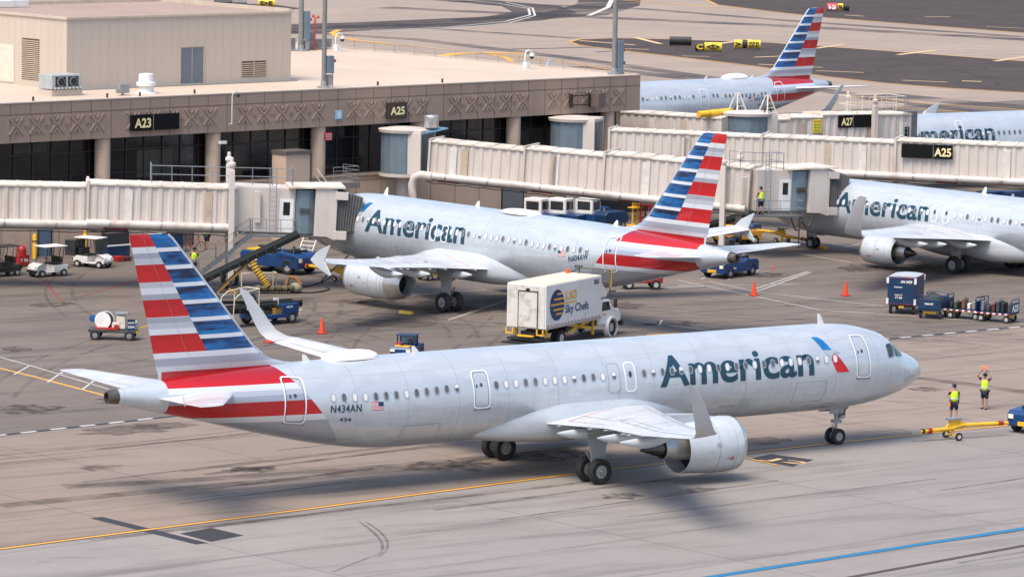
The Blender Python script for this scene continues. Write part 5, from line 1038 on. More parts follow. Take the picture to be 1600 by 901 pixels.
# front axle at x=0; rear axle x=-4.4; box from -7.6 to -1.6
BXM=mat('truck box white',(.66,.67,.67),.45,var=.04,dirt=(.40,.38,.35),da=.35,ds=1.3); rearm=mat('truck rear white',(.60,.57,.52),.5,var=.06,dirt=(.20,.16,.12),da=.75,ds=1.6)
o=MB(); o.box(-8.0,-1.6,-1.25,1.25,1.15,3.6); bx=o.build('cargo_box',BXM,t,smooth=False,bevel=.03)
o=MB(); o.box(-7.95,-1.65,-1.2,1.2,3.59,3.63); o.build('box_roof',mat('cream roof',(.66,.56,.42),.7,var=.06),bx,smooth=False)
o=MB(); o.box(-8.04,-8.005,-1.17,1.17,1.2,3.54); rr=o.build('rear_panel',rearm,bx,smooth=False)
o=MB(); o.box(-8.08,-8.045,-.72,.46,1.24,3.2); rd=o.build('rear_door',rearm,bx,smooth=False,bevel=.01)
o=MB(); 
for a in ((-.76,-.72,1.2,3.25),(.46,.50,1.2,3.25)): o.box(-8.09,-8.05,a[0],a[1],a[2],a[3])
o.box(-8.09,-8.05,-.76,.5,3.2,3.26); o.box(-8.14,-8.05,-.22,-.02,3.26,3.4); o.build('door_seal',BK,rd,smooth=False)
# emblem and lettering on the right side (local -y)
def onside(x,z,off=0): return (-8.0+x*1.03,-1.255-off,1.15+z*.85)
mb=MB(); n=32; cx,cz_,rx,rz_=1.2,1.5,.80,1.02
mb.add([onside(cx+rx*math.cos(2*PI*i/n),cz_+rz_*math.sin(2*PI*i/n),.004) for i in range(n)],[tuple(range(n))]); em=mb.build('globe_emblem',mat('emblem navy',(.008,.035,.13),.4,var=.05),bx,smooth=False)
GO=mat('emblem gold',(.72,.38,.02),.45)
for z,x0,x1 in ((2.15,1.2,1.72),(1.82,.85,1.92),(1.48,.5,2.0),(1.14,.8,1.92),(.84,1.1,1.74)): mb=MB(); mb.add([onside(x0,z,.008),onside(x1,z,.008),onside(x1,z+.12,.008),onside(x0,z+.12,.008)],[(0,1,2,3)]); mb.build('emblem_stripe',GO,em,smooth=False)
mb=MB(); mb.add([onside(2.0,1.48,.008),onside(3.4,1.48,.008),onside(3.4,1.58,.008),onside(2.0,1.58,.008)],[(0,1,2,3)]); mb.build('title_stripe',GO,bx,smooth=False)
mb=MB(); flat_text(mb,'LSG',onside(2.15,1.74,.008),(1,0,0),(0,0,1),.46,1.25,.03); mb.build('side_lettering',GO,bx,smooth=False)
mb=MB(); flat_text(mb,'Sky Chefs',onside(2.12,.86,.008),(1,0,0),(0,0,1),.46,2.7,.02); mb.build('side_lettering',mat('emblem navy',(.008,.035,.13),.4),bx,smooth=False)
mb=MB(); flat_text(mb,'3063',onside(5.3,2.4,.008),(1,0,0),(0,0,1),.26,.62,.03); mb.build('side_lettering',mat('emblem navy',(.008,.035,.13),.4),bx,smooth=False)
mb=MB()
for k in range(16): mb.add([onside(.15+.38*k,.2,.006),onside(.35+.38*k,.2,.006),onside(.35+.38*k,.26,.006),onside(.15+.38*k,.26,.006)],[(0,1,2,3)])
mb.build('reflector_strip',REDP,bx,smooth=False)
o=MB(); o.box(-7.95,-1.65,-1.28,-1.255,1.15,1.3); o.build('side_sill',mat('aluminium sill',(.45,.44,.43),.4,.5),bx,smooth=False)
o=MB(); o.box(-7.8,.3,-.45,.45,.72,.95); o.box(-8.2,-7.2,-1.1,1.1,.5,.62); o.box(-5.0,-1.4,-.9,.9,.7,1.0); ch=o.build('chassis',BK,t,smooth=False)
o=MB()
for y in (-.95,.95):
    for x in (-7.4,-2.0): o.bar((x,y,.25),(x,y,1.15),.12)
    o.bar((-4.8,y*.9,1.1),(-2.2,y*.9,.65),.1,.16); o.bar((-4.8,y*.9,.65),(-2.2,y*.9,1.1),.1,.16)
o.build('scissor_lift',YL,t,smooth=False)
o=MB(); o.box(-8.3,-8.1,-.6,.4,.72,.8);o.box(-8.2,-8.1,-1.2,-.75,.82,.88);o.box(-8.2,-8.1,.7,1.2,.82,.88);o.box(-8.2,-8.12,-1.2,-1.13,.88,1.15);o.box(-8.2,-8.12,-.82,-.75,.88,1.15);o.box(-8.2,-8.12,.7,.77,.88,1.15);o.box(-8.2,-8.12,1.13,1.2,.88,1.15); o.build('rear_step',YL,t,smooth=False)
o=MB(); o.box(-8.7,-7.2,-1.15,1.15,.32,.42); o.build('rear_bumper',BK,t,smooth=False)
cabm=mat('truck cab white',(.72,.73,.74),.3,var=.04,coat=.4)
o=MB()
prof_=[(-1.5,.75),(-1.5,1.15),(-1.48,1.65),(-1.35,2.12),(-.6,2.2),(-.2,2.1),(.25,1.62),(.9,1.48),(1.15,1.25),(1.2,.75),(.65,.72),(-.7,.70)]
R=[[(x,y,z if abs(y)<1 else z) for x,z in prof_] for y in (-1.05,-.98,.98,1.05)]
for r_,k in ((0,.94),(3,.94)): R[r_]=[(x*k-.0,y,.8+(z-.8)*k) for x,y,z in R[r_]]
o.rings(R); cb=o.build('cab',cabm,t,ang=40,bevel=.04)
for s_ in (-1,1):
    o=MB(); y=s_*1.06; o.add([(-1.15,y,1.5),(-.1,y,1.5),(-.35,y,2.0),(-1.1,y,2.03)],[(0,1,2,3)]); o.build('cab_window',GLV,cb,smooth=False)
    o=MB(); o.cyl((-.05,s_*1.05,1.9),(.05,s_*1.3,1.95),.025); o.box(.0,.1,s_*1.28-.09,s_*1.28+.09,1.6,2.1); o.build('mirror',BK,cb,smooth=False)
    o=MB(); o.lathe([(-.16,.50),(-.16,.60),(.12,.64),(.16,.52)],(0,s_*1.02,.50),(0,1,0),24); o.build('fender',cabm,cb)
o=MB(); o.add([(-.17,-.86,2.07),(-.17,.86,2.07),(.24,.92,1.65),(.24,-.92,1.65)],[(0,1,2,3)]); o.X=Matrix.Translation((.015,0,.015)); w_=o.build('windshield',GLV,cb,smooth=False); w_.location=(.02,0,.02)
o=MB(); o.box(1.3,1.5,-1.05,1.05,.45,.78); o.build('front_bumper',BK,cb,smooth=False,bevel=.03); o=MB(); [o.box(1.3,1.36,y-.14,y+.14,.95,1.15) for y in (-.8,.8)]; o.build('headlights',mat('lamp glass',(.6,.6,.58),.1),cb,smooth=False)
o=MB(); flat_text(o,'LSG',(-1.1,-1.075,1.25),(1,0,0),(0,0,1),.14,.5,.03); o.build('door_lettering',GO,cb,smooth=False)
o=MB(); o.prism([(-1.58,2.3),(-1.58,3.45),(-.55,2.55),(-.6,2.3)],-1.05,1.05); o.build('air_deflector',cabm,t,smooth=False)
o=MB(); 
for y in (-1.0,1.0): o.bar((-1.6,y,3.5),(-.15,y,3.75),.06);o.bar((-.15,y,2.3),(-.15,y,3.75),.06)
o.bar((-.15,-1,3.75),(-.15,1,3.75),.06);o.bar((-.15,-1,3.1),(-.15,1,3.1),.06);o.bar((-.3,-1.0,2.55),(.5,-1.0,2.5),.1); o.build('front_platform_rail',mat('rail dark',(.12,.10,.08),.6),t,smooth=False); o=MB(); o.bar((-.1,-1.05,2.8),(-.1,-1.05,3.8),.05); o.build('yellow_rail',YL,t,smooth=False)
o=MB(); o.lathe([(0,.13),(.1,.14),(.22,.1),(.26,.01)],(-2.0,.75,3.62),(0,0,1),14); o.build('amber_beacon',mat('orange lamp',(.75,.10,.01),.3),t)
wheel(t,(0,-.98,.48),.48,.26,rim=(.5,.5,.5));wheel(t,(0,.98,.48),.48,.26,rim=(.5,.5,.5))
for y in (-.98,-.68,.68,.98): wheel(t,(-5.8,y,.46),.46,.24,rim=(.5,.5,.5))
# ---- golf carts
def golf(label,loc,rz,body,roof,glassbox=False,dark=False):
    t=thing('golf_cart',label,'golf cart',loc,rz,'golf carts by the terminal wall'); bm=mat('cart body %s'%label[:5],body,.35,coat=.3,var=.05)
    o=MB(); o.rings([[(x,y*w_,z) for x,z in ((1.15,.32),(1.22,.5),(1.1,.72),(.75,.86),(.5,.80),(.46,.35))] for y,w_ in ((-1,.46),(-1,.58),(1,.58),(1,.46))]); o.build('front_cowl',bm,t,ang=40,bevel=.03)
    o=MB(); o.box(-.55,.55,-.56,.56,.26,.34); o.box(-1.15,-.05,-.55,.55,.34,.72); o.build('body',bm,t,smooth=False,bevel=.05)
    o=MB(); o.box(-.62,-.05,-.54,.54,.72,.82); o.box(-.70,-.58,-.54,.54,.82,1.22); o.build('seat',BK,t,smooth=False,bevel=.04)
    o=MB(); o.box(-.72,-.2,-.45,.45,.84,.92) if 0 else o.box(-1.25,-.75,-.5,.5,.45,.55); o.build('rear_tray',BK,t,smooth=False)
    o=MB()
    for s_ in (-1,1): o.bar((.55,s_*.52,.8),(.38,s_*.52,1.85),.035);o.bar((-.68,s_*.52,.7),(-.85,s_*.52,1.85),.035);o.bar((-.45,s_*.52,1.1),(-.6,s_*.52,1.85),.03)
    o.cyl((.45,.2,.82),(.2,.2,1.08),.02,n=6); o.build('roof_posts',BK,t,smooth=False)
    o=MB(); o.lathe([(-.015,.17),(-.015,.2),(.015,.2),(.015,.17)],(.2,.2,1.08),(-.8,0,.9),16); o.build('steering_wheel',BK,t)
    o=MB(); o.box(-1.05,.68,-.62,.62,1.85,1.91); o.build('roof',roof,t,smooth=False,bevel=.03)
    if glassbox:
        o=MB(); o.box(-1.75,-.95,-.6,.6,.7,1.7); o.build('rear_box',GLV,t,smooth=False,bevel=.03)
    o=MB(); o.add([(.56,-.48,.9),(.56,.48,.9),(.42,.48,1.8),(.42,-.48,1.8)],[(0,1,2,3)]) if glassbox else o.box(1.2,1.28,-.5,.5,.28,.42); o.build('windscreen' if glassbox else 'front_bumper',GLV if glassbox else BK,t,smooth=False)
    for s_ in (-.35,.35):
        o=MB(); o.box(1.1,1.2,s_-.09,s_+.09,.56,.66); o.build('headlight',mat('lamp glass',(.6,.6,.58),.1),t,smooth=False)
    wh4(t,(-.82,.82),.52,.23,.2,(.6,.6,.6)); return t
RFW=mat('cart roof white',(.72,.70,.66),.5)
golf('white golf cart with cream roof facing left in front of the blue door',P2(75,431),math.radians(187),(.70,.70,.68),RFW)
golf('white golf cart with a dark glazed box behind its seat, near the red arm',P2(145,417),math.radians(-62),(.62,.63,.64),RFW,True)
golf('black golf cart cut by the left edge of the photo',P2(2,431),math.radians(187),(.02,.02,.02),mat('cart roof black',(.03,.03,.03),.6))
# ---- red wheeled extinguisher, bollards
t=thing('wheeled_extinguisher','red wheeled fire extinguisher cabinet against the tan wall, between two golf carts','extinguisher',P2(34,416),A0)
o=MB(); o.lathe([(0,.32),(.9,.34),(1.15,.38),(1.35,.33),(1.5,.18),(1.54,.01)],(0,0,.1),(0,0,1),20); o.build('cylinder',REDP,t); o=MB(); o.box(-.5,.5,-.36,.2,.1,.9); cbn=o.build('cabinet',REDP,t,smooth=False,bevel=.03); o=MB(); flat_text(o,'T 06',(-.4,-.37,.4),(1,0,0),(0,0,1),.24,.75,.02); o.build('cabinet_lettering',mat('white letter',(.8,.8,.8),.5),cbn,smooth=False); t.scale=(.8,.8,.82)
for s_ in (-1,1): wheel(t,(s_*.45,0,.16),.16,.08,axis='x')
for k,(px,lb) in enumerate(((54,'yellow bollard beside the blue door'),(133,'yellow bollard behind the cart with the glazed box'))):
    t=thing('bollard',lb,'bollard',BL(FX(px,400,-1.0)[0],-1.0),A0,'yellow bollards at the wall'); o=MB(); o.lathe([(0,.14),(1.5,.14),(1.6,.09),(1.62,.01)],(0,0,0),(0,0,1),14); o.build('post',YL,t); o=MB(); o.lathe([(0,.17),(.08,.17)],(0,0,1.1),(0,0,1),14); o.build('band',BK,t)
t=thing('barrier_arm','thin red arm on a black mount just left of the striped fin','barrier',BL(FX(162,370,-3)[0],-3,0),A0); o=MB(); o.box(-.2,.2,-.2,.2,0,1.0); o.cyl((0,0,1),(0,0,1.95),.05); o.build('mount',BK,t,smooth=False); o=MB(); o.box(0,2.4,-.05,.05,1.85,1.98); o.build('arm',REDP,t,smooth=False)
# small clutter against the wall
def clutter(px,py,label,items,rz=A0,name='storage_bin',cat='bin'):
    t=thing(name,label,cat,P2(px,py),rz)
    for nm,b,m in items: o=MB(); o.box(*b); o.build(nm,m,t,smooth=False,bevel=.03)
    return t
clutter(180,404,'dark glazed booth with a white rail left of the striped fin',[('booth_base',(-.9,.9,-.4,.4,0,.9),NAVY),('booth_glass',(-.85,.85,-.38,.38,.9,1.7),GLV),('counter',(-.95,.95,-.45,-.38,.85,.95),WH)],name='guard_booth',cat='booth')
clutter(190,408,'red crates on the ground left of the striped fin',[('crate',(-.5,0,-.3,.3,0,.35),REDP),('crate',(.1,.6,-.25,.3,0,.28),mat('dark crate',(.08,.02,.02),.6))],name='crate_pile',cat='crates')
clutter(273,392,'dark blue bin beside the two bicycles',[('bin_body',(-.4,.4,-.4,.4,.1,1.1),NAVY),('lid',(-.43,.43,-.43,.43,1.1,1.18),BK)])
def bike(px,py,label,col,rz):
    t=thing('bicycle',label,'bicycle',P2(px,py),rz,'bicycles at the wall'); m=mat('bike '+label[:4],col,.4)
    for x in (-.52,.52):
        o=MB(); n=24; o.tube([(x+.33*math.cos(2*PI*i/n),0,.34+.33*math.sin(2*PI*i/n)) for i in range(n+1)],.025,6); w_=o.build('wheel',RUBBER(),t)
        o=MB(); [o.cyl((x,0,.34),(x+.3*math.cos(PI*k/5),0,.34+.3*math.sin(PI*k/5)),.006,n=4) for k in range(10)]; o.build('spokes',ST,w_)
    o=MB()
    for a,b in (((-.52,0,.34),(-.08,0,.32)),((-.08,0,.32),(-.22,0,.85)),((-.22,0,.78),(.36,0,.82)),((-.08,0,.32),(.38,0,.72)),((-.52,0,.34),(-.2,0,.75)),((.52,0,.34),(.36,0,.95))): o.cyl(a,b,.022,n=6)
    o.build('frame',m,t); o=MB(); o.cyl((.36,0,.95),(.34,0,1.02),.02); o.cyl((.34,-.25,1.03),(.34,.25,1.03),.018); o.build('handlebar',BK,t); o=MB(); o.box(-.36,-.12,-.07,.07,.86,.92); o.build('saddle',BK,t,smooth=False,bevel=.03)
bike(290,391,'black bicycle left of the red one at the terminal wall',(.03,.03,.03),math.radians(60)); bike(302,394,'red bicycle with pale tyre at the terminal wall',(.35,.05,.04),math.radians(-10))
# ---- hose reel service cart
t=thing('service_cart','small red and white hose reel cart alone on the apron left of the big fin','service cart',((G(151,530).x+G(214,531).x)/2-.05,(G(151,530).y+G(214,531).y)/2+.3,.005),math.radians(-36))
o=MB(); o.box(-1.3,1.3,-.62,.62,.42,.56); o.box(-1.35,-.3,-.66,.66,.5,.62); o.build('deck',mat('cart deck dark',(.05,.06,.06),.5),t,smooth=False,bevel=.02)
o=MB(); o.box(-1.0,.3,-.64,.64,.58,.70); o.box(.1,.35,-.6,.6,.6,.85); o.build('red_frame',REDP,t,smooth=False)
o=MB(); o.lathe([(-.30,.47),(-.27,.48),(-.27,.28),(.27,.28),(.27,.48),(.30,.47),(.30,.01)],(-.5,0,1.06),(.25,1,0),24); o.lathe([(-.30,.47),(-.30,.01)],(-.5,0,1.06),(.25,1,0),24); o.build('hose_reel',WH,t); o=MB(); o.lathe([(-.26,.43),(.26,.43)],(-.5,0,1.06),(.25,1,0),24,caps=True); o.build('hose_roll',BK,t)
o=MB(); o.lathe([(0,.2),(.04,.2),(.05,.01)],(-1.15,-.15,1.15),(.2,-1,0),16); o.build('blue_disc',mat('disc blue',(.01,.10,.30),.4),t)
o=MB(); o.box(.2,.7,-.35,.3,.6,1.35); o.box(-.05,.2,-.4,.1,.6,.95); o.build('pump_housing',mat('pump cream',(.62,.56,.48),.5,var=.3,vs=4),t,smooth=False,bevel=.04); o=MB(); o.box(.12,.85,-.4,.4,1.42,1.5); o.build('canopy',ST,t,smooth=False)
o=MB(); o.box(.85,1.28,-.6,-.55,.55,1.2); pn=o.build('side_panel',NAVY,t,smooth=False); o=MB(); o.box(.92,1.3,-.5,.5,.56,1.0); o.build('engine_cover',mat('pale cover',(.45,.48,.5),.4),t,smooth=False,bevel=.04)
o=MB(); flat_text(o,'NO STEP',(.88,-.604,.95),(1,0,0),(0,0,1),.1,.36,.02);flat_text(o,'2204',(.88,-.604,.72),(1,0,0),(0,0,1),.12,.36,.02); o.build('panel_lettering',mat('white letter',(.8,.8,.8),.5),pn,smooth=False)
o=MB(); o.box(1.28,1.4,-.5,.5,.4,.5); o.bar((1.4,.5,.6),(1.9,.62,.72),.05); o.build('yellow_bumper',YL,t,smooth=False)
wh4(t,(-.95,.95),.6,.28,.2,(.25,.25,.25))
# ---- blue pushback tug
def tug(label,loc,rz,scale=1.0,text=True,canopy=False,group=None,lights=False):
    t=thing('pushback_tug',label,'tug',loc,rz,group)
    o=MB(); P=[(-2.1,.35),(-2.15,.95),(-2.0,1.12),(-.4,1.15),(-.35,1.05),(.45,1.05),(.5,1.22),(1.9,1.12),(2.12,.95),(2.12,.35)]
    o.prism([(x*scale,z*scale) for x,z in P],-.98*scale,.98*scale); b_=o.build('body',BLU,t,smooth=False,bevel=.06)
    o=MB(); o.box(-.38*scale,.45*scale,-.8*scale,.8*scale,.9*scale,1.07*scale); o.build('driver_deck',BK,b_,smooth=False)
    o=MB(); o.box(-.3*scale,.1*scale,-.6*scale,-.1*scale,1.05*scale,1.25*scale); o.box(-.36*scale,-.24*scale,-.6*scale,-.1*scale,1.2*scale,1.6*scale); o.build('seat',BK,t,smooth=False,bevel=.03)
    o=MB(); o.cyl((.42*scale,-.35*scale,1.1*scale),(.25*scale,-.35*scale,1.45*scale),.03); o.lathe([(-.02,.16),(-.02,.2),(.02,.2),(.02,.16)],(.25*scale,-.35*scale,1.45*scale),(-.5,0,1),14); o.build('steering_wheel',BK,t)
    o=MB(); o.box(-1.9*scale,-1.0*scale,-.7*scale,.7*scale,1.12*scale,1.2*scale); o.build('yellow_hatch',YL,b_,smooth=False,bevel=.02)
    o=MB(); o.box(.7*scale,1.5*scale,-.5*scale,.5*scale,1.18*scale,1.3*scale); o.build('engine_grille',BK,b_,smooth=False)
    r=random.Random(int(loc[0]*10)); k=0
    for nm,mm,zz in (('battery_box',BK,.16),('hose_coil',RUBBER(),.12),('tool_box',mat('tool grey',(.16,.17,.18),.5,var=.3),.22),('fuel_cap',REDP,.10),('white_tank',WH,.18)):
        x=r.uniform(-1.8,1.7)*scale; y=r.uniform(-.6,.6)*scale
        if -.5*scale<x<.6*scale: x=1.2*scale
        o=MB(); o.box(x-.2*scale,x+.2*scale,y-.13*scale,y+.13*scale,1.13*scale,(1.2+zz)*scale); o.build(nm,mm,t,smooth=False,bevel=.02)
    o=MB(); o.tube([(1.5*scale,-.6*scale,1.1*scale),(1.2*scale,-.3*scale,1.5*scale),(.8*scale,.2*scale,1.45*scale),(.7*scale,.5*scale,1.15*scale)],.04,6); o.tube([(1.6*scale,.5*scale,1.1*scale),(1.3*scale,.6*scale,1.4*scale),(.9*scale,-.1*scale,1.3*scale),(.8*scale,-.5*scale,1.12*scale)],.035,6); o.build('rubber_hose',BK,t)
    o=MB(); o.box(-1.75*scale,-.95*scale,-.995*scale,.995*scale,.55*scale,.62*scale); o.box(.7*scale,1.9*scale,-.99*scale,.99*scale,.95*scale,.99*scale); o.build('fender_trim',BK,b_,smooth=False)
    for s_ in (-1,1):
        for e in (-1,1):
            o=MB(); o.box(e*2.1*scale,e*2.17*scale,s_*.75*scale-.13,s_*.75*scale+.13,.72*scale,.92*scale); o.build('headlight',mat('headlamp warm',(1,.86,.6),.3,emit=(2.5 if lights and e>0 else 0)),t,smooth=False)
    o=MB()
    for e in (-1,1): o.box(e*2.12*scale-.06,e*2.12*scale+.06,-.35*scale,.35*scale,.4*scale,.6*scale)
    o.build('hitch',YL,t,smooth=False)
    if text:
        for s_ in (1,-1):
            o=MB(); ux=(1,0,0) if s_<0 else (-1,0,0); flat_text(o,'American',(-1.55*s_*-1*scale if s_<0 else 1.55*scale,s_*(.985*scale+.002),.62*scale),ux,(0,0,1),.16,.8,.02); o.build('side_lettering',mat('white letter',(.8,.8,.8),.5),b_,smooth=False)
    if canopy:
        o=MB()
        for x in (-.45,.5):
            for s_ in (-1,1): o.bar((x*scale,s_*.8*scale,1.0*scale),(x*scale,s_*.8*scale,2.0*scale),.07)
        o.build('cab_posts',NAVY,t,smooth=False); o=MB(); o.box(-.65*scale,.75*scale,-.9*scale,.9*scale,2.0*scale,2.08*scale); o.build('canopy_roof',YL,t,smooth=False,bevel=.02); o=MB(); o.box(.5*scale,.53*scale,-.74*scale,.74*scale,1.2*scale,1.95*scale); o.build('windscreen',mat('clear glass',(.25,.35,.4),.1),t,smooth=False)
    o=MB(); o.lathe([(0,.09),(.12,.09),(.16,.03)],(-.9*scale,.5*scale,1.2*scale),(0,0,1),10); o.build('red_beacon',mat('red lamp',(.6,.03,.02),.3),t)
    wh4(t,(-1.35*scale,1.35*scale),.86*scale,.42*scale,.32*scale,(.42,.42,.42)); return t
tug('large blue pushback tug under the nose of the N604AW airliner',P2(438,424),hdg((400,418),(478,427)),1.15)
tug('blue tug below the tail cone of the N604AW airliner',P2(1140,431),math.radians(19),.95,group='small blue tugs')
tug('blue tug with a yellow tow bar under the nose of the winglet airliner',P2(1155,374),math.radians(30),.9)
tug('blue tug with lit lamps and a yellow-roofed cab, cut by the right edge',(7.15,-1.35,.005),math.radians(198),1.0,canopy=True,lights=True)
tug('dark blue tug showing above the roof of the taxiing airliner',(-6.9,34.9,.005),math.radians(40),.6,canopy=True)
for c_ in bpy.data.objects:
    if c_.get('label')=='dark blue tug showing above the roof of the taxiing airliner':
        for ch in c_.children:
            if ch.name.startswith('canopy_roof'): ch.data.materials[0]=NAVY
clutter(674,561,'wooden pallet behind the dark tug above the taxiing airliner',[('pallet_board',(-.55,.55,-.5+.25*k,-.35+.25*k,.3,.36),mat('pallet wood',(.30,.19,.10),.8)) for k in range(4)]+[('pallet_block',(-.5,.5,-.45,.4,0,.3),BK)],name='pallet',cat='pallet')
def towbar(label,a,b,axle,dark=False):
    A=Vector((a[0],a[1],0));B=Vector((b[0],b[1],0)); L=(B-A).length; t=thing('tow_bar',label,'tow bar',(A.x,A.y,.005),math.atan2(B.y-A.y,B.x-A.x))
    o=MB(); o.tube([(.3,0,.48),(L*axle-.3,0,.52),(L*axle,0,.55),(L*axle+.5,0,.66),(L,0,.62)],[.08,.11,.11,.10,.09],12); o.prism([(L*axle-.5,.5),(L*axle-.1,.98),(L*axle+.25,.98),(L*axle+.9,.66),(L*axle+.5,.5)],-.06,.06); o.build('bar',YL,t)
    o=MB(); o.box(L*axle-.35,L*axle+.35,-.14,.14,.95,1.05); o.bar((0,0,.47),(.35,0,.48),.05,.12); o.box(-.25,.05,-.1,-.03,.42,.52);o.box(-.25,.05,.03,.1,.42,.52); o.build('coupling',ST,t,smooth=False)
    o=MB(); o.box(.38,.5,-.11,.11,.38,.6); o.build('shear_collar',BK,t,smooth=False); o=MB(); o.lathe([(0,.135),(.22,.135)],(.7,0,.49),(1,0,0),12); o.lathe([(0,.115),(.3,.115)],(L-.6,0,.63),(1,0,0),12); o.build('red_band',REDP,t)
    o=MB(); o.cyl((L*axle,-.6,.2),(L*axle,.6,.2),.04); o.bar((L*axle,0,.2),(L*axle,0,.5),.1); o.build('axle',YL,t)
    for s_ in (-1,1): wheel(t,(L*axle,s_*.55,.2),.2,.12,rim=(.6,.6,.6))
    return t
towbar('yellow tow bar lying between the marshallers and the right-hand tug',G(1430,690),G(1574,680),.40)
towbar('yellow tow bar coupled to the nose wheel of the N604AW airliner',Vector((8.3,63.5,0)),Vector((8.0,69.9,0)),.35)
towbar('yellow tow bar coupled to the nose wheel of the winglet airliner',Vector((47.9,68.9,0)),Vector((47.7,75.6,0)),.45)
# ---- belt loaders
def loader(label,loc,rz,L,z0,z1,x0,body=BLU,belt=None,rails=True,body_z=(.35,1.0)):
    t=thing('belt_loader',label,'belt loader',loc,rz,'belt loaders')
    a=Vector((x0,0,z0));b=Vector((x0+L,0,z1)); o=MB(); o.bar(a,b,1.0,.26); bm_=o.build('conveyor',mat('conveyor frame dark',(.010,.014,.013),.7,spec=.15),t,smooth=False,bevel=.03)
    d=(b-a).normalized();u=Vector((-d.z,0,d.x)); o=MB(); o.bar(a+u*.14,b+u*.14,.72,.03); o.build('belt',mat('rubber belt',(.012,.012,.012),.9,spec=.15),bm_,smooth=False)
    o=MB()
    for s_ in (-1,1): o.bar(a+u*.18+Vector((0,s_*.44,0)),b+u*.18+Vector((0,s_*.44,0)),.06,.12)
    k=0
    while k<L-.5: o.bar(a+d*k+Vector((0,-.53,0)),a+d*(k+.1)+Vector((0,-.53,0)),.05,.1); k+=.6
    o.build('side_rail',mat('conveyor rail',(.03,.035,.035),.6),bm_,smooth=False)
    if rails:
        o=MB(); a2=a+u*.25+Vector((0,.46,0)); b2=a+(b-a)*.8+u*.25+Vector((0,.46,0)); railing(o,[a2,b2],.55,1.1,.022,()); o.build('hand_rail',ST,t)
    z_=body_z; o=MB(); o.box(-1.6,1.6,-.8,.8,z_[0],.62); o.box(.3,1.6,-.8,-.1,.62,z_[1]); o.box(-1.6,-.6,.05,.8,.62,.85); bd=o.build('chassis',body,t,smooth=False,bevel=.05)
    o=MB(); o.bar((-.9,-.3,.6),(x0+L*.62,-.3,z0+(z1-z0)*.62),.09,.12);o.bar((-.9,.3,.6),(x0+L*.62,.3,z0+(z1-z0)*.62),.09,.12); o.box(-.2,.3,-.75,-.25,.62,.95); o.build('lift_arm',mat('arm ochre',(.28,.16,.03),.6,dirt=(.06,.05,.03),da=.6),t,smooth=False)
    o=MB(); o.box(-.1,.3,-.78,-.35,.95,1.05);o.box(-.14,-.04,-.78,-.35,1.05,1.4); o.build('seat',BK,t,smooth=False,bevel=.03)
    wh4(t,(-1.1,1.1),.72,.34,.24,(.4,.4,.4)); return t
A_=G(322,443); 
# loader 1: long dark conveyor rising right towards the parked airliner
c1=BL(-1.8,-26.2); dirL=math.atan2(-.55,.83)+A0
loader('dark belt loader rising to the right in front of the left-hand jet bridge column',(c1.x,c1.y,.005),dirL,6.9,.75,4.1,-2.9,body=mat('loader grey',(.10,.11,.12),.5),rails=False)
loader('dark belt loader behind the tail of N604AW, below the worker on the stair',P2(1150,381),math.radians(-22),6.2,.9,2.75,-2.9,body=mat('loader orange yellow',(.50,.24,.02),.5),rails=False)
l3=loader('low blue belt loader with cream rails between the big fin and the winglet',P2(420,505),math.radians(12),5.6,.95,1.0,-3.4,rails=False)
o=MB(); rl=[(-3.4,-.6,1.0),(-1.6,-.6,1.0)]; 
for y in (-.55,.55): o.tube([(-3.3,y,.6),(-3.2,y,1.7),(-2.7,y,2.0),(-1.3,y,2.15),(-1.3,y,1.0)],.035,6);o.cyl((-2.2,y,1.0),(-2.2,y,2.05),.03)
o.cyl((-1.3,-.55,2.15),(-1.3,.55,2.15),.03); o.build('cream_rail',CREAMR,l3)
o=MB(); o.box(.35,1.62,-.82,.1,.6,1.15); o.build('cowl',BLU,l3,smooth=False,bevel=.05); o=MB(); flat_text(o,'98238',(.6,-.825,.92),(1,0,0),(0,0,1),.12,.5,.02); o.build('cowl_lettering',mat('white letter',(.8,.8,.8),.5),l3,smooth=False); o=MB(); o.box(-.05,.3,-.5,-.4,1.1,1.5); o.build('white_bin',WH,l3,smooth=False)
# ---- hoses under the left-hand bridge
t=thing('duct_hose','yellow ribbed duct hanging from the left-hand bridge behind the dark conveyor','hose',BL(1.9,-22.6),0); o=MB(); p=[(.3,-.3,2.3),(.45,-.45,1.9),(.7,-.7,1.3),(1.0,-1.0,.8),(1.15,-1.2,.4)]
pp=[];
for a,b in zip(p,p[1:]):
    for k in range(7): pp.append(Vector(a).lerp(Vector(b),k/7))
o.tube(pp,[.26 if i%2 else .2 for i in range(len(pp))],12); o.build('ribbed_duct',mat('faded yellow hose',(.36,.22,.02),.6,dirt=(.1,.08,.03),da=.6),t)
t=thing('hose_pile','khaki folded air hose piled on the ground between tug and belt loader','hose pile',P2(432,458),math.radians(-20)); kh=mat('khaki hose',(.12,.10,.06),.8,var=.3,vs=5); rnd=random.Random(8)
o=MB(); pp=[]; 
for i in range(90): a=i*.42; pp.append((-1.4+i*.028+.15*math.sin(a),-.05+.28*math.cos(a),.22+.15*math.sin(a*.5)**2))
o.tube(pp,[.19 if i%2 else .14 for i in range(90)],10); o.build('folded_hose',kh,t); o=MB(); o.sphere((1.2,0,.33),.42,14,8,(1,1,.75)); o.build('hose_end',mat('pale hose bag',(.24,.225,.16),.8,var=.2,vs=6),t); o=MB(); o.tube([(.6,.1,.5),(.8,.2,.95),(1.2,.1,.9),(1.5,-.2,.5)],.12,8); o.build('strap',mat('brown strap',(.20,.09,.03),.7),t)
t=thing('hose_basket','cream tubular frame around the hose end beside the khaki pile','frame',P2(408,455),math.radians(-15)); o=MB(); railing(o,[(-1.3,-.2,0),(.9,-.2,0),(.9,.5,0)],1.15,2.3,.035,(.1,)); o.build('tube_frame',CREAMR,t)
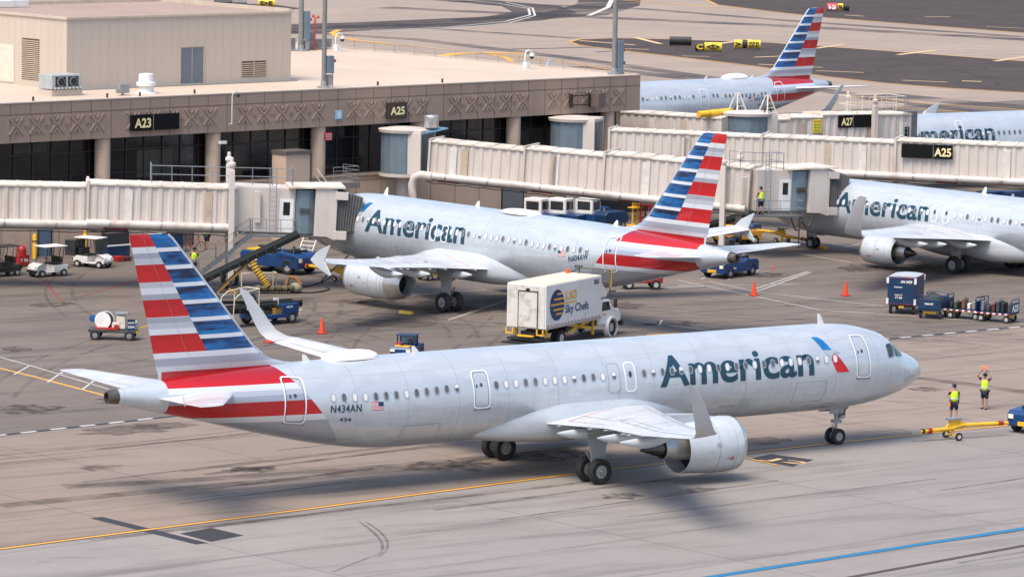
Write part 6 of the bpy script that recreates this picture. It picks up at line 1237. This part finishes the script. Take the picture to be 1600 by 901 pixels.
t=thing('power_cable','looped black power cables on the ground by the yellow tow bar','cable',(0,0,0)); o=MB(); q=[G(455,457),G(490,458),G(515,452),G(500,443),(9.3,66.6,1.6)]; 
def smooth_path(pts,n=6):
    P=[Vector((p[0],p[1],p[2] if len(p)>2 and abs(p[2])>.001 else .05)) for p in pts];out=[]
    for i in range(len(P)-1):
        p0=P[max(i-1,0)];p1=P[i];p2=P[i+1];p3=P[min(i+2,len(P)-1)]
        for k in range(n):
            t_=k/n; out.append(.5*((2*p1)+(p2-p0)*t_+(2*p0-5*p1+4*p2-p3)*t_*t_+(3*p1-p0-3*p2+p3)*t_**3))
    return out+[P[-1]]
o.tube(smooth_path(q),.045,6); o.build('cable',BK,t); o=MB(); o.tube(smooth_path([G(450,452),G(480,448),G(505,440),G(520,430)]),.045,6); o.build('cable',BK,t)
t=thing('power_cable','coiled black cable hanging below the middle jet bridge cab','cable',BL(43.3,-29.8),0); o=MB(); o.tube([(0,0,3.0),(0,0,.9)],.05,6); o.tube([(-.7+.05*k,0,3.0-.9*math.sin(PI*k/20)) for k in range(21)],.05,6); o.tube([(.2+.05*k,.1,3.0-.7*math.sin(PI*k/20)) for k in range(21)],.05,6); o.build('cable',BK,t)
t=thing('step_ladder','white folding steps standing beside the N604AW airliner nose','ladder',P2(486,392),math.radians(30)); o=MB(); 
for y in (-.5,.5): o.bar((-.8,y,0),(.2,y,1.3),.05);o.bar((.9,y,0),(.2,y,1.3),.05);o.bar((-.8,y,.1),(.9,y,.1),.05)
for k in range(5): o.bar((-.7+.2*k,-.5,.15+.26*k),(-.7+.2*k,.5,.15+.26*k),.18,.03)
o.build('steps',WH,t,smooth=False)
# ---- baggage carts and container
def bag(label,loc,rz,m,kind,parent=None,group='bags on the carts'):
    t=thing('suitcase',label,'suitcase',loc,rz,group); return t
def bagcart(label,loc,rz,endtext,nb,seed,cover=False):
    t=thing('baggage_cart',label,'baggage cart',loc,rz,'open baggage carts'); o=MB(); o.box(-1.1,1.1,-.68,.68,.48,.58); o.build('bed',NAVY,t,smooth=False,bevel=.02)
    o=MB()
    for s_ in (-1,1):
        for k in range(6): o.box(-1.08+.38*k,-.9+.38*k,s_*.685-.004,s_*.685+.004,.49,.57)
    o.build('reflector_strip',REDP,t,smooth=False); o=MB()
    for s_ in (-1,1):
        for k in range(6): o.box(-.88+.38*k,-.72+.38*k,s_*.685-.004,s_*.685+.004,.49,.57)
    o.build('reflector_strip',mat('white letter',(.8,.8,.8),.5),t,smooth=False)
    for e in (-1,1):
        o=MB(); o.box(e*1.1-.03,e*1.1+.03,-.68,.68,.58,1.18); pn=o.build('end_panel',NAVY,t,smooth=False,bevel=.02)
        o=MB(); o.tube([(e*1.1,-.66,.6),(e*1.1,-.66,1.3),(e*1.1,-.6,1.38),(e*1.1,.6,1.38),(e*1.1,.66,1.3),(e*1.1,.66,.6)],.03,6); o.build('end_rail',NAVY,pn)
        o=MB(); ty=(1 if e<0 else -1); flat_text(o,endtext,(e*1.135,(.55 if len(endtext)<4 else .3)*ty,.68 if len(endtext)<4 else .85),(0,-ty,0),(0,0,1),.40 if len(endtext)<4 else .11,1.05 if len(endtext)<4 else .55,.04); o.build('panel_lettering',mat('white letter',(.8,.8,.8),.5),pn,smooth=False)
    o=MB(); o.bar((1.1,0,.4),(1.9,0,.3),.06); o.box(-.95,-.65,-.4,.4,.3,.48);o.box(.65,.95,-.4,.4,.3,.48); o.build('draw_bar',YL,t,smooth=False)
    wh4(t,(-.8,.8),.58,.22,.14,(.5,.5,.5))
    cols=[('black',(.015,.015,.017)),('charcoal',(.04,.045,.05)),('brown',(.16,.07,.04)),('teal',(.02,.06,.065)),('grey',(.2,.2,.21)),('olive',(.05,.06,.04)),('maroon',(.12,.02,.02)),('white',(.6,.58,.55))]
    r=random.Random(seed); c,s=math.cos(rz),math.sin(rz); where={'A23':'A23 cart'}.get(endtext,endtext)
    if not cover:
        for k in range(nb):
            x=-.88+1.76*k/(nb-1); cn,cc=cols[(k*3+seed)%8]; h=r.uniform(.34,.68); w_=.2
            lb='%s suitcase, %s in line on the %s'%(cn,['first','second','third','fourth','fifth','sixth','seventh','eighth'][k],'cart marked A23' if endtext=='A23' else 'cart left of the A23 cart')
            b_=thing('suitcase',lb[:200],'suitcase',(loc[0]+c*x-s*r.uniform(-.1,.1),loc[1]+s*x+c*r.uniform(-.1,.1),loc[2]+.58),rz+r.uniform(-.1,.1),'bags on the carts')
            o=MB(); o.box(-w_/2,w_/2,-.38,.38,.0,h); o.build('shell',mat('bag '+cn,cc,.6,var=.2),b_,smooth=False,bevel=.05); o=MB(); o.tube([(0,-.1,h),(0,-.1,h+.07),(0,.1,h+.07),(0,.1,h)],.018,6); o.build('handle',BK,b_)
    else:
        o=MB(); R=[]; n=10
        for i in range(n+1):
            x=-1.0+2.0*i/n; hh=.42+.22*math.sin(PI*i/n)+r.uniform(-.05,.05); R.append([(x,y*(.62+r.uniform(-.03,.03)),.6+hh*z*1.35) for y,z in ((-1,0),(-.95,.5),(-.6,.85),(-.1,1.0),(.4,.95),(.8,.7),(1,.3),(1,0))])
        o.rings(R); tg=thing('tarpaulin','dark crumpled tarpaulin covering the load of the second cart','tarpaulin',(loc[0],loc[1],loc[2]+.0),rz); o.build('cover_sheet',mat('tarp dark',(.025,.035,.032),.6,var=.3,bump=.4,bs=6),tg,ang=80)
    return t
bagcart('navy baggage cart with dark covered load beside the container',(30.9,35.6,.005),math.radians(37),'TARE WT',0,2,True)
bagcart('baggage cart with white and green bags, left of the A23 cart',(32.3,34.2,.005),math.radians(118),'TARE WT',6,1)
bagcart('baggage cart marked A23 at the far right',(33.05,32.3,.005),math.radians(118),'A23',6,5)
t=thing('cargo_container_cart','tall navy cargo container on a wheeled dolly at the right','container',(30.75,38.75,.005),math.radians(17)); t.location=((G(1384,488).x+G(1416,492).x)/2+1.0,(G(1384,488).y+G(1416,492).y)/2+.35,.005); t.rotation_euler=(0,0,math.radians(38))
o=MB(); o.box(-1.25,1.25,-.85,.85,.55,2.25); cn=o.build('container_body',NAVY,t,smooth=False,bevel=.04)
o=MB()
for x in (-1.26,1.26):
    for y in (-.84,.84): o.box(x-.02,x+.02,y-.07,y+.07,.6,.95);o.box(x-.02,x+.02,y-.07,y+.07,1.85,2.2)
o.build('white_corner_tape',WH,cn,smooth=False)
o=MB(); 
for k in range(8): o.box(-1.27,-1.255,-.8+.2*k,-.72+.2*k,2.16,2.22);o.box(-1.2+.3*k,-1.08+.3*k,-.865,-.855,2.16,2.22);o.box(-1.27,-1.255,-.8+.2*k,-.72+.2*k,.58,.64)
o.build('red_tape',REDP,cn,smooth=False)
o=MB(); o.rings([[(x,-.84,2.25),(x,-.3,2.31),(x,.3,2.31),(x,.84,2.25)] for x in (-1.22,1.22)]); o.build('soft_roof',mat('container roof pale',(.36,.42,.48),.6,var=.2,vs=2,dirt=(.5,.36,.26),da=.9,ds=1.4),cn,smooth=False)
for nm,ps in (('a',((-1.262,0),)),):
    o=MB(); flat_text(o,'AN 3459',(-1.268,.05,1.9),(0,-1,0),(0,0,1),.16,.7,.03); flat_text(o,'American',(-1.268,.45,1.6),(0,-1,0),(0,0,1),.1,.5,.02); flat_text(o,'TARE WT',(-1.268,.42,1.12),(0,-1,0),(0,0,1),.09,.5,.02); flat_text(o,'17 60',(-1.268,.35,.95),(0,-1,0),(0,0,1),.12,.4,.03); o.build('container_lettering',mat('white letter',(.8,.8,.8),.5),cn,smooth=False)
o=MB(); o.box(-1.15,1.15,-.75,.75,.42,.54); o.bar((-1.15,0,.4),(-1.7,0,.3),.06); o.build('dolly_frame',BK,t,smooth=False); o=MB(); o.box(-1.2,-1.16,-.15,.15,.38,.52); o.build('hitch',YL,t,smooth=False); wh4(t,(-.9,.9),.7,.22,.14,(.25,.25,.25))
# ---- cab vehicles, dollies and lifts under the middle bridge
for k,(px,lb) in enumerate(((838,'leftmost white cab tractor behind the N604AW fuselage'),(876,'middle white cab tractor behind the N604AW fuselage'),(918,'rightmost white cab tractor behind the N604AW fuselage'))):
    p=G(px,352); t=thing('baggage_tractor',lb,'tractor',(p.x,p.y,.005),math.radians(-62),'white cab tractors in a row')
    o=MB(); o.box(-.7,.7,-.65,.65,.85,1.95); cb=o.build('cab',WH,t,smooth=False,bevel=.06)
    for x in (-.705,.705): o=MB(); o.box(x-.004,x+.004,-.5,.5,1.15,1.75); o.build('cab_window',GLV,cb,smooth=False)
    for y in (-.655,.655): o=MB(); o.box(-.5,.5,y-.004,y+.004,1.15,1.75); o.build('cab_window',GLV,cb,smooth=False)
    o=MB(); o.box(-.9,1.7,-.62,.62,.35,.86); o.build('chassis',BLU,t,smooth=False,bevel=.05); o=MB(); flat_text(o,'98471',(.706,-.3,.95),(0,1,0),(0,0,1),.12,.6,.02); o.build('cab_lettering',LTXT(),cb,smooth=False); wh4(t,(-.55,1.15),.6,.28,.2)
for px,py,lb,m in ((930,349,'blue compressor trailer right of the white cab tractors',BLU),(955,356,'low blue trailer with crates beside the compressor trailer',NAVY)):
    t=thing('ground_trailer',lb,'trailer',P2(px,py),math.radians(5)); o=MB(); o.prism([(-1.1,.4),(-1.1,.95),(-.8,1.2),(.8,1.2),(1.1,.95),(1.1,.4)],-.6,.6); o.build('body',m,t,smooth=False,bevel=.05); o=MB(); o.cyl((-.7,0,1.2),(-.7,0,1.45),.06); o.bar((1.1,0,.4),(1.8,0,.3),.05); o.build('fittings',ST,t,smooth=False); wh4(t,(-.6,.6),.55,.26,.18)
for px,lb,m,z in ((992,'yellow lift mast among the red lifts under the middle bridge',YL,2.9),(1004,'taller red lift mast beside the striped fin of N604AW',REDP,3.2),(1019,'red lift mast closest to the striped fin of N604AW',REDP,3.0)):
    t=thing('lift_platform',lb,'lift',P2(px,362),math.radians(10),'lifts under the middle bridge'); o=MB(); o.box(-.5,.5,-.4,.4,.15,.5); o.build('base',m,t,smooth=False,bevel=.03); o=MB()
    for s_ in (-.25,.25): o.bar((s_,0,.5),(s_,0,z),.09)
    for k in range(int(z/.35)): o.bar((-.25,0,.6+.35*k),(.25,0,.6+.35*k),.05)
    o.build('mast',m,t,smooth=False); o=MB(); railing(o,[(-.45,-.35,z*.6),(.45,-.35,z*.6),(.45,.35,z*.6)],.8,.5,.03); o.box(-.45,.45,-.35,.35,z*.6-.06,z*.6); o.build('basket',m,t,smooth=False); wh4(t,(-.35,.35),.4,.15,.1)
t=thing('ground_power_unit','red ground power trailer half hidden behind the catering truck',"power unit",((G(990,453).x+G(1030,452).x)/2,(G(990,453).y+G(1030,452).y)/2+.6,.005),math.radians(-25)); o=MB(); o.box(-1.3,1.3,-.55,.55,.4,.95); o.build('housing',REDP,t,smooth=False,bevel=.05); o=MB(); o.bar((-1.3,0,.4),(-2.0,0,.3),.06); o.build('draw_bar',BK,t,smooth=False); wh4(t,(-.85,.85),.55,.3,.2,(.6,.6,.6))
t=thing('yellow_chock_trailer','yellow equipment behind the nacelle of the N604AW airliner','equipment',P2(672,437),math.radians(10)); o=MB(); o.box(-.7,.7,-.5,.5,.3,.95); o.build('body',YL,t,smooth=False,bevel=.04); o=MB(); o.box(-.6,.6,-.52,-.5,.45,.8); o.build('panel',BK,t,smooth=False); wh4(t,(-.45,.45),.45,.22,.14)
# boxes under third bridge at the right
for k,(px,lb) in enumerate(((1497,'navy bin under the right-hand bridge, left of the others'),(1545,'navy bin in the middle under the right-hand bridge'),(1580,'navy bin near the right edge under the right-hand bridge'))):
    p=G(px,322); t=thing('cargo_bin',lb,'bin',(p.x,p.y,.005),math.radians(8),'navy bins under the right-hand bridge'); o=MB(); o.box(-.8,.8,-.6,.6,.3,1.15); o.build('bin_body',NAVY,t,smooth=False,bevel=.05); o=MB(); o.box(-.7,-.4,-.61,-.6,.7,1.0); o.build('label_plate',mat('white letter',(.8,.8,.8),.5),t,smooth=False); wh4(t,(-.5,.5),.5,.16,.1)
# ---- cones
co_=thing('traffic_cone','','traffic cone',(0,0,0)); o=MB(); o.lathe([(.05,.19),(.9,.035),(.92,.01)],(0,0,0),(0,0,1),18); o.build('cone_body',mat('cone orange red',(.75,.055,.012),.5,var=.08),co_); o=MB(); o.box(-.26,.26,-.26,.26,0,.06); o.build('cone_base',mat('cone base',(.35,.03,.015),.6),co_,smooth=False,bevel=.02)
used=[]
for (px,py,lb) in ((503,521,'bright orange cone between the winglet and the parked engine'),(421,535,'cone mostly hidden by the far winglet of the taxiing airliner'),(1178,462,'dull red cone right of the N604AW tail cone'),(1321,462,'dull red cone left of the cargo container'),(1208,421,'tiny red cone beyond the others, near the tow bar')):
    c_=place(co_,used,P2(px,py),0,lb,'traffic cones on the apron')
    if 'tiny' in lb: c_.scale=(.35,.35,.3)
# ---- airfield guidance signs
def asign(label,px,py,parts,h=1.15):
    """parts: (width, face, text, text colour)"""
    dy=parts[0][0]; p=G(px,py); t=thing('airfield_sign',label,'sign',(p.x,p.y,0),math.radians(-34)); x=0
    for w_,m,tx,tm in parts:
        o=MB(); R=[]
        for xx in (x,x+w_-.06): R.append([(xx,.35*math.cos(a),h*.55+h*.45*math.sin(a)) for a in [2*PI*i/14 for i in range(14)]])
        o.rings(R); b_=o.build('sign_module',m,t,ang=60)
        if tx: o=MB(); flat_text(o,tx,(x+w_*.12,-.37,h*.30),(1,0,0),(0,0,1),h*.5,w_*.72,.05); o.build('sign_lettering',tm,b_,smooth=False)
        x+=w_
    o=MB(); o.box(.1,.25,-.1,.1,0,.3); o.box(x-.3,x-.15,-.1,.1,0,.3); o.build('sign_leg',DKF,t,smooth=False)
AY=mat('airfield sign yellow',(.72,.50,.03),.5); AR=mat('airfield sign red',(.6,.05,.06),.5); WL=mat('white letter',(.8,.8,.8),.5)
asign('yellow and black airfield sign with arrows on the asphalt island, left of the other',1086,81,[(1.1,BK,'C',AY),(2.1,AY,'<S>',BK)])
asign('yellow airfield sign nearer the striped fin on the asphalt island',1147,77,[(1.0,AY,'>',BK),(.6,BK,'',AY),(1.6,AY,'D7.D',BK)])
asign('black sign back on the asphalt island left of the yellow signs',1046,72,[(2.7,BK,'',AY)])
asign('red, yellow and black airfield sign beside the far striped fin',1292,18,[(1.5,AR,'8-26',WL),(.8,AY,'F6',BK),(.9,BK,'',AY)])
asign('yellow airfield sign beyond the penthouse roof',403,12,[(2.4,AY,'S>E',BK)])
asign('black airfield sign beyond the penthouse, left of the yellow one',334,10,[(2.6,BK,'',AY),(2.0,mat('sign module grey',(.12,.12,.12),.5),'',AY)],.9)
# ================================================================ PEOPLE
SKIN=mat('skin',(.36,.20,.14),.55,var=.08); VEST=mat('hi-vis vest',(.55,.85,.02),.6,var=.06); NAVC=mat('navy cloth',(.012,.016,.035),.8,var=.2,bump=.3); SHOE=mat('black shoe',(.015,.015,.015),.6); HAIR=mat('dark hair',(.02,.014,.01),.7)
def skinmesh(name,verts,edges,m,parent,root=0,lv=2):
    me=bpy.data.meshes.new(name); me.from_pydata([v[:3] for v in verts],edges,[]); o=bpy.data.objects.new(name,me); sc.collection.objects.link(o); o.parent=parent; me.materials.append(m)
    md=o.modifiers.new('skin','SKIN'); md.use_smooth_shade=True; me.skin_vertices.new() if not me.skin_vertices else None
    sv_=me.skin_vertices[0].data
    for i,v in enumerate(verts): r=v[3]; sv_[i].radius=(r,v[4] if len(v)>4 else r)
    sv_[root].use_root=True; sm=o.modifiers.new('sub','SUBSURF'); sm.levels=lv; sm.render_levels=lv; return o
def person(label,loc,rz,arms,legs=((.10,.06),(-.10,-.04)),wands=None,cap=True,head=(0,0),vest=True,paddle=False,group=None):
    """x forward, y left. arms: two (elbow, hand) triples"""
    t=thing('person',label,'person',loc,rz,group); V=[];E=[]
    def a(x,y,z,r,r2=None,p=None): V.append((x,y,z,r,r2 or r)); i=len(V)-1; (E.append((p,i)) if p is not None else None); return i
    pel=a(0,0,.95,.13,.16); sp=a(0,0,1.15,.12,.15,pel); ch=a(.01,0,1.34,.12,.17,sp); nk=a(.0,0,1.50,.055,None,ch); hb=a(.015+head[0]*.3,head[1]*.3,1.58,.07,None,nk); hd=a(.02+head[0],head[1],1.67,.098,.085,hb); ht=a(.015+head[0],head[1],1.76,.07,None,hd)
    for s_,(el,hn),(fx,kx) in zip((1,-1),arms,legs):
        sh=a(0,s_*.19,1.44,.065,None,ch); e=a(*el,.045,None,sh); h=a(*hn,.030,None,e); dv=(Vector(hn)-Vector(el)).normalized(); pa=a(*(Vector(hn)+dv*.06),.036,.02,h)
        sd=dv.orthogonal().normalized()
        for k,ln in ((-1.5,.075),(-.5,.09),(.5,.085),(1.5,.065)):
            q=Vector(hn)+dv*.09+sd*.017*k; f1=a(*(q+dv*ln*.4),.010,None,pa); a(*(q+dv*ln+dv.cross(sd)*.02),.008,None,f1)
        q=Vector(hn)+dv*.03+sd*.045; f1=a(*q,.012,None,pa); a(*(q+dv*.04+sd*.015),.010,None,f1)
        hp=a(0,s_*.10,.88,.095,None,pel); kn=a(kx,s_*.11,.50,.062,None,hp); an=a(fx,s_*.12,.10,.042,None,kn); a(fx+.13,s_*.13,.05,.042,.03,an)
    skinmesh('body',V,E,SKIN,t)
    # face
    hx,hy=.02+head[0],head[1]; f=MB(); f.sphere((hx+.09,hy,1.665),.018,8,6,(1,.8,1.3)); 
    f.build('nose',SKIN,t)
    for s_ in (-1,1):
        f=MB(); f.sphere((hx+.082,hy+s_*.033,1.69),.011,8,6); f.build('eye',mat('eye dark',(.02,.02,.02),.3),t)
        f=MB(); f.sphere((hx-.005,hy+s_*.088,1.67),.025,8,6,(.7,.4,1.2)); f.build('ear',SKIN,t)
    f=MB(); f.box(hx+.078,hx+.092,hy-.025,hy+.025,1.62,1.63); f.build('mouth',mat('lip',(.25,.09,.08),.5),t,smooth=False)
    f=MB(); f.lathe([(-.1,.03),(-.095,.045),(-.07,.045)],(hx-.0,hy,1.68),(0,1,0),10); f.lathe([(.07,.045),(.095,.045),(.1,.03)],(hx-.0,hy,1.68),(0,1,0),10); f.build('ear_defenders',BK,t)
    f=MB(); f.sphere((hx-.012,hy,1.70),.108,14,10,(1,.92,.95)); f.build('hair' if not cap else 'cap',HAIR if not cap else NAVC,t)
    if cap: f=MB(); f.box(hx+.05,hx+.17,hy-.07,hy+.07,1.73,1.745); f.build('cap_brim',NAVC,t,smooth=False,bevel=.005)
    # clothes
    C=[(0,0,.88,.165,.195),(0,0,1.12,.16,.19),(.01,0,1.32,.16,.205),(.0,0,1.47,.12,.17)]; skinmesh('vest' if vest else 'shirt',C,[(0,1),(1,2),(2,3)],VEST if vest else NAVC,t)
    if vest:
        f=MB(); n=24; R=[[(.16*math.cos(2*PI*i/n)*k,.195*math.sin(2*PI*i/n)*k,z) for i in range(n)] for z,k in ((1.06,1.08),(1.12,1.08))]; f.rings(R,False); f.build('reflective_band',mat('reflective silver',(.6,.62,.55),.3),t)
    for s_,(el,hn) in zip((1,-1),arms): skinmesh('sleeve',[(0,s_*.17,1.44,.08),((el[0])*.75,s_*.19+(el[1]-s_*.19)*.75,1.44+(el[2]-1.44)*.75,.06)],[(0,1)],NAVC,t,lv=1)
    S_=[(0,0,.90,.15,.175)];E=[]
    for s_,(fx,kx) in zip((1,-1),legs): n0=len(S_); S_+=[(0,s_*.10,.84,.115),(kx*.9,s_*.11,.50,.095)]; E+=[(0,n0),(n0,n0+1)]
    skinmesh('shorts',S_,E,NAVC,t)
    for s_,(fx,kx) in zip((1,-1),legs): skinmesh('shoe',[(fx-.05,s_*.12,.06,.05),(fx+.06,s_*.125,.05,.05),(fx+.17,s_*.13,.04,.04,.03)],[(0,1),(1,2)],SHOE,t,lv=1); 
    for s_,(fx,kx) in zip((1,-1),legs): skinmesh('sock',[(fx,s_*.12,.10,.05),(fx,s_*.12,.2,.052)],[(0,1)],NAVC,t,lv=1)
    return t
toC=math.atan2(CAM.y,CAM.x)
# marshaller facing the aircraft (towards -x) with crossed wands overhead
def wand(label,base,dirv):
    d=Vector(dirv).normalized(); t=thing('marshalling_wand',label,'wand',base); o=MB(); o.cyl((0,0,0),d*.14,.018); o.build('handle',BK,t); o=MB(); o.tube([d*.14,d*.3,d*.46],[.032,.036,.026],10); o.build('lit_tube',mat('wand orange',(1,.10,.03),.4,emit=.6),t)
pl_=Vector((G(1538,639).x,G(1538,639).y,.005)); rz=math.radians(205)
person('person in yellow vest and navy shorts holding two orange wands overhead',pl_,rz,(((.10,.36,1.60),(.12,.20,1.86)),((.10,-.36,1.60),(.12,-.20,1.86))),((.05,.03),(-.06,-.02)))
c,s_=math.cos(rz),math.sin(rz); L2W=lambda x,y,z:(pl_.x+c*x-s_*y,pl_.y+s_*x+c*y,pl_.z+z)
wand('orange wand in the left hand of the marshaller',L2W(.13,.16,1.94),(c*.0+s_*.5,-c*.5+s_*0,.45)); wand('orange wand in the right hand of the marshaller',L2W(.13,-.16,1.94),(-s_*.5,c*.5,.45))
p_=G(1490,657); person('person seen from behind in yellow vest, one hand at the face, left of the marshaller',(p_.x,p_.y,.005),math.radians(70),(((.08,.30,1.2),(.30,.16,1.42)),((.0,-.24,1.16),(.12,-.25,.95))),((.10,.06),(-.12,-.03)))
c,s_=math.cos(math.radians(70)),math.sin(math.radians(70)); t=thing('marshalling_wand','orange wand hanging in the hand of the person seen from behind','wand',(p_.x-s_*.22+c*.02,p_.y+c*.22+s_*.02,.85)); o=MB(); o.cyl((0,0,.3),(0,0,.14),.018); o.build('handle',BK,t); o=MB(); o.tube([(0,0,.14),(0,0,0),(0,0,-.14)],[.03,.036,.026],10); o.build('lit_tube',mat('wand orange',(1,.10,.03),.4,emit=.6),t)
p_=G(323,390); person('person in yellow vest at the wall behind the left-hand bridge',(p_.x,p_.y,.005),math.radians(200),(((.05,.28,1.2),(.25,.2,1.1)),((.05,-.28,1.2),(.3,-.2,1.3))))
p_=G(303,432); person('person in yellow vest half hidden behind the edge of the big striped fin',(p_.x,p_.y,.005),math.radians(250),(((.05,.27,1.2),(.2,.2,1.0)),((.05,-.27,1.2),(.2,-.2,1.0))))
person('person in yellow vest standing on the stair landing of the middle jet bridge',tuple(STAIR_P),math.radians(100),(((.1,.26,1.2),(.25,.12,1.15)),((.1,-.26,1.2),(.25,-.12,1.15))))
for q in [o_ for o_ in bpy.data.objects if o_.get('category')=='person']: q.scale=(1.08,1.08,1.04)

# ---- wheel chocks and ground bits
for k,(p,lb,g_) in enumerate((((48.2,67.9),'yellow chock at the nose wheel of the winglet airliner',0),((8.3,62.9),'yellow chock at the nose wheel of the N604AW airliner',0),((3.2,50.6),'yellow chock at the near main wheel of the N604AW airliner',0))):
    t=thing('wheel_chock',lb,'chock',(p[0],p[1],.005),.2*k,'yellow wheel chocks'); o=MB(); o.prism([(-.16,0),(-.1,.17),(.1,.17),(.16,0)],-.45,.45); o.build('chock_block',YL,t,smooth=False,bevel=.01)
